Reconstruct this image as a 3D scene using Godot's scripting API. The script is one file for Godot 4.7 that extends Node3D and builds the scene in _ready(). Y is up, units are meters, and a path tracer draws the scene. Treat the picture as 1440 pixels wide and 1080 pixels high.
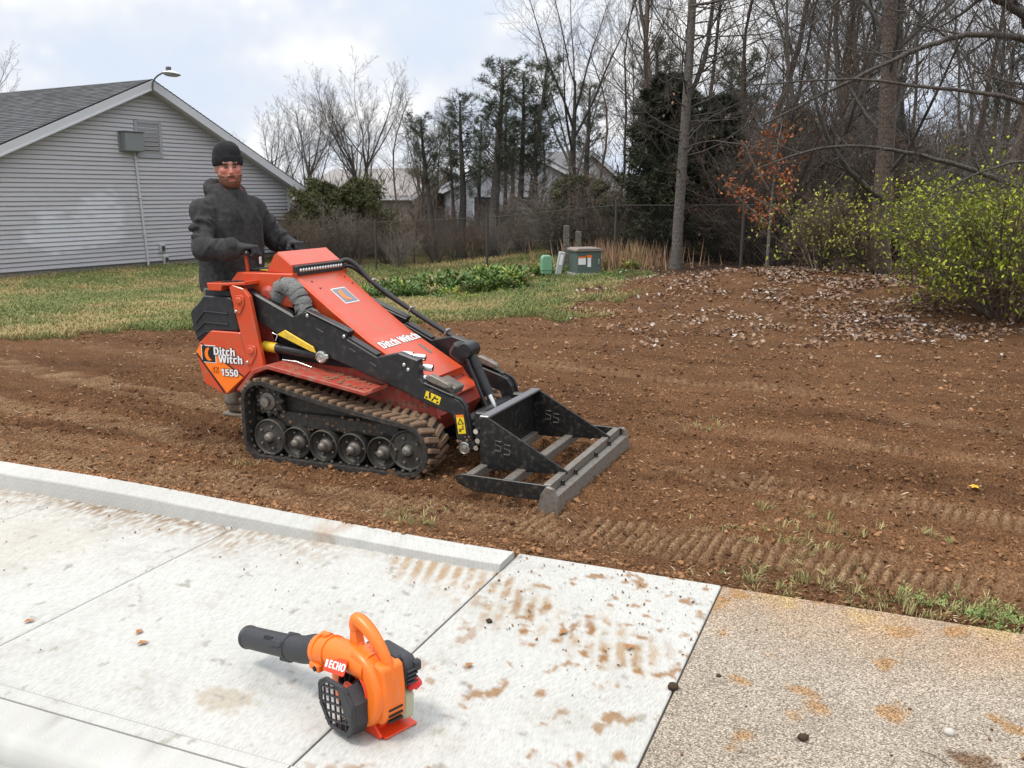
extends Node3D

# ---- site frame: s runs along the kerb, t towards the camera, both in metres
const HEADING := 0.394444
var XD := Vector3(cos(HEADING), 0, sin(HEADING))
var ZD := Vector3(-sin(HEADING), 0, cos(HEADING))
var SITE := Vector3(0.05, 0, -3.81)
var rng := RandomNumberGenerator.new()
var mats := {}
var used := {}
var n_low := FastNoiseLite.new()
var n_mid := FastNoiseLite.new()
var n_fine := FastNoiseLite.new()


class MB:
	var v := PackedVector3Array()
	var n := PackedVector3Array()
	var c := PackedColorArray()
	var uv := PackedVector2Array()
	var idx := PackedInt32Array()
	var col := Color(1, 1, 1)
	var xf := Transform3D()

	func vert(p: Vector3, nn: Vector3, t := Vector2.ZERO) -> int:
		v.append(xf * p)
		n.append((xf.basis * nn).normalized())
		c.append(col)
		uv.append(t)
		return v.size() - 1

	func tri_i(a: int, b: int, d: int) -> void:  # counter-clockwise from outside
		idx.append(a); idx.append(d); idx.append(b)

	func tri(a: Vector3, b: Vector3, d: Vector3) -> void:
		var nn := (b - a).cross(d - a)
		if nn.length_squared() < 1e-18:
			return
		nn = nn.normalized()
		var i := vert(a, nn)
		vert(b, nn)
		vert(d, nn)
		tri_i(i, i + 1, i + 2)

	func quad(a: Vector3, b: Vector3, d: Vector3, e: Vector3) -> void:
		var nn := (d - a).cross(e - b)
		if nn.length_squared() < 1e-18:
			return
		nn = nn.normalized()
		var i := vert(a, nn, Vector2(0, 0))
		vert(b, nn, Vector2(1, 0))
		vert(d, nn, Vector2(1, 1))
		vert(e, nn, Vector2(0, 1))
		tri_i(i, i + 1, i + 2)
		tri_i(i, i + 2, i + 3)

	# a polygon in the xy plane, pushed out from z0 to z1, its rims chamfered
	func prism(poly_in, z0: float, z1: float, bev := 0.0) -> void:
		var poly := PackedVector2Array(poly_in)
		var area := 0.0
		for i in poly.size():
			var p := poly[i]
			var q := poly[(i + 1) % poly.size()]
			area += p.x * q.y - q.x * p.y
		if area < 0.0:
			poly.reverse()
		var m := poly.size()
		var inner := PackedVector2Array()
		for i in m:
			var a := (poly[i] - poly[(i + m - 1) % m]).normalized()
			var b := (poly[(i + 1) % m] - poly[i]).normalized()
			var na := Vector2(-a.y, a.x)
			var nb := Vector2(-b.y, b.x)
			var k := na + nb
			var den := maxf(k.length_squared() * 0.5, 0.35)
			inner.append(poly[i] + k / den * bev)
		var cap := Geometry2D.triangulate_polygon(inner)
		if cap.is_empty():
			bev = 0.0
			inner = poly
			cap = Geometry2D.triangulate_polygon(inner)
		for i in range(0, cap.size(), 3):
			var p := inner[cap[i]]
			var q := inner[cap[i + 1]]
			var r := inner[cap[i + 2]]
			if (q - p).cross(r - p) < 0.0:
				var w := q
				q = r
				r = w
			tri(Vector3(p.x, p.y, z1), Vector3(q.x, q.y, z1), Vector3(r.x, r.y, z1))
			tri(Vector3(p.x, p.y, z0), Vector3(r.x, r.y, z0), Vector3(q.x, q.y, z0))
		for i in m:
			var j := (i + 1) % m
			var p := poly[i]
			var q := poly[j]
			quad(Vector3(p.x, p.y, z0 + bev), Vector3(q.x, q.y, z0 + bev), Vector3(q.x, q.y, z1 - bev), Vector3(p.x, p.y, z1 - bev))
			if bev > 0.0:
				var pi := inner[i]
				var qi := inner[j]
				quad(Vector3(p.x, p.y, z1 - bev), Vector3(q.x, q.y, z1 - bev), Vector3(qi.x, qi.y, z1), Vector3(pi.x, pi.y, z1))
				quad(Vector3(pi.x, pi.y, z0), Vector3(qi.x, qi.y, z0), Vector3(q.x, q.y, z0 + bev), Vector3(p.x, p.y, z0 + bev))

	func box(at: Vector3, size: Vector3, bev := 0.0, turn := Basis()) -> void:
		var keep := xf
		xf = xf * Transform3D(turn, at)
		var h := size * 0.5
		var b := minf(bev, minf(h.x, minf(h.y, h.z)) * 0.9)
		if b <= 0.0:
			prism([Vector2(-h.x, -h.y), Vector2(h.x, -h.y), Vector2(h.x, h.y), Vector2(-h.x, h.y)], -h.z, h.z)
		else:
			prism([Vector2(-h.x + b, -h.y), Vector2(h.x - b, -h.y), Vector2(h.x, -h.y + b), Vector2(h.x, h.y - b), Vector2(h.x - b, h.y), Vector2(-h.x + b, h.y), Vector2(-h.x, h.y - b), Vector2(-h.x, -h.y + b)], -h.z, h.z, b)
		xf = keep

	func bar(a: Vector3, b: Vector3, w: float, h: float, bev := 0.0) -> void:
		var d := b - a
		var x := d.normalized()
		var up := Vector3.UP if absf(x.y) < 0.95 else Vector3.RIGHT
		var z := x.cross(up).normalized()
		box((a + b) * 0.5, Vector3(d.length(), h, w), bev, Basis(x, z.cross(x), z))

	func tube(pts: PackedVector3Array, rad: PackedFloat32Array, sides := 8, caps := true) -> void:
		var m := pts.size()
		if m < 2:
			return
		var t0 := (pts[1] - pts[0]).normalized()
		var side := t0.cross(Vector3.UP if absf(t0.y) < 0.9 else Vector3.RIGHT).normalized()
		var base := v.size()
		for i in m:
			var t := (pts[mini(i + 1, m - 1)] - pts[maxi(i - 1, 0)]).normalized()
			side = (side - t * side.dot(t)).normalized()
			var up := t.cross(side)
			for k in sides:
				var a := TAU * k / sides
				var d := side * cos(a) + up * sin(a)
				vert(pts[i] + d * rad[i], d, Vector2(float(k) / sides, i))
		for i in m - 1:
			for k in sides:
				var a := base + i * sides + k
				var b := base + i * sides + (k + 1) % sides
				tri_i(a, b, b + sides)
				tri_i(a, b + sides, a + sides)
		if caps:
			for e in 2:
				var at := 0 if e == 0 else m - 1
				var nn := (pts[0] - pts[1]).normalized() if e == 0 else (pts[m - 1] - pts[m - 2]).normalized()
				var c0 := vert(pts[at], nn)
				for k in sides:
					vert(pts[at] + (xf.affine_inverse() * v[base + at * sides + k] - pts[at]), nn)
				for k in sides:
					var a := c0 + 1 + k
					var b := c0 + 1 + (k + 1) % sides
					if e == 0:
						tri_i(c0, b, a)
					else:
						tri_i(c0, a, b)

	func rod(a: Vector3, b: Vector3, r: float, sides := 12, r2 := -1.0) -> void:
		tube(PackedVector3Array([a, b]), PackedFloat32Array([r, r2 if r2 >= 0.0 else r]), sides)

	# profile points (radius, height) turned about the y axis of f
	func lathe(f: Transform3D, prof, sides := 24) -> void:
		var keep := xf
		xf = xf * f
		var m: int = prof.size()
		for i in m - 1:
			var p: Vector2 = prof[i]
			var q: Vector2 = prof[i + 1]
			var d := q - p
			if d.length() < 1e-6:
				continue
			var nn := Vector2(d.y, -d.x).normalized()
			var b0 := v.size()
			for k in sides + 1:
				var a := TAU * k / sides
				var e := Vector3(cos(a), 0, -sin(a))
				var nv := e * nn.x + Vector3.UP * nn.y
				vert(e * p.x + Vector3.UP * p.y, nv)
				vert(e * q.x + Vector3.UP * q.y, nv)
			for k in sides:
				var a := b0 + 2 * k
				tri_i(a, a + 2, a + 3)
				tri_i(a, a + 3, a + 1)
		xf = keep

	func ball(at: Vector3, r: Vector3, rings := 8, segs := 12) -> void:
		var base := v.size()
		for i in rings + 1:
			var ph := PI * i / rings
			for k in segs + 1:
				var a := TAU * k / segs
				var d := Vector3(sin(ph) * cos(a), cos(ph), -sin(ph) * sin(a))
				vert(at + d * r, (d / r).normalized())
		for i in rings:
			for k in segs:
				var a := base + i * (segs + 1) + k
				var b := a + segs + 1
				tri_i(a, b, b + 1)
				tri_i(a, b + 1, a + 1)

	func mesh(mat: Material) -> ArrayMesh:
		var m := ArrayMesh.new()
		if v.is_empty():
			return m
		var a := []
		a.resize(Mesh.ARRAY_MAX)
		a[Mesh.ARRAY_VERTEX] = v
		a[Mesh.ARRAY_NORMAL] = n
		a[Mesh.ARRAY_COLOR] = c
		a[Mesh.ARRAY_TEX_UV] = uv
		a[Mesh.ARRAY_INDEX] = idx
		m.add_surface_from_arrays(Mesh.PRIMITIVE_TRIANGLES, a)
		m.surface_set_material(0, mat)
		return m


func V(x: float, y: float, z: float) -> Vector3:
	return Vector3(x, y, z)


func P2(list: Array) -> PackedVector2Array:
	var out := PackedVector2Array()
	for i in range(0, list.size(), 2):
		out.append(Vector2(list[i], list[i + 1]))
	return out


func P3(list: Array) -> PackedVector3Array:
	var out := PackedVector3Array()
	for i in range(0, list.size(), 3):
		out.append(Vector3(list[i], list[i + 1], list[i + 2]))
	return out


func same(r: float, m: int) -> PackedFloat32Array:
	var out := PackedFloat32Array()
	out.resize(m)
	out.fill(r)
	return out


# a smooth curve through control points
func curve(pts: PackedVector3Array, steps := 6) -> PackedVector3Array:
	var out := PackedVector3Array()
	var m := pts.size()
	for i in m - 1:
		var p0 := pts[maxi(i - 1, 0)]
		var p3 := pts[mini(i + 2, m - 1)]
		for k in steps:
			out.append(pts[i].cubic_interpolate(pts[i + 1], p0, p3, float(k) / steps))
	out.append(pts[m - 1])
	return out


func roundpoly(poly: PackedVector2Array, r: float, steps := 4) -> PackedVector2Array:
	var out := PackedVector2Array()
	var m := poly.size()
	for i in m:
		var p := poly[i]
		var a := poly[(i + m - 1) % m] - p
		var b := poly[(i + 1) % m] - p
		var k := minf(r, minf(a.length(), b.length()) * 0.45)
		var q0 := p + a.normalized() * k
		var q1 := p + b.normalized() * k
		for j in steps + 1:
			var t := float(j) / steps
			out.append(q0.lerp(p, t).lerp(p.lerp(q1, t), t))
	return out


func numbered(called: String) -> String:
	used[called] = used.get(called, 0) + 1
	return called if used[called] == 1 else "%s_%03d" % [called, used[called] - 1]


func thing(called: String, label: String, category: String, at := Vector3.ZERO, turn := 0.0, group := "") -> Node3D:
	var o := Node3D.new()
	o.name = numbered(called)
	add_child(o, true)
	o.position = at
	o.rotation.y = turn
	tag(o, label, category, group)
	return o


func tag(o: Node, label: String, category := "", group := "", kind := "") -> void:
	if label: o.set_meta("label", label)
	if category: o.set_meta("category", category)
	if group: o.set_meta("group", group)
	if kind: o.set_meta("kind", kind)


func put_mesh(called: String, me: Mesh, parent: Node = self) -> MeshInstance3D:
	var o := MeshInstance3D.new()
	o.name = numbered(called) if parent == self else called
	o.mesh = me
	parent.add_child(o, true)
	return o


func obj(called: String, mb: MB, mat: Material, parent: Node = self) -> MeshInstance3D:
	return put_mesh(called, mb.mesh(mat), parent)


func structure(o: Node, label := "") -> Node:
	o.set_meta("kind", "structure")
	if label: o.set_meta("label", label)
	return o


func lin(r: float, g: float, b: float) -> Color:
	return Color(r, g, b).linear_to_srgb()


func noise_tex(freq: float, octaves: int, lo: Color, hi: Color, size := 512, normal := 0.0, seed_ := 1, kind := FastNoiseLite.TYPE_SIMPLEX_SMOOTH, mid := -1.0, midc := Color.WHITE) -> NoiseTexture2D:
	var f := FastNoiseLite.new()
	f.noise_type = kind
	f.frequency = freq
	f.fractal_octaves = octaves
	f.seed = seed_
	var t := NoiseTexture2D.new()
	t.width = size
	t.height = size
	t.seamless = true
	t.seamless_blend_skirt = 0.04
	t.noise = f
	if normal > 0.0:
		t.as_normal_map = true
		t.bump_strength = normal
	else:
		var g := Gradient.new()
		g.set_color(0, lo)
		g.set_color(1, hi)
		if mid >= 0.0:
			g.add_point(mid, midc)
		t.color_ramp = g
	return t


func mat(key: String, col: Color, rough := 0.6, metal := 0.0) -> StandardMaterial3D:
	if mats.has(key):
		return mats[key]
	var m := StandardMaterial3D.new()
	m.albedo_color = col
	m.roughness = rough
	m.metallic = metal
	m.resource_name = key
	mats[key] = m
	return m


func tri_tex(m: StandardMaterial3D, tex: Texture2D, scale: float, nor: Texture2D = null, nscale := 1.0) -> StandardMaterial3D:
	m.uv1_triplanar = true
	m.uv1_scale = Vector3.ONE * scale
	if tex: m.albedo_texture = tex
	if nor:
		m.normal_enabled = true
		m.normal_texture = nor
		m.normal_scale = nscale
	return m


func S(s: float, t: float, y := 0.0) -> Vector3:
	return SITE + XD * s + ZD * t + Vector3.UP * y


func to_site(p: Vector3) -> Vector2:
	var d := p - SITE
	return Vector2(d.dot(XD), d.dot(ZD))


func scatter(called: String, me: Mesh, xfs: Array, cols: Array, label: String, category: String) -> MultiMeshInstance3D:
	var mm := MultiMesh.new()
	mm.transform_format = MultiMesh.TRANSFORM_3D
	mm.use_colors = not cols.is_empty()
	mm.mesh = me
	mm.instance_count = xfs.size()
	for i in xfs.size():
		mm.set_instance_transform(i, xfs[i])
		if mm.use_colors:
			mm.set_instance_color(i, cols[i])
	var o := MultiMeshInstance3D.new()
	o.name = numbered(called)
	o.multimesh = mm
	add_child(o, true)
	tag(o, label, category, "", "stuff")
	return o


func spin(amount := 1.0) -> Basis:
	return Basis(Vector3.UP, rng.randf() * TAU) * Basis(Vector3.RIGHT, rng.randfn(0, 0.5) * amount) * Basis(Vector3.FORWARD, rng.randfn(0, 0.5) * amount)


func _ready() -> void:
	rng.seed = 77
	n_low.frequency = 0.35; n_low.fractal_octaves = 3; n_low.seed = 3
	n_mid.frequency = 2.2; n_mid.fractal_octaves = 3; n_mid.seed = 5
	n_fine.frequency = 11.0; n_fine.fractal_octaves = 3; n_fine.seed = 9
	var cam := Camera3D.new()
	cam.name = "camera"
	add_child(cam)
	cam.position = Vector3(0, 1.55, 0)
	cam.rotation.x = -atan(270.0 / 1300.0)
	cam.fov = rad_to_deg(2.0 * atan(540.0 / 1300.0))
	cam.near = 0.05
	cam.far = 900.0
	cam.current = true
	build_sky()
	var sun := DirectionalLight3D.new()
	sun.name = "sun"
	add_child(sun)
	sun.light_energy = 0.5
	sun.light_color = Color(1.0, 0.97, 0.92)
	sun.light_angular_distance = 14.0
	sun.shadow_enabled = true
	sun.look_at_from_position(Vector3(-4.0, 9.0, 2.0), Vector3.ZERO)
	build_materials()
	build_ground()
	build_paving()
	build_house()
	build_far_houses()
	build_fence()
	build_trees()
	build_bushes()
	build_utility()
	build_loader()
	build_leveler()
	build_person()
	build_blower()
	build_litter()


func build_sky() -> void:
	var w := 1024
	var h := 512
	var img := Image.create(w, h, false, Image.FORMAT_RGBF)
	var a := FastNoiseLite.new()
	a.seed = 21; a.frequency = 1.6; a.fractal_octaves = 5; a.domain_warp_enabled = true; a.domain_warp_amplitude = 0.35; a.domain_warp_frequency = 1.3
	var b := FastNoiseLite.new()
	b.seed = 4; b.frequency = 0.7; b.fractal_octaves = 3
	for j in h:
		var up := PI * (0.5 - (j + 0.5) / h)
		var y := sin(up)
		for i in w:
			var az := TAU * (i + 0.5) / w
			if y < -0.02:
				img.set_pixel(i, j, Color(0.22, 0.2, 0.17))
				continue
			var d := Vector3(cos(up) * cos(az), y, cos(up) * sin(az))
			var p := Vector3(d.x, y * 2.2, d.z) / (0.35 + y)
			var cov := a.get_noise_3dv(p) * 0.75 + b.get_noise_3dv(p * 0.8) * 0.7
			var k := smoothstep(-0.35, 0.25, cov)
			var blue := Color(0.56, 0.66, 0.83)
			var cloud := Color(0.72, 0.75, 0.80).lerp(Color(0.97, 0.97, 0.97), smoothstep(-0.05, 0.45, cov))
			# an overcast sky is about twice as bright overhead as low down
			img.set_pixel(i, j, blue.lerp(cloud, 0.4 + 0.6 * k) * (0.72 + 0.58 * smoothstep(0.12, 0.9, y)))
	var sky := Sky.new()
	var pm := PanoramaSkyMaterial.new()
	pm.panorama = ImageTexture.create_from_image(img)
	pm.energy_multiplier = 1.0
	sky.sky_material = pm
	var e := Environment.new()
	e.background_mode = Environment.BG_SKY
	e.sky = sky
	e.tonemap_mode = Environment.TONE_MAPPER_LINEAR
	e.tonemap_exposure = 1.65
	e.sdfgi_enabled = true
	e.ssao_enabled = true
	e.ssil_enabled = true
	var we := WorldEnvironment.new()
	we.name = "world"
	we.environment = e
	add_child(we)


func dusty(key: String, base: Color, dust: Color, rough: float, metal := 0.0, freq := 0.012, scale := 2.0, lo := 0.45, hi := 0.8, seed_ := 3) -> StandardMaterial3D:
	var m := mat(key, Color.WHITE, rough, metal)
	var t := noise_tex(freq, 5, base, dust, 512, 0.0, seed_, FastNoiseLite.TYPE_SIMPLEX_SMOOTH, lo, base)
	t.color_ramp.add_point(hi, base.lerp(dust, 0.35))
	tri_tex(m, t, scale)
	return m


func build_materials() -> void:
	var red := lin(0.60, 0.062, 0.014)
	var tan := lin(0.30, 0.20, 0.13)
	dusty("red paint", red, red.lerp(tan, 0.7), 0.33, 0.0, 0.014, 2.0, 0.40, 0.78)
	mats["red paint"].clearcoat_enabled = true
	mats["red paint"].clearcoat = 0.5
	mats["red paint"].clearcoat_roughness = 0.22
	dusty("red dirty", lin(0.36, 0.03, 0.018), lin(0.25, 0.16, 0.10), 0.5, 0.0, 0.014, 2.5, 0.38, 0.7)
	dusty("red dusty", lin(0.36, 0.035, 0.02), lin(0.26, 0.17, 0.11), 0.6, 0.0, 0.012, 2.0, 0.30, 0.55)
	dusty("black paint", lin(0.012, 0.012, 0.013), lin(0.10, 0.08, 0.06), 0.38, 0.0, 0.014, 2.0, 0.5, 0.85)
	dusty("black plastic", lin(0.018, 0.019, 0.021), lin(0.06, 0.055, 0.05), 0.48, 0.0, 0.02, 2.0, 0.45, 0.85)
	dusty("black steel", lin(0.014, 0.014, 0.014), lin(0.16, 0.12, 0.085), 0.42, 0.3, 0.018, 2.5, 0.45, 0.8)
	dusty("worn steel", lin(0.20, 0.185, 0.165), lin(0.12, 0.075, 0.045), 0.5, 0.4, 0.02, 3.0, 0.4, 0.75)
	dusty("rubber", lin(0.022, 0.02, 0.018), lin(0.11, 0.075, 0.05), 0.8, 0.0, 0.016, 2.5, 0.4, 0.7)
	dusty("muddy tread", lin(0.19, 0.115, 0.068), lin(0.06, 0.045, 0.035), 0.9, 0.0, 0.02, 3.0, 0.45, 0.75)
	dusty("roller", lin(0.045, 0.042, 0.036), lin(0.13, 0.1, 0.07), 0.6, 0.2, 0.018, 3.0, 0.4, 0.75)
	mat("dark cavity", lin(0.01, 0.009, 0.009), 0.7)
	mat("chrome", lin(0.75, 0.75, 0.73), 0.25, 1.0)
	mat("zinc", lin(0.5, 0.5, 0.47), 0.35, 0.9)
	dusty("yellow paint", lin(0.75, 0.5, 0.03), lin(0.4, 0.28, 0.1), 0.4)
	mat("hose", lin(0.015, 0.015, 0.016), 0.42)
	mat("hose sleeve", lin(0.3, 0.3, 0.29), 0.9)
	tri_tex(mats["hose sleeve"], noise_tex(0.05, 3, Color(0.55, 0.55, 0.55), Color(1, 1, 1), 256), 6.0, noise_tex(0.08, 3, Color.BLACK, Color.WHITE, 256, 4.0), 1.0)
	mat("sticker white", lin(0.8, 0.8, 0.79), 0.4)
	mat("sticker black", lin(0.012, 0.012, 0.012), 0.4)
	mat("sticker orange", lin(0.95, 0.2, 0.012), 0.35)
	mat("sticker yellow", lin(0.85, 0.6, 0.02), 0.4)
	mat("sticker grey", lin(0.2, 0.22, 0.24), 0.4)
	mat("led", lin(0.75, 0.75, 0.7), 0.12, 0.6)
	dusty("rubber flap", lin(0.17, 0.145, 0.11), lin(0.28, 0.22, 0.16), 0.8)
	# blower
	dusty("orange plastic", lin(0.85, 0.17, 0.012), lin(0.6, 0.22, 0.08), 0.34, 0.0, 0.02, 8.0, 0.5, 0.85)
	mat("orange red plastic", lin(0.72, 0.055, 0.012), 0.35)
	dusty("pipe plastic", lin(0.026, 0.027, 0.031), lin(0.08, 0.075, 0.07), 0.5, 0.0, 0.02, 8.0, 0.45, 0.85)
	mat("fuel tank", lin(0.42, 0.4, 0.27), 0.4)
	mat("red cap", lin(0.7, 0.02, 0.02), 0.35)
	# paving
	# bark, leaves
	for b in [["bark grey", 0.16, 0.135, 0.11], ["bark dark", 0.075, 0.060, 0.046], ["bark red", 0.125, 0.080, 0.057], ["bark pale", 0.24, 0.205, 0.165], ["twig brown", 0.150, 0.096, 0.060]]:
		var m := mat(b[0], Color.WHITE, 0.92)
		var c := lin(b[1], b[2], b[3])
		tri_tex(m, noise_tex(0.03, 4, c.darkened(0.45), c.lightened(0.18), 256, 0.0, 8), 3.0, noise_tex(0.03, 4, Color.BLACK, Color.WHITE, 256, 8.0, 8), 1.0)
		m.uv1_scale = Vector3(6, 1.6, 6)
	for k in ["leaf", "needle"]:
		var m := mat(k, Color.WHITE, 0.62 if k == "leaf" else 0.7)
		m.vertex_color_use_as_albedo = true
		m.cull_mode = BaseMaterial3D.CULL_DISABLED
		m.backlight_enabled = true
		m.backlight = Color(0.5, 0.55, 0.3) if k == "leaf" else Color(0.12, 0.16, 0.08)
	var dry := mat("dry leaf", Color.WHITE, 0.85)
	dry.vertex_color_use_as_albedo = true
	dry.cull_mode = BaseMaterial3D.CULL_DISABLED
	var clod := mat("clod", Color.WHITE, 1.0)
	clod.vertex_color_use_as_albedo = true
	clod.metallic_specular = 0.2
	var grass := mat("grass", Color.WHITE, 0.8)
	grass.vertex_color_use_as_albedo = true
	grass.cull_mode = BaseMaterial3D.CULL_DISABLED
	# cloth
	for q in [["hoodie", 0.026, 0.026, 0.0255, 1.0], ["trousers", 0.21, 0.175, 0.13, 1.0], ["beanie", 0.006, 0.006, 0.007, 1.0], ["glove", 0.009, 0.009, 0.01, 0.75], ["shirt", 0.22, 0.03, 0.035, 0.9], ["boot", 0.24, 0.18, 0.12, 0.8]]:
		var m := mat(q[0], Color.WHITE, q[4])
		var c := lin(q[1], q[2], q[3])
		tri_tex(m, noise_tex(0.02, 5, c.darkened(0.25), c.lightened(0.1), 256, 0.0, 12), 4.0, noise_tex(0.12, 2, Color.BLACK, Color.WHITE, 256, 3.0, 5), 0.5)
	var skin := mat("skin", Color.WHITE, 0.55)
	skin.vertex_color_use_as_albedo = true
	skin.subsurf_scatter_enabled = true
	skin.subsurf_scatter_strength = 0.12
	mat("eye white", lin(0.6, 0.56, 0.52), 0.2)
	mat("eye dark", lin(0.03, 0.025, 0.02), 0.15)


func lawn_edge(t: float) -> float:  # the s at which the lawn ends and the bare soil begins
	var e := [[-3.0, -9.0], [-3.4, -7.2], [-4.6, -6.1], [-5.6, -4.6], [-6.6, -3.3], [-7.6, -2.3], [-9.0, -2.6], [-10.6, -2.9], [-12.6, -3.3], [-16.0, -4.0]]
	if t > -3.0:
		return -99.0
	for i in e.size() - 1:
		if t >= e[i + 1][0]:
			return lerpf(e[i + 1][1], e[i][1], (t - e[i + 1][0]) / (e[i][0] - e[i + 1][0]))
	return -4.0


# 1 on the lawn, 0 on bare soil
func lawn_mask(s: float, t: float) -> float:
	var d := lawn_edge(t) - s
	if t > -3.0:
		d = -1.0 - (t + 3.0)
	else:
		d = minf(d, (-3.2 - t) * 1.4)
	d += n_low.get_noise_2d(s * 2.0, t * 2.0) * 1.1 + n_mid.get_noise_2d(s, t) * 0.5
	return smoothstep(-0.35, 0.35, d)


func wood_mask(s: float, t: float) -> float:
	return smoothstep(-12.4, -14.0, t + n_low.get_noise_2d(s, t) * 1.2 + maxf(0.0, s - 0.5) * -0.55 * smoothstep(-3.0, -7.0, t))


# how strongly the steel-lugged crawler has printed the soil here
func print_mask(s: float, t: float) -> float:
	var best := 0.0
	# each: t where it passes s = third number, slope, reference s, half width, from s, to s, strength
	for q in [[-0.19, -0.062, -1.84, 0.17, -7.0, 2.3, 1.0], [-0.80, 0.13, -2.3, 0.15, -9.0, -1.5, 1.0], [-1.72, 0.21, -3.25, 0.15, -9.0, -2.0, 1.0], [-1.33, 0.135, 0.33, 0.14, 0.0, 2.8, 0.9], [-4.06, 0.145, -1.2, 0.15, -2.6, 1.4, 0.9], [-2.35, 0.08, 0.5, 0.12, -0.4, 3.2, 0.5], [-0.48, 0.02, -3.0, 0.14, -8.0, -2.2, 0.8], [-3.1, 0.12, 2.0, 0.12, 1.0, 5.0, 0.5], [-2.9, 0.2, -4.0, 0.13, -8.0, -2.6, 0.55]]:
		var b := [0.0, 0.0, q[3], q[4], q[5], q[6]]
		var tc: float = q[0] + q[1] * (s - float(q[2])) + n_low.get_noise_2d(s * 0.6, q[0] * 9.0) * 0.09
		var d := absf(t - tc) / float(b[2])
		if d < 1.25:
			var k := smoothstep(1.2, 0.75, d) * smoothstep(b[3], b[3] + 0.8, s) * smoothstep(b[4], b[4] - 0.8, s) * float(b[5])
			best = maxf(best, k)
	if best > 0.0:
		best *= clampf(0.92 + n_mid.get_noise_2d(s * 0.9, t * 1.8) * 1.5, 0.0, 1.0)
		best *= 0.72 + 0.28 * smoothstep(-0.3, 0.1, n_low.get_noise_2d(s * 2.2 + 40.0, t * 3.5) + 0.12)
	return best


func ground_height(s: float, t: float) -> float:
	var p := S(s, t)
	var h := 0.03
	var near := smoothstep(-0.9, -0.15, t)
	var edge := lerpf(0.082, 0.028, smoothstep(-2.6, -0.1, s)) - 0.010 if s < 0.0 else lerpf(0.012, -0.006, smoothstep(0.0, 0.12, s))
	h = lerpf(h, edge, near)
	if s > -0.05: h -= 0.05 * smoothstep(-0.045, 0.02, t)
	# the yard falls towards the house and rises a little under the leaf heap
	var left := 1.0 - smoothstep(-3.0, 3.0, p.x)
	h -= 0.53 * smoothstep(9.0, 21.0, -p.z) * left
	h += 0.34 * exp(-(pow((p.x - 4.3) / 2.3, 2.0) + pow((p.z + 14.2) / 1.9, 2.0)))
	h += 0.16 * exp(-(pow((p.x - 5.6) / 1.8, 2.0) + pow((p.z + 11.5) / 1.6, 2.0)))
	h += n_low.get_noise_2d(s, t) * 0.03 * smoothstep(0.3, -1.5, t)
	return h


func soil_detail(s: float, t: float, k: float) -> float:
	var rough := smoothstep(-0.12, -0.4, t)
	var d := n_mid.get_noise_2d(s * 1.6, t * 1.6) * 0.015 + n_fine.get_noise_2d(s * 0.7, t * 1.0) * 0.014 + n_fine.get_noise_2d(s * 2.3, t * 2.3) * 0.009
	var rid := 1.0 - absf(n_mid.get_noise_2d(s * 3.1 + 17.0, t * 3.1))
	d += (pow(rid, 5.0) - 0.35) * 0.016 + maxf(0.0, n_fine.get_noise_2d(s * 1.1 + 5.0, t * 1.1)) * 0.022
	d *= (1.0 - 0.82 * k) * (0.3 + 0.7 * rough)
	if k > 0.0:
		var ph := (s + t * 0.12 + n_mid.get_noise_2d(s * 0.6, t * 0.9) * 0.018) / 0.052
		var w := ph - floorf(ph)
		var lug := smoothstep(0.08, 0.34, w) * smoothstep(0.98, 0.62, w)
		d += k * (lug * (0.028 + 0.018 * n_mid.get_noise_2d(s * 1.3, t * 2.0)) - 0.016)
	# raked furrows from the levelling bar
	d += sin(t * 34.0 + n_low.get_noise_2d(s * 0.7, t * 3.0) * 7.0) * 0.004 * (1.0 - k)
	return d


func hgt(s: float, t: float) -> float:
	return ground_height(s, t)


func soil_color(s: float, t: float, k: float, z: float) -> Color:
	var a := n_low.get_noise_2d(s * 0.9 + 9.0, t * 2.6) * 0.6 + n_mid.get_noise_2d(s * 0.35, t * 1.5) * 0.5 + 0.5
	var b := n_fine.get_noise_2d(s * 0.5, t * 0.8) * 0.5 + 0.5
	var c := Color(0.130, 0.065, 0.032).lerp(Color(0.40, 0.215, 0.110), clampf(a * 0.6 + b * 0.5, 0.0, 1.0))
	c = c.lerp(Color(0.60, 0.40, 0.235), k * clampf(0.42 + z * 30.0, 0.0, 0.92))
	# dry, paler crust away from the freshly worked strip
	c = c.lerp(Color(0.35, 0.195, 0.105), smoothstep(-2.0, -6.5, t) * (0.25 + 0.5 * a))
	return c


func ground_color(s: float, t: float, k: float, z: float) -> Color:
	var c := soil_color(s, t, k, z)
	var g := lawn_mask(s, t)
	if g > 0.0:
		var a := n_low.get_noise_2d(s * 0.9 + 50.0, t * 0.9) * 0.5 + 0.5
		var b := n_mid.get_noise_2d(s * 0.7, t * 0.7) * 0.5 + 0.5
		var l := Color(0.25, 0.19, 0.075).lerp(Color(0.125, 0.145, 0.035), smoothstep(0.30, 0.60, a * 0.6 + b * 0.4))
		c = c.lerp(l, g)
	var w := wood_mask(s, t)
	c = c.lerp(Color(0.115, 0.07, 0.045).lerp(Color(0.19, 0.12, 0.075), n_fine.get_noise_2d(s, t) * 0.5 + 0.5), w * (1.0 - g * 0.8))
	return c


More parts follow.
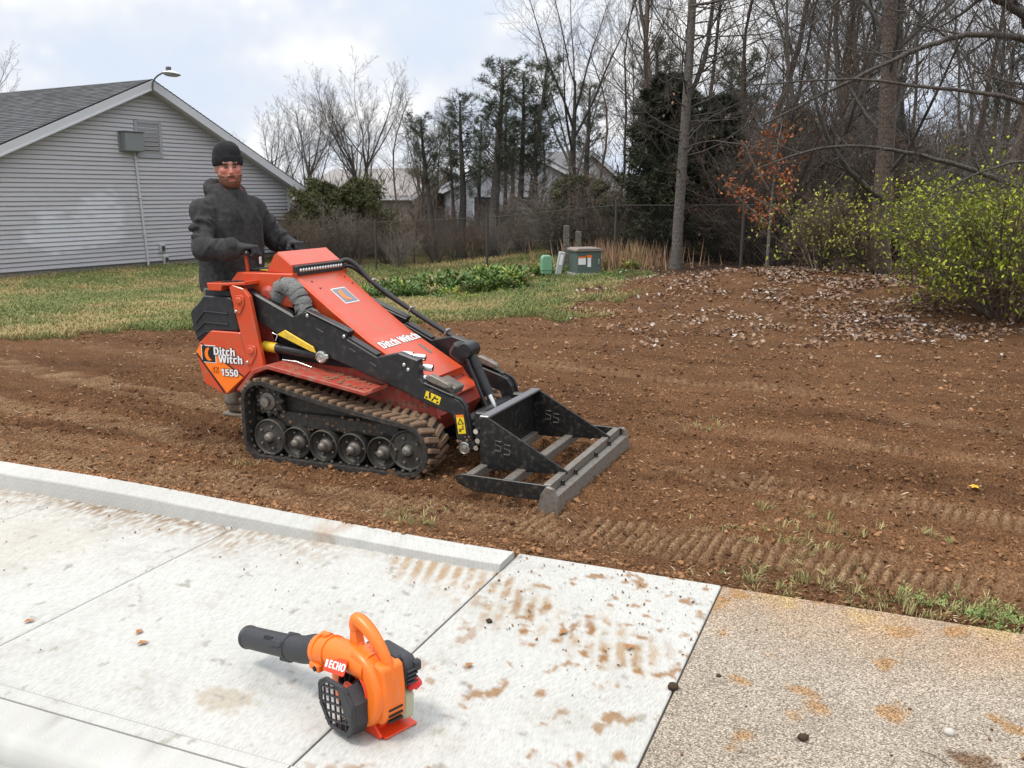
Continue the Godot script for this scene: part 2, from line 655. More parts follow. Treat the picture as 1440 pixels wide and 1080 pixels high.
func sheet(called: String, s0: float, s1: float, ds: float, t0: float, t1: float, dt: float, mt: Material, fine: bool, drop := 0.0) -> MeshInstance3D:
	var ns := int(round((s1 - s0) / ds))
	var nt := int(round((t1 - t0) / dt))
	var mb := MB.new()
	var hh := PackedFloat32Array()
	hh.resize((ns + 1) * (nt + 1))
	mb.v.resize((ns + 1) * (nt + 1))
	mb.n.resize(mb.v.size())
	mb.c.resize(mb.v.size())
	mb.uv.resize(mb.v.size())
	for j in nt + 1:
		var t := t0 + (t1 - t0) * j / nt
		for i in ns + 1:
			var s := s0 + (s1 - s0) * i / ns
			var k := print_mask(s, t) if t > -6.0 else 0.0
			var g := 1.0 - lawn_mask(s, t) * 0.7 if t < -2.0 else 1.0
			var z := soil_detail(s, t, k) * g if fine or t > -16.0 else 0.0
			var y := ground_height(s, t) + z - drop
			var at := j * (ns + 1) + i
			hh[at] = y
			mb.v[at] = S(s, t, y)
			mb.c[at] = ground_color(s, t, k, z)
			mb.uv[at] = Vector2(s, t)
	for j in nt + 1:
		for i in ns + 1:
			var at := j * (ns + 1) + i
			var dx := (hh[j * (ns + 1) + mini(i + 1, ns)] - hh[j * (ns + 1) + maxi(i - 1, 0)]) / (ds * (mini(i + 1, ns) - maxi(i - 1, 0)))
			var dz := (hh[mini(j + 1, nt) * (ns + 1) + i] - hh[maxi(j - 1, 0) * (ns + 1) + i]) / (dt * (mini(j + 1, nt) - maxi(j - 1, 0)))
			mb.n[at] = (Vector3.UP - XD * dx - ZD * dz).normalized()
	mb.idx.resize(ns * nt * 6)
	var q := 0
	for j in nt:
		for i in ns:
			var a := j * (ns + 1) + i
			var b := a + ns + 1
			mb.idx[q] = a; mb.idx[q + 1] = a + 1; mb.idx[q + 2] = b + 1
			mb.idx[q + 3] = a; mb.idx[q + 4] = b + 1; mb.idx[q + 5] = b
			q += 6
	var o := obj(called, mb, mt)
	structure(o)
	return o


func build_ground() -> void:
	var soil := mat("soil", Color.WHITE, 1.0)
	soil.vertex_color_use_as_albedo = true
	soil.metallic_specular = 0.25
	tri_tex(soil, noise_tex(0.045, 5, Color(0.34, 0.30, 0.27), Color(1, 1, 1), 1024, 0.0, 31, FastNoiseLite.TYPE_SIMPLEX_SMOOTH, 0.5, Color(0.70, 0.68, 0.66)), 1.3, noise_tex(0.06, 5, Color.BLACK, Color.WHITE, 1024, 14.0, 31), 1.3)
	soil.uv1_world_triplanar = true
	sheet("bare_soil", -4.6, 5.0, 0.0125, -3.0, 0.12, 0.018, soil, true)
	sheet("bare_soil_ground", 5.0, 14.0, 0.06, -3.0, 1.5, 0.06, soil, true, 0.0)
	sheet("worked_soil", -4.6, 5.0, 0.03, -6.5, -3.0, 0.035, soil, true)
	sheet("yard_ground", -14.0, -4.6, 0.06, -6.5, 0.3, 0.05, soil, true)
	sheet("yard_ground", 5.0, 14.0, 0.08, -6.5, -3.0, 0.08, soil, true)
	sheet("yard_ground", -14.0, 14.0, 0.09, -16.0, -6.5, 0.09, soil, true)
	sheet("ground", -30.0, 40.0, 0.7, -60.0, -16.0, 0.7, soil, false)
	sheet("ground", -30.0, -14.0, 0.7, -16.0, 1.0, 0.7, soil, false)
	sheet("ground", 14.0, 40.0, 0.7, -16.0, 3.0, 0.7, soil, false)
	var mb := MB.new()
	mb.col = Color(0.12, 0.09, 0.05)
	mb.quad(V(-700, -0.75, 60), V(700, -0.75, 60), V(700, -0.75, -700), V(-700, -0.75, -700))
	structure(obj("terrain", mb, soil))


func concrete_panel(mt: Material, parent: Node, s0: float, s1: float, t0: float, t1: float, y0: float, y1: float, step: float, look: int, bev := 0.006) -> MeshInstance3D:
	var ns := maxi(1, int((s1 - s0) / step))
	var nt := maxi(1, int((t1 - t0) / step))
	var mb := MB.new()
	var grid := []
	for j in nt + 3:
		for i in ns + 3:
			var u: float = clampf(i - 1, 0, ns) / ns
			var w: float = clampf(j - 1, 0, nt) / nt
			var rim := i == 0 or j == 0 or i == ns + 2 or j == nt + 2
			var s := lerpf(s0 + bev, s1 - bev, u)
			var t := lerpf(t0 + bev, t1 - bev, w)
			var y := y1 + n_low.get_noise_2d(s * 0.8, t * 0.8) * 0.002
			if look == 2: y += n_fine.get_noise_2d(s * 6.0, t * 6.0) * 0.0012
			if rim:
				s += (-bev if i == 0 else bev if i == ns + 2 else 0.0)
				t += (-bev if j == 0 else bev if j == nt + 2 else 0.0)
				y -= bev
			mb.col = paving_color(s, t, look)
			mb.vert(S(s, t, y), (Vector3.UP + (XD * signf(u - 0.5) if i == 0 or i == ns + 2 else Vector3.ZERO) + (ZD * signf(w - 0.5) if j == 0 or j == nt + 2 else Vector3.ZERO)).normalized(), Vector2(s, t))
	for j in nt + 2:
		for i in ns + 2:
			var a := j * (ns + 3) + i
			var b := a + ns + 3
			mb.tri_i(a, b, b + 1)
			mb.tri_i(a, b + 1, a + 1)
	mb.col = paving_color(s0, t0, look)
	var y2 := y1 - bev
	var A := S(s0, t0, 0)
	var B := S(s1, t0, 0)
	var C := S(s1, t1, 0)
	var D := S(s0, t1, 0)
	for e in [[A, B], [B, C], [C, D], [D, A]]:
		var p: Vector3 = e[0]
		var q: Vector3 = e[1]
		mb.quad(q + Vector3.UP * y0, p + Vector3.UP * y0, p + Vector3.UP * y2, q + Vector3.UP * y2)
	return obj("slab", mb, mt, parent)


func blot(s: float, t: float, cs: float, ct: float, rs: float, rt: float, ang := 0.0) -> float:
	var ds := s - cs
	var dt := t - ct
	var x := (ds * cos(ang) + dt * sin(ang)) / rs
	var y := (-ds * sin(ang) + dt * cos(ang)) / rt
	return x * x + y * y


func paving_color(s: float, t: float, look: int) -> Color:
	var a := n_low.get_noise_2d(s * 1.2, t * 1.2) * 0.5 + 0.5
	var b := n_mid.get_noise_2d(s * 1.5, t * 1.5) * 0.5 + 0.5
	var f := n_fine.get_noise_2d(s * 1.6, t * 1.6)
	var broom := n_fine.get_noise_2d(s * 5.0, t * 0.35)
	if look == 2:
		var c := Color(0.50, 0.455, 0.395).lerp(Color(0.82, 0.765, 0.69), clampf(a * 0.6 + b * 0.5, 0.0, 1.0))
		var edge := smoothstep(0.62, 0.05, t + n_low.get_noise_2d(s * 2.0, t) * 0.25)
		c = c.lerp(Color(0.72, 0.42, 0.19), edge * clampf(0.15 + b * 0.75, 0.0, 0.8) * 0.75)
		c = c.lerp(Color(0.85, 0.66, 0.36), smoothstep(0.22, 0.03, t + f * 0.1) * smoothstep(0.5, 0.75, b) * 0.8)
		c = c.lerp(Color(0.66, 0.38, 0.15), smoothstep(0.30, 0.52, n_mid.get_noise_2d(s * 1.5 + 30.0, t * 1.5)) * 0.7)
		c = c.lerp(Color(0.24, 0.13, 0.06), smoothstep(1.2, 0.3, blot(s, t, 1.72, 0.92, 0.075, 0.05) + f) * 0.8)
		return c
	var c := Color(0.455, 0.450, 0.432).lerp(Color(0.570, 0.565, 0.545), a * 0.7 + b * 0.3)
	c = c * (1.0 + broom * 0.09 + f * 0.05)
	if look == 1:
		c = c.lerp(Color(0.50, 0.49, 0.46), smoothstep(0.15, 0.5, n_mid.get_noise_2d(s * 2.0 + 12.0, t * 4.0)) * 0.5)
		c = c.lerp(Color(0.34, 0.18, 0.07), smoothstep(0.28, 0.42, n_mid.get_noise_2d(s * 2.3 + 22.0, t * 3.0)) * smoothstep(-1.4, -0.4, s) * 0.8)
		return c
	# washed-down soil along the foot of the kerb
	var wash := smoothstep(0.62, 0.22, t + n_mid.get_noise_2d(s * 1.2, t * 0.6) * 0.2) * smoothstep(-0.5, -1.1, s)
	var streak := clampf(0.5 + n_fine.get_noise_2d(s * 2.6, t * 0.9) * 1.5, 0.0, 1.0)
	c = c.lerp(Color(0.27, 0.185, 0.105), wash * streak * 0.75)
	c = c.lerp(Color(0.18, 0.11, 0.06), smoothstep(0.42, 0.24, t) * smoothstep(-1.3, -1.55, s) * smoothstep(-2.5, -2.3, s) * streak * 0.6)
	c = c.lerp(Color(0.42, 0.35, 0.25), smoothstep(1.5, 0.4, blot(s, t, -2.25, 0.75, 0.5, 0.3) + f) * 0.25)
	# the crawler's muddy print that crosses the joint: bars of orange clay
	var mid := 0.20 + 0.42 * (s + 0.55) + n_low.get_noise_2d(s * 2.0, 4.0) * 0.06
	var across := absf(t - mid)
	var ph := (s - (t - mid) * 0.32 + n_mid.get_noise_2d(s, t) * 0.012) / 0.068
	var fr := ph - floorf(ph)
	var bar := smoothstep(0.08, 0.3, fr) * smoothstep(0.92, 0.6, fr)
	var long := smoothstep(0.26, 0.06, across + n_mid.get_noise_2d(floorf(ph) * 1.7, 2.0) * 0.12) * smoothstep(-0.85, -0.5, s) * smoothstep(0.90, 0.7, s)
	var grain := n_fine.get_noise_2d(s * 1.4, t * 1.0)
	var faint := clampf(0.45 + n_mid.get_noise_2d(s * 0.9 + 5.0, t * 0.9) * 1.6 + grain * 1.2, 0.0, 1.0)
	c = c.lerp(Color(0.33, 0.205, 0.10), long * bar * faint * 0.85)
	c = c.lerp(Color(0.46, 0.39, 0.29), long * 0.25 * clampf(0.5 + grain * 2.0, 0.0, 1.0))
	c = c.lerp(Color(0.24, 0.115, 0.04), long * bar * smoothstep(0.18, 0.34, n_mid.get_noise_2d(s * 2.6 + 3.0, t * 2.0) + grain * 0.6) * smoothstep(-0.3, 0.5, s) * 0.85)
	c = c.lerp(Color(0.27, 0.14, 0.05), smoothstep(0.36, 0.56, n_mid.get_noise_2d(s * 3.1 + 13.0, t * 2.8) + grain * 0.5) * smoothstep(-0.2, 0.3, s) * 0.85)
	c = c.lerp(Color(0.36, 0.28, 0.18), smoothstep(1.5, 0.3, blot(s, t, -0.42, 1.46, 0.10, 0.07) + f * 1.5) * 0.5)
	# small grey scuffs and stains
	c = c.lerp(Color(0.26, 0.245, 0.21), smoothstep(0.40, 0.52, n_mid.get_noise_2d(s * 3.6 + 80.0, t * 2.6)) * smoothstep(-0.05, 0.2, f) * 0.7)
	c = c.lerp(Color(0.36, 0.335, 0.285), smoothstep(0.24, 0.42, n_mid.get_noise_2d(s * 0.9 - 30.0, t * 0.9)) * clampf(0.5 + f * 2.0, 0.0, 1.0) * 0.4)
	return c


func build_paving() -> void:
	var con := mat("concrete", Color.WHITE, 0.9)
	con.vertex_color_use_as_albedo = true
	con.metallic_specular = 0.3
	con.albedo_texture = noise_tex(0.05, 3, Color(0.66, 0.66, 0.64), Color(1, 1, 1), 512, 0.0, 41, FastNoiseLite.TYPE_SIMPLEX_SMOOTH, 0.40, Color(0.95, 0.95, 0.94))
	con.normal_enabled = true
	con.normal_texture = noise_tex(0.05, 4, Color.BLACK, Color.WHITE, 512, 5.0, 41)
	con.normal_scale = 0.28
	con.uv1_scale = Vector3(15.0, 0.9, 1)
	var agg := mat("aggregate", Color.WHITE, 0.95)
	agg.vertex_color_use_as_albedo = true
	agg.metallic_specular = 0.25
	var grain_tex := noise_tex(0.13, 1, lin(0.17, 0.15, 0.13), lin(0.80, 0.76, 0.70), 1024, 0.0, 43, FastNoiseLite.TYPE_CELLULAR, 0.5, lin(0.42, 0.38, 0.335))
	var cells: FastNoiseLite = grain_tex.noise
	cells.cellular_return_type = FastNoiseLite.RETURN_CELL_VALUE
	cells.cellular_jitter = 1.0
	cells.domain_warp_enabled = true
	cells.domain_warp_amplitude = 6.0
	cells.domain_warp_frequency = 0.08
	tri_tex(agg, grain_tex, 1.7, noise_tex(0.2, 3, Color.BLACK, Color.WHITE, 512, 6.0, 44), 0.3)
	agg.uv1_world_triplanar = true
	agg.uv1_scale = Vector3(1.7, 2.0, 2.6)
	var walk := Node3D.new()
	walk.name = "pavement"
	add_child(walk)
	structure(walk, "new pale concrete footpath of brushed slabs")
	var joints := [-3.6, -2.47, -1.38, -0.025, 0.862]
	for i in joints.size() - 1:
		concrete_panel(con, walk, joints[i] + 0.004, joints[i + 1] - 0.004, 0.0 if i == 3 else 0.17, 1.655, -0.12, 0.0, 0.0125, 0)
		concrete_panel(con, walk, joints[i] + 0.003, joints[i + 1] - 0.003, 1.661, 1.715, -0.12, 0.001, 0.0125, 0, 0.003)
	for s in [[0.866, 2.6], [2.605, 4.4]]:
		concrete_panel(agg, walk, s[0], s[1], 0.012, 1.0, -0.12, 0.002, 0.0125, 2, 0.004)
		concrete_panel(agg, walk, s[0], s[1], 1.004, 2.4, -0.12, 0.002, 0.0125, 2, 0.004)
	# the far kerb, which runs out at its right end
	var kerb := MB.new()
	var rows := 120
	var prof := [[0.055, -0.08, -1.0, 0.0], [0.055, 0.9, -1.0, 0.0], [0.066, 1.0, 0.0, 1.0], [0.196, 0.99, 0.05, 1.0], [0.208, 0.93, 0.7, 0.7], [0.213, 0.82, 1.0, 0.12], [0.228, -0.1, 1.0, 0.1]]
	for i in rows + 1:
		var s := lerpf(-3.9, -0.02, float(i) / rows)
		var h := lerpf(0.085, 0.030, smoothstep(-2.6, -0.1, s))
		for k in prof.size():
			var t: float = prof[k][0]
			kerb.col = paving_color(s, t - 0.3, 1)
			kerb.v.append(S(s, t + n_mid.get_noise_2d(s, 3.0) * 0.004, h * float(prof[k][1]) + n_fine.get_noise_2d(s * 0.7, t * 3.0) * 0.0015))
			kerb.n.append((ZD * float(prof[k][2]) + Vector3.UP * float(prof[k][3])).normalized())
			kerb.c.append(kerb.col)
			kerb.uv.append(Vector2(s, t + 2.0 * h * float(prof[k][1])))
	for i in rows:
		for k in prof.size() - 1:
			var a := i * prof.size() + k
			var b := a + prof.size()
			kerb.tri_i(a, a + 1, b + 1)
			kerb.tri_i(a, b + 1, b)
	var last := rows * prof.size()
	for k in prof.size() - 2:
		kerb.tri(kerb.v[last], kerb.v[last + k + 1], kerb.v[last + k + 2])
	structure(obj("kerb", kerb, con))
	# the street kerb at the lower left, and its gutter
	var lip := MB.new()
	var lp := [[1.720, -0.1], [1.721, -0.003], [1.726, 0.001], [1.84, 0.0], [1.862, -0.006], [1.876, -0.02], [1.884, -0.045], [1.888, -0.085]]
	for i in rows + 1:
		var s := lerpf(-3.6, 0.86, float(i) / rows)
		for k in lp.size():
			lip.col = paving_color(s, float(lp[k][0]), 0)
			lip.v.append(S(s, float(lp[k][0]) + n_mid.get_noise_2d(s * 1.4, 9.0) * (0.006 if k > 3 else 0.0), float(lp[k][1]) + n_fine.get_noise_2d(s * 0.8, k) * 0.0012))
			lip.n.append([-ZD, (-ZD + Vector3.UP).normalized(), Vector3.UP, Vector3.UP, (ZD * 0.5 + Vector3.UP).normalized(), (ZD + Vector3.UP).normalized(), (ZD * 2 + Vector3.UP).normalized(), ZD][k])
			lip.c.append(lip.col)
			lip.uv.append(Vector2(s, k))
	for i in rows:
		for k in lp.size() - 1:
			var a := i * lp.size() + k
			var b := a + lp.size()
			lip.tri_i(a, a + 1, b + 1)
			lip.tri_i(a, b + 1, b)
	structure(obj("street_kerb", lip, con))
	var road := MB.new()
	for j in 24:
		for i in 120:
			var s := lerpf(-6.0, 6.0, i / 120.0)
			var t := 1.87 + j * 0.1
			road.col = paving_color(s, t, 0) * 0.8
			var y := -0.075
			road.quad(S(s, t, y), S(s, t + 0.1, y), S(s + 0.1, t + 0.1, y), S(s + 0.1, t, y))
	structure(obj("road", road, con))
	var bed := MB.new()
	bed.col = Color(0.13, 0.11, 0.09)
	bed.quad(S(-3.7, 0.0, -0.05), S(-3.7, 1.75, -0.05), S(5, 1.75, -0.05), S(5, 0.0, -0.05))
	structure(obj("subgrade", bed, con))


func build_house() -> void:
	var h := thing("house", "single-storey house with pale grey lap siding and dark shingle roof", "house", V(-7.293, -0.5, -30.81), deg_to_rad(59.46))
	var vinyl := mat("siding vinyl", Color.WHITE, 0.55)
	vinyl.vertex_color_use_as_albedo = true
	var trim := mat("white trim", lin(0.62, 0.62, 0.63), 0.5)
	var shade := mat("foundation", lin(0.33, 0.30, 0.26), 0.9)
	tri_tex(shade, noise_tex(0.05, 4, Color(0.7, 0.7, 0.7), Color(1, 1, 1), 256), 1.0)
	var apex := Vector2(-5.32, 4.86)
	var sl := 0.427
	var sr := 0.494
	# the boxed wall behind the boards
	var wall := MB.new()
	wall.prism([Vector2(-12.4, 0.1), Vector2(0, 0.1), Vector2(0, apex.y + sr * apex.x), apex, Vector2(-12.4, apex.y - sl * 7.08)], -9.0, -0.03)
	wall.col = Color(0.4, 0.4, 0.41)
	var w := obj("wall", wall, mat("wall core", lin(0.10, 0.10, 0.105), 0.9), h)
	var fo := MB.new()
	fo.prism(P2([-12.35, -0.4, -0.03, -0.4, -0.03, 0.14, -12.35, 0.14]), -8.9, -0.012)
	obj("foundation", fo, shade, h)
	var course := 0.1125
	var y := 0.13
	while y < apex.y - 0.12:
		var x0 := maxf(-12.4, apex.x - (apex.y - y - 0.05) / sl)
		var x1 := minf(-0.03, apex.x + (apex.y - y - 0.05) / sr)
		var mb := MB.new()
		var lap := rng.randf_range(0.0, 3.6)
		var seg := maxi(1, int((x1 - x0) / 0.22))
		for i in seg:
			var a := lerpf(x0, x1, float(i) / seg)
			var b := lerpf(x0, x1, float(i + 1) / seg)
			var tone := []
			for x in [a, b]:
				var base := 0.60 + n_low.get_noise_2d(x * 0.6, y * 3.0) * 0.03
				var c := Color(base, base * 0.98, base * 1.03)
				var rub := 0.0
				for q in [[-7.6, 1.05, 1.5, 0.42], [-7.0, 1.45, 0.7, 0.6], [-8.5, 1.25, 0.5, 0.3], [-7.9, 0.75, 1.3, 0.25]]:
					rub = maxf(rub, smoothstep(1.2, 0.5, blot(x, y, q[0], q[1], q[2], q[3]) + n_mid.get_noise_2d(x * 0.9, y * 1.3) * 1.3))
				tone.append(c.lerp(Color(0.78, 0.79, 0.84), rub * 0.8))
			var lo := 0.03 + n_low.get_noise_2d(a * 1.5, y * 7.0) * 0.008 + (0.006 if fposmod(a + lap, 7.2) < 3.6 else 0.0)
			var i0 := mb.vert(V(a, y + 0.02, lo), V(0, -0.05, 1)); mb.c[i0] = tone[0]
			i0 = mb.vert(V(b, y + 0.02, lo), V(0, -0.05, 1)); mb.c[i0] = tone[1]
			i0 = mb.vert(V(b, y + course, 0.0), V(0, 0.1, 1)); mb.c[i0] = tone[1]
			i0 = mb.vert(V(a, y + course, 0.0), V(0, 0.1, 1)); mb.c[i0] = tone[0]
			mb.tri_i(i0 - 3, i0 - 2, i0 - 1)
			mb.tri_i(i0 - 3, i0 - 1, i0)
			mb.col = tone[0]
			mb.quad(V(a, y, -0.012), V(b, y, -0.012), V(b, y + 0.02, lo), V(a, y + 0.02, lo))
		obj("siding_board", mb, vinyl, w)
		y += course
	# corner post
	var cp := MB.new()
	cp.box(V(-0.02, 1.16, 0.01), V(0.11, 2.05, 0.06), 0.008)
	obj("corner_trim", cp, trim, h)
	# roof: two slabs that carry rows of shingles
	var rakes := [[sl, -1.0, -8.2], [sr, 1.0, 5.95]]
	var shingle := mat("shingle", Color.WHITE, 0.95)
	shingle.vertex_color_use_as_albedo = true
	tri_tex(shingle, noise_tex(0.2, 3, Color(0.65, 0.65, 0.65), Color(1, 1, 1), 256), 2.0)
	for r in rakes:
		var k: float = r[0]
		var sx: float = r[1]
		var reach := absf(float(r[2]))
		var u := Vector2(sx, -k).normalized()
		var nn := Vector2(-u.y * sx, u.x * sx)
		var len := reach / absf(u.x)
		var top := apex + Vector2(0, 0.16)
		var slab := MB.new()
		slab.prism([top, top + u * len, top + u * len - nn * 0.10, top - Vector2(0, 0.11)], -9.3, 0.34)
		var roof := obj("roof", slab, mat("roof deck", lin(0.06, 0.06, 0.065), 0.9), h)
		var mb := MB.new()
		var row := 0
		var d := 0.0
		while d < len + 0.02:
			var z := 0.36
			while z > -9.3:
				var wd := rng.randf_range(0.22, 0.42)
				var tone := rng.randf_range(0.08, 0.165)
				mb.col = Color(tone, tone * 1.01, tone * 1.06)
				var e0 := top + u * d + nn * 0.012
				var e1 := top + u * minf(d + 0.15, len + 0.03) + nn * 0.024
				var zz := maxf(z - wd, -9.3)
				if sx < 0:
					mb.quad(V(e1.x, e1.y, zz), V(e1.x, e1.y, z), V(e0.x, e0.y, z), V(e0.x, e0.y, zz))
				else:
					mb.quad(V(e0.x, e0.y, zz), V(e0.x, e0.y, z), V(e1.x, e1.y, z), V(e1.x, e1.y, zz))
				z -= wd
			d += 0.14
			row += 1
		var sh := obj("shingles", mb, shingle, roof)
		tag(sh, "", "", "", "stuff")
		# barge board with its lower lip, soffit behind it
		var bb := MB.new()
		var b0 := top - Vector2(0, 0.02)
		bb.prism([b0, b0 + u * len, b0 + u * len - nn * 0.20, b0 - Vector2(0, 0.225)], 0.342, 0.365, 0.004)
		bb.prism([b0 - Vector2(0, 0.2), b0 + u * len - nn * 0.18, b0 + u * len - nn * 0.225, b0 - Vector2(0, 0.25)], 0.3, 0.385, 0.004)
		obj("barge_board", bb, trim, h)
		var so := MB.new()
		so.prism([b0 - Vector2(0, 0.19), b0 + u * len - nn * 0.17, b0 + u * len - nn * 0.185, b0 - Vector2(0, 0.21)], 0.0, 0.33)
		obj("soffit", so, trim, h)
	var gut := MB.new()
	gut.box(V(0.66, 2.05, -4.5), V(0.12, 0.12, 9.4), 0.02)
	gut.rod(V(0.6, 2.0, 0.1), V(0.1, 1.9, 0.0), 0.03, 8)
	obj("gutter", gut, trim, h)
	# louvred gable vent
	var vt := MB.new()
	for e in [[-5.72, 3.465, 0.09, 0.98], [-4.94, 3.465, 0.09, 0.98]]:
		vt.box(V(e[0], e[1], 0.03), V(e[2], e[3], 0.05), 0.006)
	for e in [[-5.33, 3.92], [-5.33, 3.01]]:
		vt.box(V(e[0], e[1], 0.03), V(0.69, 0.09, 0.05), 0.006)
	var vent := obj("gable_vent", vt, mat("vent grey", lin(0.36, 0.36, 0.37), 0.6), h)
	var back := MB.new()
	back.box(V(-5.33, 3.465, 0.017), V(0.68, 0.82, 0.008))
	obj("vent_back", back, mats["dark cavity"], vent)
	for i in 7:
		var sb := MB.new()
		sb.box(V(-5.33, 3.1 + i * 0.118, 0.034), V(0.68, 0.105, 0.012), 0.002, Basis(Vector3.RIGHT, 0.42))
		obj("louvre", sb, mat("vent slat", lin(0.48, 0.475, 0.49), 0.55), vent)
	# meter cabinet, conduit, outlets
	var bx := MB.new()
	bx.box(V(-5.96, 3.365, 0.15), V(0.58, 0.50, 0.26), 0.02)
	bx.box(V(-5.96, 3.63, 0.16), V(0.62, 0.03, 0.30), 0.008)
	bx.box(V(-6.27, 3.365, 0.03), V(0.05, 0.52, 0.05), 0.005)
	obj("electrical_cabinet", bx, mat("cabinet grey", lin(0.22, 0.235, 0.23), 0.5), h)
	var cd := MB.new()
	cd.rod(V(-5.83, 3.13, 0.05), V(-5.66, -0.12, 0.05), 0.034, 10)
	for q in [2.95, 1.9, 0.9]:
		cd.box(V(-5.83 + (3.13 - q) * 0.0523, q, 0.05), V(0.12, 0.03, 0.075), 0.004)
	obj("conduit", cd, mat("conduit white", lin(0.56, 0.56, 0.57), 0.45), h)
	for q in [[-5.165, 0.485], [-5.075, 0.16]]:
		var ob := MB.new()
		ob.box(V(q[0], q[1], 0.05), V(0.18, 0.23, 0.07), 0.012)
		var outlet := obj("outlet_box", ob, mat("outlet grey", lin(0.42, 0.41, 0.40), 0.5), h)
		var cv := MB.new()
		cv.box(V(q[0] + 0.01, q[1] + 0.01, 0.095), V(0.10, 0.13, 0.03), 0.01)
		cv.box(V(q[0] - 0.02, q[1] - 0.05, 0.10), V(0.04, 0.03, 0.03), 0.006)
		obj("cover", cv, mat("outlet cover", lin(0.06, 0.06, 0.06), 0.3), outlet)
	# gooseneck lamp at the ridge
	var lamp := MB.new()
	lamp.tube(curve(P3([-5.36, 4.72, 0.38, -5.35, 4.95, 0.42, -5.30, 5.10, 0.55, -5.2, 5.20, 0.72]), 5), same(0.022, 16), 8)
	lamp.box(V(-5.13, 5.28, 0.80), V(0.12, 0.12, 0.12), 0.02)
	var lp := obj("yard_lamp", lamp, mat("lamp arm", lin(0.10, 0.10, 0.11), 0.5), h)
	var hd := MB.new()
	hd.lathe(Transform3D(Basis(Vector3.FORWARD, 0.12), V(-5.08, 5.18, 0.84)), [Vector2(0.01, -0.05), Vector2(0.17, -0.07), Vector2(0.25, -0.03), Vector2(0.20, 0.01), Vector2(0.09, 0.05), Vector2(0.0, 0.055)], 20)
	obj("lamp_head", hd, trim, lp)
	var rock := MB.new()
	rock.ball(V(-5.08, -0.03, 0.25), V(0.13, 0.09, 0.1), 6, 8)
	var st := obj("stone", rock, mat("stone", lin(0.36, 0.34, 0.27), 0.9))
	st.transform = h.transform
	tag(st, "pale stone lying in the grass below the outlet boxes", "stone")


func far_house(label: String, at: Vector3, turn: float, wid: float, dep: float, eave: float, ridge: float, wallc: Color, roofc: Color, windows: Array) -> void:
	var h := thing("distant_house", label, "house", at, turn)
	var wm := StandardMaterial3D.new()
	wm.albedo_color = wallc
	wm.roughness = 0.8
	var rm := StandardMaterial3D.new()
	rm.albedo_color = roofc
	rm.roughness = 0.9
	var w := MB.new()
	w.prism([Vector2(-dep / 2, 0), Vector2(dep / 2, 0), Vector2(dep / 2, eave), Vector2(0, ridge), Vector2(-dep / 2, eave)], -wid / 2, wid / 2)
	var wall := obj("wall", w, wm, h)
	for i in int(eave / 0.3):
		var b := MB.new()
		b.box(V(0, 0.2 + i * 0.3, wid / 2 + 0.015), V(dep - 0.02, 0.27, 0.03), 0.005)
		obj("siding_board", b, wm, wall)
	var u := Vector2(dep / 2 + 0.5, eave - ridge - 0.5 * (ridge - eave) / (dep / 2))
	for sx in [-1.0, 1.0]:
		var r := MB.new()
		var e := Vector2(sx * u.x, ridge + u.y)
		r.prism([Vector2(0, ridge + 0.03), e + Vector2(0, 0.03), e + Vector2(0, 0.22), Vector2(0, ridge + 0.25)], -wid / 2 - 0.4, wid / 2 + 0.4)
		obj("roof", r, rm, h)
		var f := MB.new()
		f.prism([Vector2(0, ridge - 0.12), e + Vector2(0, -0.12), e + Vector2(0, 0.12), Vector2(0, ridge + 0.12)], wid / 2 + 0.41, wid / 2 + 0.45)
		f.box(V(e.x, e.y + 0.05, 0), V(0.1, 0.22, wid + 0.8))
		obj("fascia", f, mats["white trim"], h)
	for q in windows:
		var f := MB.new()
		f.box(V(q[0], q[1], wid / 2 + 0.05), V(q[2] + 0.2, q[3] + 0.2, 0.05), 0.01)
		var win := obj("window", f, mats["white trim"], h)
		var p := MB.new()
		p.box(V(q[0], q[1], wid / 2 + 0.082), V(q[2], q[3], 0.02))
		obj("pane", p, mat("far pane", lin(0.03, 0.035, 0.045), 0.12), win)


func build_far_houses() -> void:
	far_house("pale grey gabled house seen between the pine trunks", V(0.1, -1.2, -62.0), deg_to_rad(8), 8.0, 9.0, 3.0, 5.2, lin(0.45, 0.46, 0.49), lin(0.12, 0.12, 0.13), [[-2.5, 1.8, 1.0, 1.3], [0.2, 1.8, 1.6, 1.3], [2.8, 1.8, 0.9, 1.3]])
	far_house("low beige house with a shallow roof left of the pines", V(-8.6, -1.2, -66.0), deg_to_rad(62), 9.0, 8.0, 2.5, 4.1, lin(0.40, 0.34, 0.27), lin(0.26, 0.24, 0.23), [[-2.0, 1.4, 1.2, 1.1], [1.8, 1.4, 1.2, 1.1]])
	far_house("white house end beyond the right pine trunks", V(3.1, -1.2, -70.0), deg_to_rad(40), 7.0, 7.0, 3.4, 5.4, lin(0.62, 0.62, 0.63), lin(0.14, 0.14, 0.15), [[0.0, 2.0, 1.2, 1.4]])
	var rd := thing("garden_fence", "dull red board fence standing low behind the pines", "fence", V(-4.4, -0.75, -44.0), deg_to_rad(2))
	var rm := mat("faded red", lin(0.20, 0.07, 0.06), 0.9)
	for i in 36:
		var b := MB.new()
		b.box(V(i * 0.15 - 2.7, 0.40, 0), V(0.135, 0.55 + rng.randf() * 0.04, 0.025), 0.004)
		obj("board", b, rm, rd)
	for y in [0.22, 0.58]:
		var b := MB.new()
		b.box(V(0, y, -0.04), V(5.4, 0.09, 0.05), 0.005)
		obj("rail", b, rm, rd)


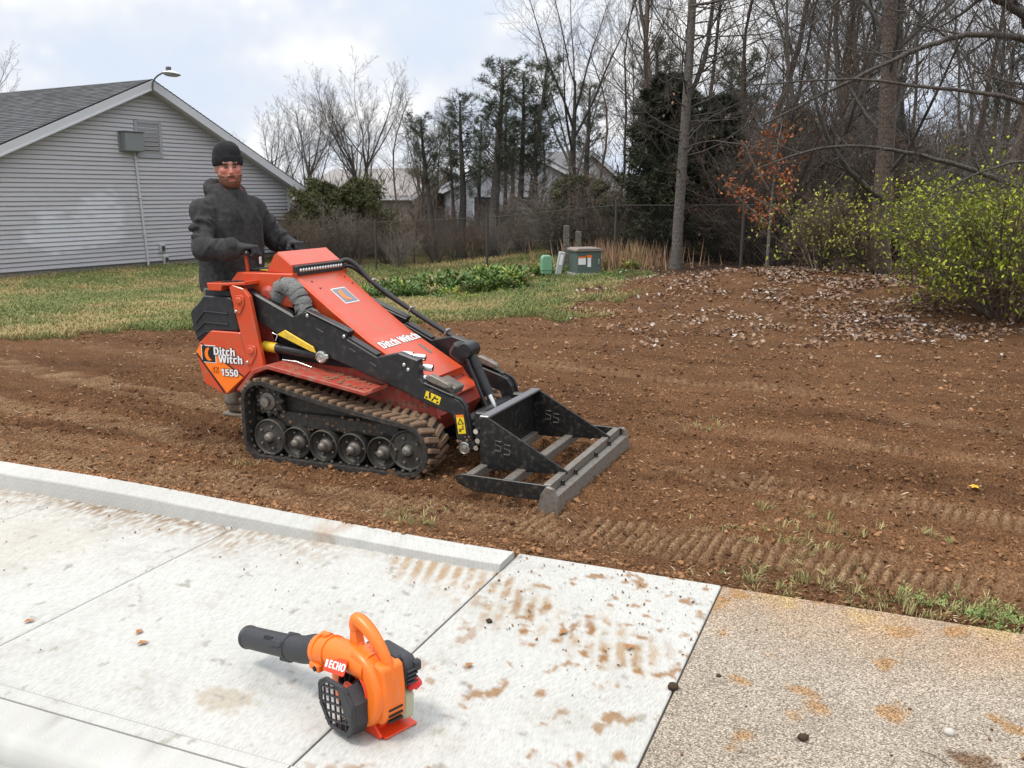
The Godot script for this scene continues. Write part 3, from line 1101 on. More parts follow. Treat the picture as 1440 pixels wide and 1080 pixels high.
func build_fence() -> void:
	var fe := thing("chain_link_fence", "sagging grey chain-link fence along the edge of the woods", "fence")
	var steel := mat("galvanised", lin(0.062, 0.055, 0.046), 0.8, 0.1)
	var pts := [Vector2(-7.0, -27.5), Vector2(-3.6, -24.6), Vector2(-0.6, -22.2), Vector2(2.2, -20.0), Vector2(4.4, -17.9), Vector2(6.8, -16.2), Vector2(10.5, -15.0)]
	for i in pts.size():
		var p: Vector2 = pts[i]
		var site := to_site(V(p.x, 0, p.y))
		var y := ground_height(site.x, site.y)
		var po := MB.new()
		po.rod(V(p.x, y - 0.1, p.y), V(p.x + 0.02, y + 1.35, p.y), 0.03, 8)
		obj("post", po, steel, fe)
		if i == pts.size() - 1:
			break
		var q: Vector2 = pts[i + 1]
		var s2 := to_site(V(q.x, 0, q.y))
		var a := V(p.x, y, p.y)
		var b := V(q.x, ground_height(s2.x, s2.y), q.y)
		var rail := MB.new()
		rail.rod(a + V(0, 1.27, 0), b + V(0, 1.27, 0), 0.009, 6)
		obj("rail", rail, steel, fe)
		var net := MB.new()
		var len := a.distance_to(b)
		var d := (b - a) / len
		var step := 0.085
		var k := -1.25
		while k < len:
			for sg in [0.0, 1.0]:
				var u0 := maxf(k, 0.0)
				var u1 := minf(k + 1.25, len)
				var h0 := (u0 - k)
				var h1 := (u1 - k)
				if sg > 0.5:
					h0 = 1.25 - h0
					h1 = 1.25 - h1
				var A := a + d * u0 + V(0, 0.03 + h0, 0)
				var B := a + d * u1 + V(0, 0.03 + h1, 0)
				net.tube(PackedVector3Array([A, B]), same(0.0017, 2), 3, false)
			k += step
		tag(obj("wire_mesh", net, steel, fe), "", "", "", "stuff")


func build_utility() -> void:
	var g := mat("utility green", lin(0.085, 0.115, 0.10), 0.5)
	var t := thing("transformer_cabinet", "dark green pad-mounted transformer cabinet with white and orange notices", "utility box", V(1.42, -0.02, -18.1), deg_to_rad(14))
	var b := MB.new()
	b.box(V(0, 0.24, 0), V(0.50, 0.44, 0.52), 0.015)
	obj("body", b, g, t)
	var l := MB.new()
	l.prism([Vector2(-0.28, 0.0), Vector2(0.28, 0.0), Vector2(0.28, 0.03), Vector2(0.22, 0.06), Vector2(-0.22, 0.06), Vector2(-0.28, 0.03)], -0.29, 0.29, 0.006)
	var lid := obj("lid", l, mat("lid rust", lin(0.21, 0.17, 0.15), 0.6), t)
	lid.position = V(0, 0.455, 0)
	var pad := MB.new()
	pad.box(V(0, 0.0, 0), V(0.62, 0.07, 0.64), 0.01)
	obj("pad", pad, mats["foundation"], t)
	for q in [[-0.145, 0.27, 0.15, 0.13, "sticker white"], [-0.145, 0.345, 0.15, 0.03, "sticker orange"], [0.0, 0.25, 0.07, 0.18, "sticker white"], [0.0, 0.36, 0.10, 0.05, "sticker orange"]]:
		var n := MB.new()
		n.box(V(q[0], q[1], 0.2625), V(q[2], q[3], 0.003))
		obj("notice", n, mats[q[4]], t)
	var ha := MB.new()
	ha.box(V(0.19, 0.25, 0.27), V(0.03, 0.1, 0.025), 0.006)
	obj("handle", ha, mats["zinc"], t)
	var p := thing("cable_pedestal", "light green plastic cable pedestal beside the transformer", "utility box", V(0.67, -0.02, -18.2), deg_to_rad(10))
	var pm := mat("pedestal green", lin(0.17, 0.36, 0.22), 0.5)
	var pb := MB.new()
	pb.prism(roundpoly(P2([-0.11, 0.06, 0.11, 0.06, 0.105, 0.30, 0.07, 0.36, -0.07, 0.36, -0.105, 0.30]), 0.02), -0.09, 0.09, 0.015)
	obj("cover", pb, pm, p)
	var pb2 := MB.new()
	pb2.box(V(0, 0.05, 0), V(0.20, 0.1, 0.16), 0.01)
	obj("base", pb2, pm, p)
	var m := thing("leaning_marker", "pale grey utility marker leaning between the two cabinets", "utility marker", V(0.90, -0.05, -18.2), deg_to_rad(8))
	var mk := MB.new()
	mk.box(V(0.04, 0.23, 0), V(0.12, 0.46, 0.1), 0.012, Basis(Vector3.FORWARD, 0.2))
	obj("post", mk, mat("marker grey", lin(0.40, 0.43, 0.42), 0.55), m)
	var mk2 := MB.new()
	mk2.box(V(0.055, 0.30, 0.053), V(0.06, 0.2, 0.004), 0.001, Basis(Vector3.FORWARD, 0.2))
	obj("notice", mk2, mats["sticker white"], m)
	var wd = mats["bark pale"]
	for q in [[1.12, 0.98, "taller of two weathered wooden posts behind the transformer"], [1.36, 0.86, "shorter of two weathered wooden posts behind the transformer"]]:
		var po := MB.new()
		po.box(V(0, q[1] / 2, 0), V(0.12, q[1], 0.12), 0.012, Basis(Vector3.FORWARD, rng.randf_range(-0.03, 0.03)))
		var o := obj("wooden_post", po, mats["bark grey"])
		o.position = V(q[0], -0.1, -19.2)
		tag(o, q[2], "post")


# one branch with all that grows on it; prm holds one entry per order of branching
func grow(mb: MB, p: Vector3, d: Vector3, len: float, r: float, order: int, prm: Dictionary, tips: Array) -> void:
	var segs: int = prm.segs[order]
	var pts := PackedVector3Array([p])
	var rad := PackedFloat32Array([r])
	var dir := d.normalized()
	var at := p
	var wob: float = prm.wobble[order]
	var rise: float = prm.rise[order]
	var tip: float = prm.tip[order]
	for i in segs:
		dir = (dir + V(rng.randfn(0, wob), rng.randfn(0, wob) + rise / segs, rng.randfn(0, wob))).normalized()
		at += dir * len / segs
		pts.append(at)
		rad.append(maxf(lerpf(r, r * tip, float(i + 1) / segs), 0.0022))
	mb.tube(pts, rad, prm.sides[order], false)
	tips.append([at, dir, order])
	if order + 1 >= prm.segs.size():
		return
	var kids: int = prm.kids[order]
	var from: float = prm.from[order]
	for k in kids:
		var u := from + (1.0 - from) * (k + rng.randf()) / kids
		u = minf(u, 0.985)
		var f := u * segs
		var i := mini(int(f), segs - 1)
		var q := pts[i].lerp(pts[i + 1], f - i)
		var axis := (pts[i + 1] - pts[i]).normalized()
		var side := axis.cross(V(rng.randfn(), rng.randfn(), rng.randfn())).normalized()
		var ang: float = deg_to_rad(prm.angle[order] + rng.randfn() * 11.0)
		var cd := (axis * cos(ang) + side * sin(ang)).normalized()
		if prm.has("flat") and order == 0:
			cd.y = cd.y * 0.35 + float(prm.flat)
		var shrink: float = lerpf(1.0, prm.taper[order], u)
		var cl: float = len * prm.ratio[order] * shrink * rng.randf_range(0.65, 1.15)
		var cr := minf(lerpf(r, r * tip, u) * 0.72, r * float(prm.thick[order]) * lerpf(1.0, 0.6, u))
		grow(mb, q, cd, cl, cr, order + 1, prm, tips)


const FOREST := {"segs": [9, 5, 4, 3], "kids": [24, 10, 8], "wobble": [0.075, 0.13, 0.18, 0.22], "rise": [0.05, 0.55, 0.35, 0.2], "tip": [0.25, 0.3, 0.35, 0.5], "sides": [7, 4, 3, 3], "from": [0.3, 0.18, 0.15], "angle": [48, 42, 42], "ratio": [0.36, 0.46, 0.5], "taper": [0.5, 0.5, 0.6], "thick": [0.26, 0.36, 0.45]}
const FAN := {"segs": [6, 7, 5, 4, 3], "kids": [9, 15, 10, 5], "wobble": [0.04, 0.07, 0.12, 0.18, 0.2], "rise": [0.0, 0.75, 0.6, 0.35, 0.2], "tip": [0.16, 0.08, 0.2, 0.3, 0.5], "sides": [8, 5, 4, 3, 3], "from": [0.35, 0.2, 0.15, 0.15], "angle": [38, 36, 38, 42], "ratio": [1.0, 0.46, 0.42, 0.45], "taper": [0.9, 0.5, 0.6, 0.6], "thick": [0.34, 0.26, 0.36, 0.5]}
const SPREAD := {"segs": [12, 7, 5, 3], "kids": [88, 13, 6], "wobble": [0.007, 0.09, 0.16, 0.2], "rise": [0.0, 0.28, 0.1, 0.0], "tip": [0.35, 0.2, 0.3, 0.5], "sides": [10, 4, 3, 3], "from": [0.17, 0.12, 0.12], "angle": [76, 40, 40], "ratio": [0.30, 0.36, 0.4], "taper": [0.55, 0.5, 0.6], "thick": [0.17, 0.4, 0.5]}
const SCRUB := {"segs": [4, 4, 3, 3], "kids": [7, 6, 5], "wobble": [0.14, 0.2, 0.24, 0.26], "rise": [0.1, 0.2, 0.1, 0.0], "tip": [0.4, 0.4, 0.4, 0.5], "sides": [4, 3, 3, 3], "from": [0.2, 0.15, 0.1], "angle": [42, 44, 46], "ratio": [0.55, 0.5, 0.5], "taper": [0.6, 0.6, 0.6], "thick": [0.5, 0.5, 0.5]}
const PINE := {"segs": [10, 4, 3], "kids": [58, 7], "wobble": [0.02, 0.1, 0.16], "rise": [0.0, 0.35, 0.4], "tip": [0.2, 0.35, 0.5], "sides": [7, 4, 3], "from": [0.42, 0.35], "angle": [62, 42], "ratio": [0.185, 0.5], "taper": [0.5, 0.6], "thick": [0.16, 0.45]}


func split_tree(mb: MB, trunk_verts: int, trunk_idx: int) -> Array:
	var a := MB.new()
	a.v = mb.v.slice(0, trunk_verts); a.n = mb.n.slice(0, trunk_verts); a.c = mb.c.slice(0, trunk_verts); a.uv = mb.uv.slice(0, trunk_verts)
	a.idx = mb.idx.slice(0, trunk_idx)
	var b := MB.new()
	b.v = mb.v.slice(trunk_verts); b.n = mb.n.slice(trunk_verts); b.c = mb.c.slice(trunk_verts); b.uv = mb.uv.slice(trunk_verts)
	b.idx = mb.idx.slice(trunk_idx)
	for i in b.idx.size():
		b.idx[i] -= trunk_verts
	return [a, b]


func make_tree(called: String, label: String, prm: Dictionary, high: float, r: float, bark: Material, twig: Material, group := "", lean := Vector3.ZERO) -> Node3D:
	var root := thing(called, label, "tree", Vector3.ZERO, 0.0, group)
	var mb := MB.new()
	var tips := []
	grow(mb, V(0, -0.15, 0), V(0, 1, 0) + lean, high, r, 0, prm, tips)
	var s: int = prm.sides[0]
	var m: int = (int(prm.segs[0]) + 1) * s
	var parts := split_tree(mb, m, int(prm.segs[0]) * s * 6)
	# root flare
	var fl := MB.new()
	fl.tube(PackedVector3Array([V(0, -0.2, 0), V(0, 0.05, 0), V(0, 0.35, 0) + lean * 0.35]), PackedFloat32Array([r * 1.7, r * 1.35, r * 1.0]), 9, false)
	var base: int = parts[0].v.size()
	parts[0].v.append_array(fl.v); parts[0].n.append_array(fl.n); parts[0].c.append_array(fl.c); parts[0].uv.append_array(fl.uv)
	for i in fl.idx:
		parts[0].idx.append(i + base)
	obj("trunk", parts[0], bark, root)
	obj("branches", parts[1], twig, root)
	root.set_meta("tips", tips)
	return root


func copy_tree(src: Node3D, at: Vector3, turn: float, scale_: float, label: String, group: String, wide := 1.0) -> Node3D:
	var o: Node3D = src.duplicate()
	o.name = numbered(String(src.name).rstrip("0123456789").trim_suffix("_"))
	add_child(o, true)
	place(o, at, turn, scale_, wide)
	tag(o, label, "", group)
	return o


func place(o: Node3D, at: Vector3, turn: float, scale_ := 1.0, wide := 1.0) -> void:
	o.position = at
	o.rotation.y = turn
	o.scale = V(scale_ * wide, scale_, scale_ * wide)


func gy(x: float, z: float) -> float:
	var q := to_site(V(x, 0, z))
	return ground_height(q.x, q.y)


func leaf(mb: MB, p: Vector3, d: Vector3, nn: Vector3, len: float, wid: float, fold := 0.25) -> void:
	var side := d.cross(nn).normalized()
	var up := side.cross(d).normalized()
	var a := p
	var b := p + d * len * 0.45 + side * wid * 0.5 + up * len * fold * 0.4
	var c := p + d * len - up * len * 0.12
	var e := p + d * len * 0.45 - side * wid * 0.5 + up * len * fold * 0.4
	mb.tri(a, b, c)
	mb.tri(a, c, e)


func rdir() -> Vector3:
	return V(rng.randfn(), rng.randfn(), rng.randfn()).normalized()


func needles(mb: MB, p: Vector3, d: Vector3, blades: int, len: float, wid: float) -> void:
	for k in blades:
		var e := (d * 0.55 + rdir()).normalized()
		var side := e.cross(rdir()).normalized() * wid * 0.5
		var l := len * rng.randf_range(0.7, 1.1)
		mb.tri(p - side, p + side, p + e * l)


func make_pine(label: String, high: float, r: float, from: float, group: String) -> Node3D:
	var prm := PINE.duplicate(true)
	prm.from[0] = from
	var o := make_tree("pine_tree", label, prm, high, r, mats["bark dark"], mats["bark dark"], group, V(rng.randfn(0, 0.02), 0, rng.randfn(0, 0.02)))
	var mb := MB.new()
	for t in o.get_meta("tips"):
		if t[2] == 0: continue
		var p: Vector3 = t[0]
		var d: Vector3 = t[1]
		var k := rng.randf()
		mb.col = Color(0.035, 0.050, 0.024).lerp(Color(0.095, 0.112, 0.055), k * k)
		for q in 2:
			needles(mb, p - d * 0.13 * q * high / 9.0 + rdir() * 0.03, d + V(0, 0.3, 0), 9, 0.24 * high / 9.0, 0.016 * high / 9.0)
	obj("crown", mb, mats["needle"], o)
	return o


func make_cedar(label: String, high: float, wide: float, count: int, colr: Color, group := "", size := 0.3, blunt := 0.5) -> Node3D:
	var o := thing("cedar_tree", label, "tree", Vector3.ZERO, 0.0, group)
	var tr := MB.new()
	tr.tube(PackedVector3Array([V(0, -0.1, 0), V(0.05, high * 0.5, 0), V(0, high * 0.96, 0)]), PackedFloat32Array([0.16, 0.1, 0.02]), 8, false)
	obj("trunk", tr, mats["bark dark"], o)
	var mb := MB.new()
	var boughs := MB.new()
	var nb := 150
	for i in nb:
		var u := pow(rng.randf(), 0.8)
		var y := high * (0.03 + 0.95 * u)
		var reach := wide * pow(1.0 - u, blunt) * rng.randf_range(0.6, 1.12) + 0.12
		var a := rng.randf() * TAU
		var d := V(cos(a), rng.randf_range(-0.1, 0.45), sin(a)).normalized()
		var p0 := V(0, y, 0)
		var p1 := p0 + d * reach + V(0, reach * 0.1, 0)
		boughs.tube(PackedVector3Array([p0, p0.lerp(p1, 0.5) - V(0, reach * 0.06, 0), p1]), PackedFloat32Array([0.025, 0.015, 0.005]), 3, false)
		var k := 0.55 + rng.randf() * 0.75
		for j in int(count / nb):
			var w := pow(rng.randf(), 0.55)
			var p := p0.lerp(p1, w) + rdir() * reach * 0.17 * (1.15 - w * 0.5)
			var t := rng.randf() * 0.5 + k * 0.6
			mb.col = Color(colr.r * t, colr.g * t, colr.b * t)
			needles(mb, p, (d + V(0, 0.4, 0)).normalized(), 3, size, size * 0.16)
	obj("bough", boughs, mats["bark dark"], o)
	obj("crown", mb, mats["needle"], o)
	return o


# leafy or twiggy shrub: several stems, leaves along the outer twigs
func make_shrub(called: String, label: String, stems: int, high: float, spread: float, leaves: int, size: float, c0: Color, c1: Color, twig: Material, group := "", droop := 0.15, kind := "shrub") -> Node3D:
	var o := thing(called, label, kind, Vector3.ZERO, 0.0, group)
	var mb := MB.new()
	var tips := []
	for i in stems:
		var a := rng.randf() * TAU
		var d := V(cos(a) * spread, 1.0, sin(a) * spread)
		grow(mb, V(cos(a) * 0.2 * spread, -0.05, sin(a) * 0.2 * spread), d, high * rng.randf_range(0.7, 1.1), 0.022 * high / 2.0, 0, SCRUB, tips)
	var stem := obj("stems", mb, twig, o)
	tag(stem, "", "", "", "stuff")
	if leaves > 0:
		var lf := MB.new()
		for i in leaves:
			var t = tips[rng.randi() % tips.size()]
			var p: Vector3 = t[0] + rdir() * size * 2.2
			var d := (rdir() + V(0, -droop, 0)).normalized()
			var k := clampf(rng.randf() * 0.7 + 0.3 * (p.y / high), 0.0, 1.0)
			var hue := n_mid.get_noise_3dv(t[0] * 0.9)
			lf.col = c0.lerp(c1, clampf(k + hue * 0.9, 0.0, 1.0)) * (1.0 + hue * 0.35)
			leaf(lf, p, d, (rdir() * 0.6 + Vector3.UP).normalized(), size * rng.randf_range(0.5, 1.4), size * rng.randf_range(0.4, 0.6))
		tag(obj("foliage", lf, mats["leaf"], o), "", "", "", "stuff")
	return o


# a given limb with twigs of its own, for limbs whose course one can follow
func limb(parent: Node3D, pts: PackedVector3Array, r0: float, r1: float, bark: Material, kids: int, klen: float, called := "limb") -> void:
	var mb := MB.new()
	var c := curve(pts, 6)
	var rad := PackedFloat32Array()
	for i in c.size():
		rad.append(lerpf(r0, r1, float(i) / (c.size() - 1)))
		c[i] += rdir() * rad[i] * 0.35
	mb.tube(c, rad, 8, true)
	var prm := {"segs": [5, 4, 3], "kids": [7, 5], "wobble": [0.12, 0.18, 0.22], "rise": [0.35, 0.2, 0.1], "tip": [0.25, 0.3, 0.5], "sides": [4, 3, 3], "from": [0.15, 0.15], "angle": [42, 44], "ratio": [0.5, 0.5], "taper": [0.6, 0.6], "thick": [0.5, 0.5]}
	for k in kids:
		var i := int(lerpf(c.size() * 0.12, c.size() - 2, (k + rng.randf()) / kids))
		var axis := (c[i + 1] - c[i]).normalized()
		var side := axis.cross(rdir()).normalized()
		side.z *= 0.7
		grow(mb, c[i], (axis * 0.6 + side + V(0, 0.15, 0)).normalized(), klen * rng.randf_range(0.5, 1.2), rad[i] * 0.42, 0, prm, [])
	obj(called, mb, bark, parent)


func build_trees() -> void:
	# the big bare tree by the fence
	var t1 := make_tree("bare_tree", "tall bare tree with pale grey trunk before the dark cedar", SPREAD, 11.5, 0.112, mats["bark grey"], mats["bark dark"], "", V(0.015, 0, 0))
	place(t1, V(3.28, gy(3.28, -18.6), -18.6), 0.4)
	limb(t1, P3([0.1, 3.2, 0, 0.4, 3.9, 0.05, 0.55, 5.0, 0.1, 0.6, 7.0, 0.1, 0.75, 9.5, 0.1]), 0.06, 0.02, mats["bark dark"], 16, 1.5, "leader")
	# the reddish trunk further right
	var prm2 := FOREST.duplicate(true)
	prm2.kids[0] = 30
	prm2.from[0] = 0.16
	prm2.wobble[0] = 0.015
	var t2 := make_tree("bare_tree", "bare tree with thick reddish-brown trunk behind the yellow-green shrubs", prm2, 11.0, 0.165, mats["bark red"], mats["bark dark"], "", V(-0.02, 0, 0))
	place(t2, V(6.15, gy(6.15, -15.6), -15.6), 1.4)
	for q in [P3([-0.05, 1.3, 0.1, -0.75, 1.75, 0.4, -1.15, 2.25, 0.5, -1.45, 2.9, 0.6, -1.62, 3.5, 0.6])]:
		limb(t2, q, 0.055, 0.015, mats["bark dark"], 9, 0.9, "limb")
	t2.rotation.y = 0.0
	# the tree outside the frame on the right whose limbs reach in
	var t3 := make_tree("overhanging_tree", "large bare tree beyond the right edge with long limbs reaching in", FOREST, 9.5, 0.18, mats["bark dark"], mats["bark dark"])
	place(t3, V(7.0, gy(7.0, -10.6), -10.6), 0.0)
	for q in [
		[P3([0, 1.6, 0, -0.9, 2.45, 0.2, -1.5, 3.05, 0.4, -1.9, 3.35, 0.5, -2.6, 3.52, 0.6, -3.4, 3.5, 0.7, -4.3, 3.44, 0.7, -5.2, 3.3, 0.6]), 0.10, 0.012, 20, 1.1],
		[P3([0, 1.9, 0, -0.8, 2.7, 0.5, -1.6, 2.95, 0.6, -2.3, 3.02, 0.7, -2.9, 2.86, 0.8, -3.7, 2.5, 0.9, -4.5, 2.1, 1.0]), 0.065, 0.01, 14, 0.9],
		[P3([0, 1.5, 0, -0.8, 2.05, 0.8, -1.5, 2.2, 1.0, -2.2, 2.38, 1.1, -2.9, 2.46, 1.1, -3.6, 2.55, 1.0, -4.6, 2.5, 0.9]), 0.045, 0.008, 14, 0.8],
		[P3([0, 1.2, 0, -0.9, 1.5, -0.6, -1.6, 1.75, -0.8, -2.4, 1.95, -0.9, -3.2, 1.98, -0.9, -4.0, 1.75, -0.8]), 0.05, 0.01, 12, 0.8],
		[P3([0, 2.4, 0, -0.7, 3.4, 0.2, -1.4, 3.9, 0.3, -2.4, 4.0, 0.4, -3.6, 3.85, 0.4, -5.0, 3.55, 0.3]), 0.06, 0.01, 14, 1.1],
		[P3([0, 1.0, 0, -0.8, 1.15, 0.8, -1.4, 1.55, 1.1, -1.9, 1.75, 1.2, -2.5, 1.6, 1.3, -3.0, 1.3, 1.3]), 0.03, 0.006, 9, 0.6]]:
		limb(t3, q[0], q[1] * 0.8, q[2], mats["bark dark"], q[3], q[4])
	# the vase-shaped bare tree behind the pines
	var t4 := make_tree("bare_tree", "vase-shaped bare tree rising behind the transformer cabinet", FAN, 5.4, 0.20, mats["bark dark"], mats["bark dark"])
	place(t4, V(2.05, -0.2, -31.0), 0.9)
	# pines
	var pl := ["shortest pine of the group, leftmost by the beige house", "second pine from the left in the pine group", "tallest pine in the middle of the pine group", "slim pine just right of the tallest pine", "rightmost pine of the group, brownish crown"]
	var pp := [[-2.35, -28.2, 4.35, 0.10, 0.5], [-1.55, -28.6, 4.9, 0.12, 0.48], [-0.62, -28.0, 5.7, 0.15, 0.42], [0.12, -29.0, 5.55, 0.11, 0.4], [0.5, -28.6, 5.6, 0.10, 0.45]]
	var first_pine: Node3D
	for i in pp.size():
		var q = pp[i]
		var o := make_pine(pl[i], q[2], q[3], q[4], "pines behind the weed bank")
		place(o, V(q[0], gy(q[0], q[1]) - 0.05, q[1]), rng.randf() * TAU, 1.0, 1.25)
		if i == 2: first_pine = o
	for q in [[-1.2, -31.5, 0.8], [-2.0, -33.0, 0.78], [0.9, -32.0, 0.86], [-0.3, -34.0, 0.9]]:
		copy_tree(first_pine, V(q[0], -0.6, q[1]), rng.randf() * TAU, q[2], "thin pine standing between the larger pines of the group", "slender pines among the group", 0.8)
	for q in [[8.2, -33.0, 1.15], [5.6, -38.0, 1.35], [9.6, -41.0, 1.3], [13.5, -36.0, 1.25], [3.4, -44.0, 1.2], [-0.1, -46.0, 0.9], [16.5, -32.0, 1.2]]:
		var o := copy_tree(first_pine, V(q[0], -0.4, q[1]), rng.randf() * TAU, q[2], "thin-crowned pine standing back among the bare woods", "pines deep in the woods", 1.2)
	# dark evergreens
	var c1 := make_cedar("broad dark cedar behind the pale-trunked bare tree", 4.1, 1.4, 26000, Color(0.033, 0.039, 0.015), "", 0.16, 0.5)
	place(c1, V(3.55, gy(3.5, -21.5), -21.6), 0.3)
	var c2 := make_cedar("narrow dark cedar close beside the broad cedar", 3.7, 0.75, 12000, Color(0.032, 0.040, 0.016), "", 0.16, 0.4)
	place(c2, V(4.75, gy(4.7, -21.6), -22.0), 0.9)
	var c3 := make_cedar("small round-topped green cedar in the middle of the woods", 3.7, 0.85, 9000, Color(0.045, 0.06, 0.025), "", 0.17, 0.35)
	place(c3, V(7.6, gy(7.6, -26.0), -25.5), 0.2)
	var c4 := make_cedar("rounded olive-green evergreen right of the house corner", 2.35, 2.0, 24000, Color(0.095, 0.10, 0.030), "", 0.18, 0.3)
	place(c4, V(-5.6, -0.7, -30.5), 0.2)
	var c5 := make_cedar("low olive evergreen behind the two wooden posts", 2.1, 1.2, 9000, Color(0.085, 0.085, 0.036), "", 0.18, 0.35)
	place(c5, V(1.75, -0.3, -24.5), 0.2)
	# bare woods
	var kinds := []
	for k in 5:
		var prm := FOREST.duplicate(true)
		prm.kids[0] = [22, 26, 30, 20, 26][k]
		prm.from[0] = [0.34, 0.25, 0.4, 0.45, 0.2][k]
		prm.angle[0] = [42, 52, 36, 46, 58][k]
		kinds.append(make_tree("woodland_tree", "slender bare tree", prm, 9.2, [0.085, 0.105, 0.07, 0.065, 0.09][k], mats[["bark dark", "bark grey", "bark red", "bark dark", "twig brown"][k]], mats[["twig brown", "bark dark", "twig brown", "bark dark", "twig brown"][k]], "bare trees of the woods", V(rng.randfn(0, 0.11), 0, rng.randfn(0, 0.11))))
	var n := 0
	for i in 60:
		var z := -19.0 - 27.0 * pow(rng.randf(), 1.1)
		var lo := 1.6 if z < -24 else 5.2
		var x := lerpf(lo, 0.62 * -z + 1.5, pow(rng.randf(), 0.75))
		if x < 0.12 * -z and rng.randf() < 0.5: x += 4.0
		var o: Node3D
		if n < kinds.size():
			o = kinds[n]
			place(o, V(x, gy(x, z) - 0.05, z), rng.randf() * TAU, rng.randf_range(0.75, 1.2))
			var where := "in the woods behind the dark cedars" if x < -z * 0.24 else "in the right-hand woods behind the shrubs"
			var sort: String = ["dark-barked", "grey-barked", "reddish-barked", "thin dark", "brown-barked"][n]
			tag(o, "slender %s bare tree %s" % [sort, where], "tree", "%s bare trees %s" % [sort, where])
		else:
			o = copy_tree(kinds[n % kinds.size()], V(x, gy(x, z) - 0.05, z), rng.randf() * TAU, rng.randf_range(0.7, 1.25), "", "")
		var look: String = ["dark-barked", "grey-barked", "reddish-barked", "thin dark", "brown-barked"][n % 5]
		var zone := "in the woods behind the dark cedars" if x < -z * 0.24 else "in the right-hand woods behind the shrubs"
		tag(o, "slender %s bare tree %s" % [look, zone], "tree", "%s bare trees %s" % [look, zone])
		n += 1
	# bare trees left of the pines, and one behind the house roof
	var lt := make_tree("distant_bare_tree", "broad bare tree filling the gap between house and pines", FAN, 4.6, 0.18, mats["bark dark"], mats["bark dark"])
	place(lt, V(-6.4, -0.8, -42.0), 0.2, 0.98)
	for q in [[-9.4, -43.0, 0.9, "bare tree with low branches just right of the house gable"], [-12.2, -47.0, 0.9, "bare tree partly hidden by the house roof slope"], [-8.2, -50.0, 1.1, "thin bare tree behind the olive evergreen"], [-5.0, -52.0, 1.0, "bare tree beside the leftmost pine"], [-23.2, -40.0, 1.45, "pale leafless tree top showing over the far left roof"], [-26.0, -43.0, 1.35, "second leafless tree top at the far left edge"]]:
		copy_tree(lt, V(q[0], -0.9, q[1]), rng.randf() * TAU, q[2], q[3], "")
	for q in [[-4.4, -36.0, 0.62], [-3.3, -34.0, 0.55], [-2.9, -27.4, 0.42], [-2.5, -30.0, 0.5], [-7.6, -38.0, 0.6], [-0.2, -33.0, 0.55], [0.9, -34.0, 0.6], [-1.0, -37.0, 0.6]]:
		copy_tree(kinds[int(absf(q[0]) * 10) % 5], V(q[0], -0.6, q[1]), rng.randf() * TAU, q[2], "thin bare sapling standing in the scrub around the pines", "saplings round the pines")
	# the sapling that still holds its orange leaves
	var sp := thing("orange_sapling", "thin sapling with clinging orange-red leaves before the cedar", "tree", V(4.55, gy(4.55, -16.6), -16.6))
	var mb := MB.new()
	var tips := []
	var SAP := {"segs": [8, 5, 3], "kids": [15, 6], "wobble": [0.04, 0.12, 0.18], "rise": [0.0, 0.2, 0.0], "tip": [0.25, 0.3, 0.5], "sides": [6, 3, 3], "from": [0.25, 0.2], "angle": [58, 40], "ratio": [0.30, 0.36], "taper": [0.5, 0.6], "thick": [0.3, 0.5]}
	grow(mb, V(0, -0.1, 0), V(-0.03, 1, 0), 2.75, 0.035, 0, SAP, tips)
	for q in [[V(-0.05, 0.95, 0), V(-1.15, 0.5, 0.15), 1.15], [V(-0.03, 1.2, 0), V(-0.75, 0.25, 0.2), 0.9], [V(-0.04, 1.5, 0), V(-0.6, 0.9, -0.1), 1.0]]:
		grow(mb, q[0], q[1], q[2], 0.018, 1, SAP, tips)
	obj("stems", mb, mats["bark pale"], sp)
	var lf := MB.new()
	for i in 620:
		var t = tips[rng.randi() % tips.size()]
		var p: Vector3 = t[0] + rdir() * 0.10 - t[1] * rng.randf() * 0.25
		if p.y > 2.3 and rng.randf() < 0.5 or p.x > 0.25 and rng.randf() < 0.75: continue
		lf.col = Color(0.25, 0.070, 0.024).lerp(Color(0.42, 0.145, 0.05), rng.randf())
		leaf(lf, p, (rdir() + V(0, -0.5, 0)).normalized(), rdir(), 0.085, 0.05)
	tag(obj("foliage", lf, mats["leaf"], sp), "", "", "", "stuff")


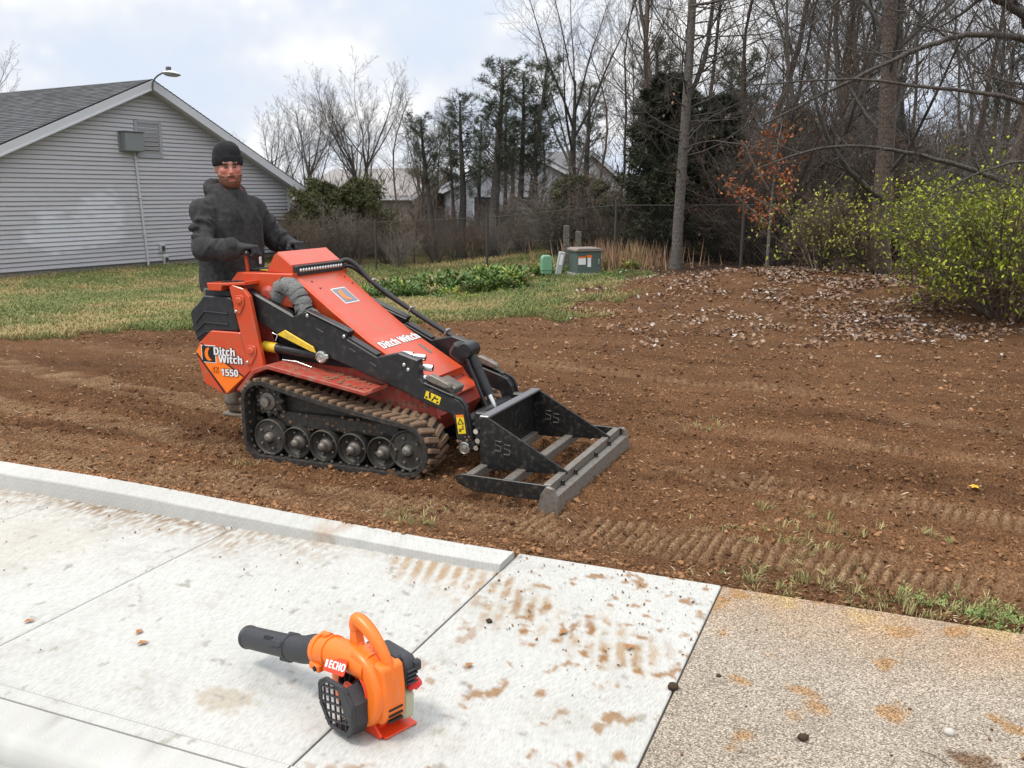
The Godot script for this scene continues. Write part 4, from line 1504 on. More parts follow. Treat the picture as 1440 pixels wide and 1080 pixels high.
func build_bushes() -> void:
	var lo := Color(0.12, 0.165, 0.02)
	var hi := Color(0.44, 0.47, 0.035)
	var y0 := make_shrub("honeysuckle_shrub", "big yellow-green shrub at the right edge of the yard", 34, 1.55, 0.85, 6600, 0.055, lo, hi, mats["twig brown"])
	place(y0, V(5.6, gy(5.6, -10.6), -10.4), 0.3)
	var labels := ["yellow-green shrub set back behind the big one", "yellow-green shrub overlapping the big shrub's left flank", "yellow-green shrub cut by the right edge of the view"]
	var spots := [[6.6, -12.6, 1.1], [7.6, -11.6, 1.0], [6.8, -10.2, 1.05]]
	for i in 3:
		var o := copy_tree(y0, V(spots[i][0], gy(spots[i][0], spots[i][1]), spots[i][1]), rng.randf() * TAU, spots[i][2], labels[i], "yellow-green shrubs at the wood's edge")
	var y1 := make_shrub("honeysuckle_shrub", "sparse yellowish shrub left of the reddish trunk", 18, 1.35, 0.85, 900, 0.065, Color(0.16, 0.18, 0.03), Color(0.42, 0.41, 0.06), mats["twig brown"])
	place(y1, V(4.85, gy(4.9, -14.2), -14.6), 0.3)
	copy_tree(y1, V(5.75, gy(5.8, -14.4), -14.3), 2.0, 0.95, "sparse yellowish shrub at the foot of the reddish trunk", "")
	# brown scrub
	var scrubs := []
	for k in 3:
		var o := make_shrub("scrub", "leafless brown scrub thicket at the edge of the woods", 20, 2.3, 0.6, 260, 0.07, Color(0.13, 0.075, 0.045), Color(0.25, 0.14, 0.075), mats[["bark red", "twig brown", "bark pale"][k]], "brown scrub thickets")
		scrubs.append(o)
	var n := 0
	var at := []
	for i in 58:
		var z := -19.5 - rng.randf() * 11.0
		var x := lerpf(1.2 if z < -23 else 4.6, 0.6 * -z, rng.randf())
		at.append([x, z, rng.randf_range(0.7, 1.55) * (0.6 if x < 5.0 else 1.0)])
	for q in [[-5.9, -26.2, 0.6], [-5.2, -27.0, 0.7], [-4.4, -26.2, 0.6], [-3.7, -27.2, 0.62], [-3.2, -26.0, 0.5], [-2.2, -27.0, 0.5], [-1.2, -27.5, 0.5], [-0.3, -27.2, 0.5], [0.4, -26.5, 0.55], [-6.4, -28.0, 0.65], [1.2, -24.0, 0.7], [2.2, -22.0, 0.75], [-4.8, -30.0, 0.7], [-3.9, -31.5, 0.7], [-2.6, -30.5, 0.65], [-1.6, -32.0, 0.7], [-0.6, -31.0, 0.7], [0.5, -30.5, 0.7], [1.4, -29.0, 0.7], [-5.6, -33.0, 0.8], [-3.0, -34.5, 0.8], [-0.2, -35.0, 0.8], [-1.9, -28.8, 0.45], [-0.9, -29.4, 0.45]]:
		at.append(q)
	for q in at:
		var o: Node3D
		if n < 3:
			o = scrubs[n]
			place(o, V(q[0], gy(q[0], q[1]), q[1]), rng.randf() * TAU, q[2])
		else:
			o = copy_tree(scrubs[n % 3], V(q[0], gy(q[0], q[1]), q[1]), rng.randf() * TAU, q[2], "", "")
		var tone: String = ["reddish-brown", "grey-brown", "pale grey"][n % 3]
		var zone := "along the fence and pines" if q[0] < 1.6 else "under the right-hand woods"
		tag(o, "leafless %s scrub thicket %s" % [tone, zone], "shrub", "%s scrub %s" % [tone, zone])
		n += 1
	# broom grass behind the transformer
	var bg := MB.new()
	for i in 500:
		var a := rng.randf() * TAU
		var p := V(rng.randfn(0, 0.6), 0, rng.randfn(0, 0.3))
		bg.col = Color(0.24, 0.13, 0.065).lerp(Color(0.42, 0.27, 0.16), rng.randf())
		var d := V(cos(a) * 0.25, 1, sin(a) * 0.25).normalized() * rng.randf_range(0.25, 0.7)
		bg.tri(p - V(0.012, 0, 0), p + V(0.012, 0, 0), p + d)
	var bo := obj("broom_grass", bg, mats["grass"])
	bo.position = V(2.15, gy(2.1, -19.5), -19.3)
	tag(bo, "rust-coloured tall dry grass behind the transformer cabinet", "grass", "", "stuff")
	var far := MB.new()
	# a far mass of woods closes the view
	for i in 26000:
		var z := -58.0 - rng.randf() * 26.0
		var x := lerpf(-45.0, 70.0, rng.randf())
		var top := 3.2 + n_low.get_noise_2d(x * 0.25, 3.0) * 1.6 + (4.5 if x > 8 else 0.0)
		var y := -1.0 + top * pow(rng.randf(), 0.7)
		var t := rng.randf()
		far.col = Color(0.075, 0.06, 0.052).lerp(Color(0.125, 0.10, 0.088), t) if rng.randf() < 0.8 else Color(0.05, 0.06, 0.035)
		var p := V(x, y, z)
		var d := (V(0, 1.0, 0) + rdir() * 0.7).normalized() * rng.randf_range(0.5, 1.5)
		var s := rdir() * 0.035
		far.tri(p - s, p + s, p + d)
	tag(obj("far_woods", far, mats["grass"]), "grey-brown mass of distant leafless woods along the horizon", "woods", "", "stuff")


func plate(poly: Array, z0: float, z1: float, bev := 0.004, rnd := 0.0) -> MB:
	var mb := MB.new()
	var p := P2(poly)
	if rnd > 0.0:
		p = roundpoly(p, rnd)
	mb.prism(p, minf(z0, z1), maxf(z0, z1), bev)
	return mb


func bolt(mb: MB, x: float, y: float, z: float, r := 0.011, h := 0.008) -> void:
	var f := Transform3D(Basis(Vector3.RIGHT, PI / 2), V(x, y, z))
	mb.lathe(f, [Vector2(0, 0), Vector2(r, 0), Vector2(r, h * 0.6), Vector2(r * 0.7, h), Vector2(0, h)], 8)


# lettering as thin solid letters, lying in the xy plane of its parent
func lettering(called: String, text: String, high: float, mt: Material, parent: Node, at: Transform3D, bold := 0.6, depth := 0.0015, slant := 0.0, squeeze := 1.0) -> MeshInstance3D:
	var sf := SystemFont.new()
	sf.font_names = PackedStringArray(["Droid Sans"])
	sf.font_weight = 700
	var tm := TextMesh.new()
	tm.text = text
	tm.font = sf
	tm.font_size = 64
	tm.pixel_size = high / 46.0
	tm.depth = depth
	tm.curve_step = 1.5
	# the strokes are thickened by laying the letters side by side
	var st := SurfaceTool.new()
	var r := bold * high * 0.022
	var n := 3 if bold < 1.5 else 12
	for i in n:
		var off := V((i - 1) * r, 0, 0) if n == 3 else V(cos(TAU * i / n) * r * 1.15, sin(TAU * i / n) * r, 0)
		st.append_from(tm, 0, Transform3D(Basis(), off + V(0, 0, i * depth * 0.02)))
	var me := st.commit()
	me.surface_set_material(0, mt)
	var o := MeshInstance3D.new()
	o.name = called
	o.mesh = me
	o.transform = at
	parent.add_child(o, true)
	return o


func crescent(mb: MB, cx: float, cy: float, r: float, z: float) -> void:
	var p := PackedVector2Array()
	for i in 13:
		var a := lerpf(0.45 * PI, 1.62 * PI, i / 12.0)
		p.append(Vector2(cx + cos(a) * r * 0.95 + r * 0.1, cy + sin(a) * r))
	p.append(Vector2(cx + r * 0.72, cy - r * 0.95))
	for i in range(1, 10):
		var a := lerpf(1.5 * PI, 0.62 * PI, i / 10.0)
		p.append(Vector2(cx + r * 0.75 + cos(a) * r * 0.85, cy + 0.05 * r + sin(a) * r * 0.85))
	mb.prism(p, z, z + 0.0012)


func belt_path() -> PackedVector2Array:
	var c := [[-0.47, 0.0, 0.0], [0.49, 0.0, 0.0]]
	var p := PackedVector2Array()
	for i in 26:
		p.append(Vector2(lerpf(-0.45, 0.48, i / 25.0), 0.0))
	for i in range(1, 15):
		var a := lerpf(-PI / 2, PI * 0.40, i / 14.0)
		p.append(Vector2(0.475 + cos(a) * 0.152, 0.152 + sin(a) * 0.152))
	for i in range(1, 24):
		var u := i / 24.0
		p.append(Vector2(lerpf(0.522, -0.42, u), lerpf(0.298, 0.462, u) - sin(u * PI) * 0.012))
	for i in 8:
		var a := lerpf(PI * 0.45, PI, i / 7.0)
		p.append(Vector2(-0.44 + cos(a) * 0.14, 0.345 + sin(a) * 0.12))
	for i in range(1, 8):
		p.append(Vector2(-0.58 + 0.004 * i / 8.0, lerpf(0.345, 0.12, i / 8.0)))
	for i in 8:
		var a := lerpf(PI, PI * 1.5, i / 7.0)
		p.append(Vector2(-0.456 + cos(a) * 0.12, 0.12 + sin(a) * 0.12))
	return p


func build_track(root: Node3D, side: float) -> void:
	var z0 := 0.30 * side
	var z1 := 0.54 * side
	var path := belt_path()
	var m := path.size()
	var belt := MB.new()
	var nor := PackedVector2Array()
	for i in m:
		var d := (path[(i + 1) % m] - path[(i + m - 1) % m]).normalized()
		nor.append(Vector2(d.y, -d.x))
	var za := minf(z0, z1)
	var zb := maxf(z0, z1)
	for i in m:
		var j := (i + 1) % m
		var p := path[i]; var q := path[j]
		var pi := p - nor[i] * 0.022; var qi := q - nor[j] * 0.022
		belt.quad(V(p.x, p.y, zb), V(p.x, p.y, za), V(q.x, q.y, za), V(q.x, q.y, zb))
		belt.quad(V(pi.x, pi.y, za), V(pi.x, pi.y, zb), V(qi.x, qi.y, zb), V(qi.x, qi.y, za))
		belt.quad(V(p.x, p.y, zb), V(q.x, q.y, zb), V(qi.x, qi.y, zb), V(pi.x, pi.y, zb))
		belt.quad(V(p.x, p.y, za), V(pi.x, pi.y, za), V(qi.x, qi.y, za), V(q.x, q.y, za))
	var track := obj("track", belt, mats["rubber"], root)
	# lugs, in two staggered rows across the belt
	var lug := MB.new()
	var guide := MB.new()
	var total := 0.0
	var lens := PackedFloat32Array()
	for i in m:
		lens.append(path[i].distance_to(path[(i + 1) % m]))
		total += lens[i]
	var count := int(total / 0.056)
	for k in count:
		for row in 2:
			var u := (k + (0.5 if row == 1 else 0.0)) * total / count
			var i := 0
			while u > lens[i % m] and i < m * 2:
				u -= lens[i % m]
				i += 1
			i = i % m
			var p := path[i].lerp(path[(i + 1) % m], u / lens[i])
			var n2 := nor[i].lerp(nor[(i + 1) % m], u / lens[i]).normalized()
			var tx := V(-n2.y, n2.x, 0)
			var b := Basis(tx, V(n2.x, n2.y, 0), tx.cross(V(n2.x, n2.y, 0)))
			var zc := lerpf(z0, z1, 0.27 if row == 0 else 0.73)
			lug.box(V(p.x, p.y, zc) + V(n2.x, n2.y, 0) * 0.006, V(0.033 * rng.randf_range(0.85, 1.1), 0.028 * rng.randf_range(0.8, 1.1), 0.122), 0.006, b * Basis(Vector3.UP, 0.28 * (1.0 if row == 0 else -1.0) + rng.randfn(0, 0.03)))
			if rng.randf() < 0.8:
				lug.ball(V(p.x, p.y, lerpf(z0, z1, rng.randf_range(0.08, 0.92))) + tx * rng.randf_range(-0.02, 0.02), V(0.018, 0.012, 0.03) * rng.randf_range(0.5, 1.2), 4, 6)
			if row == 0:
				guide.box(V(p.x, p.y, lerpf(z0, z1, 0.5)) - V(n2.x, n2.y, 0) * 0.04, V(0.03, 0.045, 0.03), 0.006, b)
				guide.box(V(p.x, p.y, lerpf(z0, z1, 0.86)) - V(n2.x, n2.y, 0) * 0.03, V(0.022, 0.02, 0.014), 0.005, b)
	tag(obj("tread_lugs", lug, mats["muddy tread"], track), "", "", "", "stuff")
	tag(obj("guide_lugs", guide, mats["roller"], track), "", "", "", "stuff")
	# undercarriage
	var fr := MB.new()
	fr.prism(P2([-0.50, 0.14, 0.46, 0.10, 0.50, 0.19, 0.30, 0.27, -0.1, 0.36, -0.30, 0.41, -0.50, 0.40]), minf(z0, 0.40 * side), maxf(z0, 0.40 * side), 0.006)
	fr.box(V(0.0, 0.23, 0.42 * side), V(0.82, 0.09, 0.05), 0.01)
	obj("track_frame", fr, mats["roller"], root)
	var big := [[-0.42, 0.130, 0.108], [0.488, 0.148, 0.115]]
	for q in big:
		roller(root, q[0], q[1], q[2], side, true)
	for x in [-0.238, -0.056, 0.132, 0.324]:
		roller(root, x, 0.115, 0.094, side, false)
	# toothed drive sprocket with its hub
	var sp := MB.new()
	var poly := PackedVector2Array()
	for i in 44:
		var a := TAU * i / 44.0
		poly.append(Vector2(cos(a), sin(a)) * (0.098 if i % 4 < 2 else 0.08))
	sp.xf = Transform3D(Basis(), V(-0.435, 0.338, 0))
	sp.prism(poly, 0.45 * side - 0.02, 0.45 * side + 0.02, 0.004)
	var spr := obj("drive_sprocket", sp, mats["roller"], root)
	var hub := MB.new()
	hub.lathe(Transform3D(Basis(Vector3.RIGHT, PI / 2 * side), V(-0.435, 0.338, 0.465 * side)), [Vector2(0, 0), Vector2(0.055, 0), Vector2(0.052, 0.02), Vector2(0.03, 0.025), Vector2(0.028, 0.05), Vector2(0, 0.052)], 16)
	for i in 8:
		bolt(hub, -0.435 + cos(i * TAU / 8) * 0.065, 0.338 + sin(i * TAU / 8) * 0.065, 0.47 * side, 0.009, 0.01 * side)
	obj("hub", hub, mats["worn steel"], spr)


func roller(root: Node3D, x: float, y: float, r: float, side: float, dished: bool) -> void:
	var f := Transform3D(Basis(Vector3.RIGHT, PI / 2 * side), V(x, y, 0.345 * side))
	var mb := MB.new()
	# a double-flanged drum whose outer face is a cup
	mb.lathe(f, [Vector2(0, 0), Vector2(r, 0), Vector2(r, 0.04), Vector2(r * 0.8, 0.05), Vector2(r * 0.8, 0.10), Vector2(r, 0.115), Vector2(r, 0.155), Vector2(r * 0.93, 0.16), Vector2(r * 0.86, 0.13 if not dished else 0.15), Vector2(r * 0.6, 0.105 if not dished else 0.15), Vector2(r * 0.35, 0.105 if not dished else 0.155)], 28)
	var w := obj("idler" if dished else "roller", mb, mats["roller"], root)
	var hub := MB.new()
	hub.lathe(f, [Vector2(r * 0.52, 0.10), Vector2(r * 0.45, 0.13), Vector2(r * 0.3, 0.15), Vector2(r * 0.24, 0.175), Vector2(r * 0.12, 0.185), Vector2(0, 0.186)], 14)
	for i in 5:
		var a := i * TAU / 5 + x * 9.0
		hub.lathe(f * Transform3D(Basis(), V(cos(a) * r * 0.62, 0.115 if not dished else 0.15, sin(a) * r * 0.62)), [Vector2(0.008, 0), Vector2(0.008, 0.012), Vector2(0, 0.014)], 6)
	obj("hub", hub, mats["worn steel"], w)


func build_loader() -> void:
	var root := thing("compact_track_loader", "red and black stand-on compact track loader with muddy rubber tracks", "track loader", SITE, 0.0)
	root.position = V(-0.8, 0.03, -5.535) + ZD * 0.06
	root.rotation.y = -HEADING
	build_track(root, 1.0)
	build_track(root, -1.0)
	var red: Material = mats["red paint"]
	var dirty: Material = mats["red dirty"]
	var black: Material = mats["black paint"]
	# chassis between the tracks
	var ch := MB.new()
	ch.prism(P2([-0.62, 0.2, 0.5, 0.17, 0.58, 0.30, 0.45, 0.47, 0.28, 0.52, -0.35, 0.55, -0.62, 0.5]), -0.29, 0.29, 0.01)
	obj("chassis", ch, dirty, root)
	obj("engine_bay", plate([-0.60, 0.45, 0.25, 0.42, 0.2, 0.58, -0.05, 0.70, -0.3, 0.86, -0.6, 0.90], -0.20, 0.20), mats["dark cavity"], root)
	obj("engine_guard", plate([-0.47, 0.545, 0.03, 0.46, 0.03, 0.54, -0.15, 0.62, -0.40, 0.70, -0.50, 0.74], -0.283, 0.283), mats["dark cavity"], root)
	for s in [1.0, -1.0]:
		# side plate that shows under the arm, and the shelf above the track
		obj("side_plate", plate([0.06, 0.54, 0.20, 0.50, 0.36, 0.455, 0.545, 0.37, 0.585, 0.29, 0.50, 0.25, 0.2, 0.3, 0.04, 0.36], 0.285 * s, 0.30 * s, 0.003), mats["red dusty"], root)
		var fd := MB.new()
		fd.prism(P2([-0.62, 0.40, -0.60, 0.385, -0.49, 0.50, -0.40, 0.535, 0.24, 0.432, 0.29, 0.455, 0.29, 0.475, 0.24, 0.455, -0.40, 0.56, -0.50, 0.525]), minf(0.29 * s, 0.52 * s), maxf(0.29 * s, 0.52 * s), 0.004)
		fd.prism(P2([-0.62, 0.40, -0.49, 0.515, -0.49, 0.44, -0.6, 0.30]), minf(0.30 * s, 0.325 * s), maxf(0.30 * s, 0.325 * s), 0.003)
		obj("fender", fd, mats["red dusty"], root)
		var tw := obj("lift_tower", plate([-0.715, 0.98, -0.69, 0.995, -0.615, 0.975, -0.575, 0.93, -0.495, 0.50, -0.60, 0.485, -0.655, 0.72], 0.385 * s, 0.42 * s, 0.005), red, root)
		obj("lift_tower_inner", plate([-0.70, 0.97, -0.60, 0.965, -0.48, 0.50, -0.60, 0.485], 0.26 * s, 0.285 * s, 0.005), dirty, root)
		for q in [[-0.64, 0.905, -0.665, 0.84], [-0.575, 0.615, -0.605, 0.545]]:
			var pn := MB.new()
			pn.prism(roundpoly(P2([q[0] - 0.034, q[1] + 0.03, q[0] + 0.034, q[1] + 0.03, q[0] + 0.034, q[1] - 0.02, q[2] + 0.02, q[3] - 0.02, q[2] - 0.018, q[3] - 0.012, q[2] - 0.016, q[3] + 0.03]), 0.02), minf(0.42 * s, 0.428 * s), maxf(0.42 * s, 0.428 * s), 0.002)
			var lockp := obj("pin_plate", pn, red, tw)
			var b := MB.new()
			bolt(b, q[0], q[1], 0.427 * s, 0.022, 0.012 * s)
			obj("pivot_pin", b, red, lockp)
			var b2 := MB.new()
			bolt(b2, q[2], q[3], 0.427 * s, 0.010, 0.009 * s)
			obj("bolt", b2, mats["zinc"], lockp)
		build_arm(root, s)
		# rear tank of black plastic, red side panel under it
		var tk := MB.new()
		tk.prism(roundpoly(P2([-1.03, 0.82, -0.945, 0.89, -0.925, 0.92, -0.72, 0.915, -0.675, 0.72, -0.86, 0.715, -0.985, 0.635, -1.02, 0.73]), 0.02, 3), minf(0.12 * s, 0.40 * s), maxf(0.12 * s, 0.40 * s), 0.006)
		tk.box(V(-0.84, 0.935, 0.26 * s), V(0.2, 0.05, 0.22), 0.01)
		var tank := obj("tank", tk, mats["black plastic"], root)
		var rib := MB.new()
		for d in [0.0, -0.065, -0.12]:
			var sc: float = 1.0
			rib.tube(P3([-0.99, 0.755 + d * 0.8, 0.402 * s, -0.92, 0.825 + d, 0.402 * s, -0.75, 0.82 + d, 0.402 * s]), same(0.005 * sc, 3), 6)
		obj("moulded_rib", rib, mats["black plastic"], tank)
		var sh := obj("side_panel", plate([-0.965, 0.64, -0.875, 0.715, -0.66, 0.715, -0.60, 0.49, -0.635, 0.46, -0.78, 0.335, -0.815, 0.335, -0.95, 0.39, -1.0, 0.58], 0.36 * s, 0.41 * s, 0.006, 0.012), red, root)
		decals(sh, s)
		# bracket on top of the tower
		var tr := MB.new()
		tr.prism(P2([-0.875, 0.998, -0.76, 1.0, -0.60, 1.012, -0.60, 0.995, -0.765, 0.985, -0.775, 0.955, -0.865, 0.955]), minf(0.26 * s, 0.42 * s), maxf(0.26 * s, 0.42 * s), 0.003)
		obj("rear_bracket", tr, red, root)
		var slot := MB.new()
		slot.box(V(-0.79, 1.0015, 0.33 * s), V(0.05, 0.006, 0.06), 0.001)
		slot.box(V(-0.70, 1.0085, 0.35 * s), V(0.06, 0.006, 0.04), 0.001)
		obj("slot", slot, mats["dark cavity"], root)
	var rear := MB.new()
	rear.prism(P2([-0.98, 0.60, -0.90, 0.70, -0.62, 0.70, -0.62, 0.35, -0.80, 0.335, -0.93, 0.39]), -0.355, 0.355, 0.01)
	obj("rear_frame", rear, dirty, root)
	var plat := MB.new()
	plat.box(V(-0.91, 0.14, 0), V(0.24, 0.025, 0.36), 0.008)
	plat.box(V(-0.78, 0.26, 0), V(0.03, 0.28, 0.36), 0.008)
	obj("platform", plat, mats["rubber flap"], root)
	# control console
	var con := MB.new()
	con.prism(P2([-0.80, 1.005, -0.755, 1.055, -0.36, 1.058, -0.36, 0.86, -0.78, 0.86]), -0.29, 0.29, 0.006)
	var console := obj("console", con, red, root)
	var bm := MB.new()
	bm.box(V(-0.66, 1.062, 0.0), V(0.17, 0.012, 0.40), 0.004)
	bm.rod(V(-0.62, 1.06, 0.10), V(-0.62, 1.10, 0.10), 0.02, 12)
	bm.box(V(-0.575, 1.085, 0.13), V(0.05, 0.06, 0.08), 0.012)
	obj("control_panel", bm, mats["black plastic"], console)
	var bb := MB.new()
	bolt(bb, -0.42, 1.02, 0.29, 0.012, 0.006)
	obj("bolt", bb, mats["zinc"], console)
	for s in [1.0, -1.0]:
		var lv := MB.new()
		lv.tube(curve(P3([-0.73, 1.05, 0.22 * s, -0.73, 1.10, 0.225 * s, -0.735, 1.17, 0.23 * s]), 4), same(0.011, 9), 8)
		obj("joystick", lv, red, root)
		var gr := MB.new()
		gr.bar(V(-0.735, 1.165, 0.17 * s), V(-0.68, 1.165, 0.29 * s), 0.03, 0.03, 0.01)
		obj("grip", gr, mats["black plastic"], root)
	var st := MB.new()
	st.box(V(-0.61, 1.066, 0.19), V(0.06, 0.004, 0.06))
	obj("yellow_label", st, mats["sticker yellow"], console)
	var yk := MB.new()
	yk.lathe(Transform3D(Basis(), V(-0.60, 1.07, 0.05)), [Vector2(0, 0), Vector2(0.03, 0), Vector2(0.035, 0.05), Vector2(0.028, 0.075), Vector2(0.0, 0.085)], 14)
	obj("yellow_knob", yk, mats["yellow paint"], console)
	# pod with the light bar
	var pod := MB.new()
	pod.prism(P2([-0.575, 1.055, -0.515, 1.155, -0.485, 1.178, -0.385, 1.105, -0.385, 1.05]), -0.255, 0.255, 0.008)
	var pd := obj("light_pod", pod, red, root)
	var lb := MB.new()
	lb.prism(roundpoly(P2([-0.245, -0.032, 0.245, -0.032, 0.245, 0.028, -0.245, 0.028]), 0.012), -0.01, 0.02, 0.004)
	var bar := obj("light_bar", lb, mats["black plastic"], pd)
	bar.transform = Transform3D(Basis(Vector3.UP, PI / 2), V(-0.375, 1.072, 0))
	for i in 16:
		var x := -0.214 + i * 0.0285
		var le := MB.new()
		le.lathe(Transform3D(Basis(Vector3.RIGHT, PI / 2), V(x, 0.0, 0.0215)), [Vector2(0.013, -0.006), Vector2(0.011, 0.0), Vector2(0.007, 0.004), Vector2(0, 0.005)], 10)
		obj("lamp", le, mats["led"], bar)
	# hood: a long folded sheet, flat on top with turned-down flanks
	var hood := MB.new()
	var hp := [[-0.372, 1.028], [-0.13, 0.845], [0.10, 0.685], [0.30, 0.572], [0.47, 0.475]]
	for i in hp.size() - 1:
		var a: Array = hp[i]
		var b: Array = hp[i + 1]
		var w0 := 0.255 - 0.004 * i
		var w1 := 0.255 - 0.004 * (i + 1)
		var A := V(a[0], a[1], 0)
		var B := V(b[0], b[1], 0)
		var nn := V(-(B.y - A.y), B.x - A.x, 0).normalized()
		var rows := [[-w0, -w1, 0.0], [-w0 + 0.02, -w1 + 0.02, 0.012], [w0 - 0.02, w1 - 0.02, 0.012], [w0, w1, 0.0]]
		for k in 3:
			var p0 := A + V(0, 0, rows[k][0]) + nn * float(rows[k][2])
			var p1 := A + V(0, 0, rows[k + 1][0]) + nn * float(rows[k + 1][2])
			var q0 := B + V(0, 0, rows[k][1]) + nn * float(rows[k][2])
			var q1 := B + V(0, 0, rows[k + 1][1]) + nn * float(rows[k + 1][2])
			hood.quad(p0, p1, q1, q0)
		for s in [-1.0, 1.0]:
			var p := A + V(0, 0, w0 * s)
			var q := B + V(0, 0, w1 * s)
			var dn := V(-0.02, -0.13, -0.03 * s)
			if i == 3: dn = V(-0.01, -0.06, -0.02 * s)
			var dn0 := V(-0.02, -0.13, -0.03 * s)
			if s > 0: hood.quad(p, p + dn0, q + dn, q)
			else: hood.quad(p, q, q + dn, p + dn0)
	var last: Array = hp[4]
	hood.quad(V(last[0], last[1] + 0.01, -0.239), V(last[0], last[1] + 0.01, 0.239), V(last[0] + 0.004, last[1] - 0.028, 0.239), V(last[0] + 0.004, last[1] - 0.028, -0.239))
	hood.box(V(-0.372, 1.036, 0), V(0.012, 0.022, 0.50), 0.004)
	var hd := obj("hood", hood, red, root)
	var hb := MB.new()
	var slope := Basis(Vector3.BACK, atan2(0.845 - 1.028, 0.242))
	for q in [[-0.32, -0.19], [-0.32, 0.16], [-0.27, -0.2], [-0.27, 0.15]]:
		hb.ball(V(q[0], 1.028 + (q[0] + 0.372) * -0.756 + 0.013, q[1]), V(0.008, 0.006, 0.008), 4, 8)
	obj("hood_bolt", hb, mats["dark cavity"], hd)
	# emblem and lettering on the hood
	var face := func(x: float, seg: int, lift: float) -> Transform3D:
		var a: Array = hp[seg]
		var b: Array = hp[seg + 1]
		var d := V(b[0] - a[0], b[1] - a[1], 0).normalized()
		var nn := V(-d.y, d.x, 0)
		var y: float = lerpf(a[1], b[1], (x - float(a[0])) / (float(b[0]) - float(a[0])))
		# right edge of the text points to the machine's left side, its top to the operator
		return Transform3D(Basis(V(0, 0, -1), -d, nn), V(x, y, 0) + nn * lift)
	var em := MB.new()
	em.box(V(0, 0, 0), V(0.152, 0.135, 0.002))
	var f0: Transform3D = face.call(-0.205, 0, 0.0135)
	var eb := obj("emblem", em, mats["sticker white"], hd)
	eb.transform = f0
	var em2 := MB.new()
	em2.box(V(0, 0, 0.0016), V(0.138, 0.121, 0.002))
	obj("emblem_ground", em2, mats["sticker grey"], eb)
	var em3 := MB.new()
	crescent(em3, -0.005, 0.0, 0.046, 0.003)
	obj("emblem_mark", em3, mats["sticker orange"], eb)
	var f1: Transform3D = face.call(0.165, 2, 0.0132)
	lettering("lettering_outline", "Ditch Witch", 0.058, mats["sticker black"], hd, f1.translated_local(V(0, 0, -0.0006)), 2.6, 0.001)
	lettering("lettering", "Ditch Witch", 0.058, mats["sticker white"], hd, f1, 0.9, 0.0016)
	var ov := MB.new()
	ov.prism(roundpoly(P2([-0.05, -0.014, 0.05, -0.014, 0.05, 0.014, -0.05, 0.014]), 0.014), -0.001, 0.002, 0.0005)
	var slotv := obj("latch", ov, mats["worn steel"], hd)
	var f2: Transform3D = face.call(0.27, 2, 0.0125)
	slotv.transform = f2 * Transform3D(Basis(Vector3.BACK, PI / 2), V(0.12, 0, 0))
	# open nose under the hood's front edge
	var nose := MB.new()
	nose.prism(P2([0.20, 0.60, 0.44, 0.485, 0.52, 0.40, 0.52, 0.34, 0.3, 0.4, 0.2, 0.45]), -0.236, -0.222, 0.002)
	nose.prism(P2([0.30, 0.54, 0.46, 0.46, 0.54, 0.38, 0.54, 0.30, 0.3, 0.36]), 0.10, 0.114, 0.002)
	nose.box(V(0.44, 0.44, -0.06), V(0.012, 0.09, 0.30), 0.002, Basis(Vector3.BACK, -0.5))
	nose.box(V(0.53, 0.40, -0.05), V(0.10, 0.012, 0.36), 0.002, Basis(Vector3.BACK, -0.45))
	obj("nose_plate", nose, red, root)
	var step := MB.new()
	step.box(V(0.585, 0.455, 0.17), V(0.12, 0.05, 0.12), 0.006, Basis(Vector3.BACK, -0.42))
	obj("grey_guard", step, mats["worn steel"], root)
	# hydraulic couplers
	var hy := MB.new()
	for q in [[0.34, 0.625, 0.27, 0.47, 0.615, 0.24], [0.41, 0.575, 0.29, 0.53, 0.565, 0.27], [0.43, 0.525, 0.31, 0.53, 0.505, 0.29]]:
		var a := V(q[0], q[1], q[2])
		var b := V(q[3], q[4], q[5])
		hy.rod(a, a.lerp(b, 0.45), 0.027, 10)
		hy.rod(a.lerp(b, 0.45), a.lerp(b, 0.62), 0.017, 10)
		hy.rod(a.lerp(b, 0.62), b, 0.021, 6)
	obj("hydraulic_coupler", hy, mats["chrome"], root)
	# tilt cylinder in the middle, between the arms
	var tc := MB.new()
	tc.lathe(Transform3D(Basis(Vector3.RIGHT, PI / 2), V(0.60, 0.625, -0.12)), [Vector2(0, 0), Vector2(0.042, 0), Vector2(0.046, 0.01), Vector2(0.046, 0.13), Vector2(0.042, 0.14), Vector2(0, 0.14)], 20)
	tc.rod(V(0.605, 0.605, -0.05), V(0.725, 0.365, -0.05), 0.033, 16)
	tc.rod(V(0.635, 0.545, -0.05), V(0.648, 0.519, -0.05), 0.038, 16)
	tc.tube(curve(P3([0.58, 0.66, -0.02, 0.60, 0.60, 0.0, 0.67, 0.44, 0.0, 0.735, 0.30, 0.0]), 5), same(0.011, 16), 8)
	tc.box(V(0.56, 0.60, -0.05), V(0.14, 0.10, 0.10), 0.02, Basis(Vector3.BACK, -0.6))
	var tilt := obj("tilt_cylinder", tc, black, root)
	var rd := MB.new()
	rd.rod(V(0.725, 0.365, -0.05), V(0.77, 0.275, -0.05), 0.019, 14)
	obj("piston_rod", rd, mats["chrome"], tilt)
	# cross tubes that join the arms
	var cx := MB.new()
	cx.rod(V(0.74, 0.28, -0.35), V(0.74, 0.28, 0.35), 0.035, 14)
	cx.rod(V(0.20, 0.54, -0.30), V(0.20, 0.54, 0.30), 0.03, 14)
	cx.box(V(0.76, 0.20, 0), V(0.05, 0.16, 0.60), 0.01)
	obj("cross_tube", cx, black, root)
	# hoses along the far arm and one in a cloth sleeve by the operator
	var hz := MB.new()
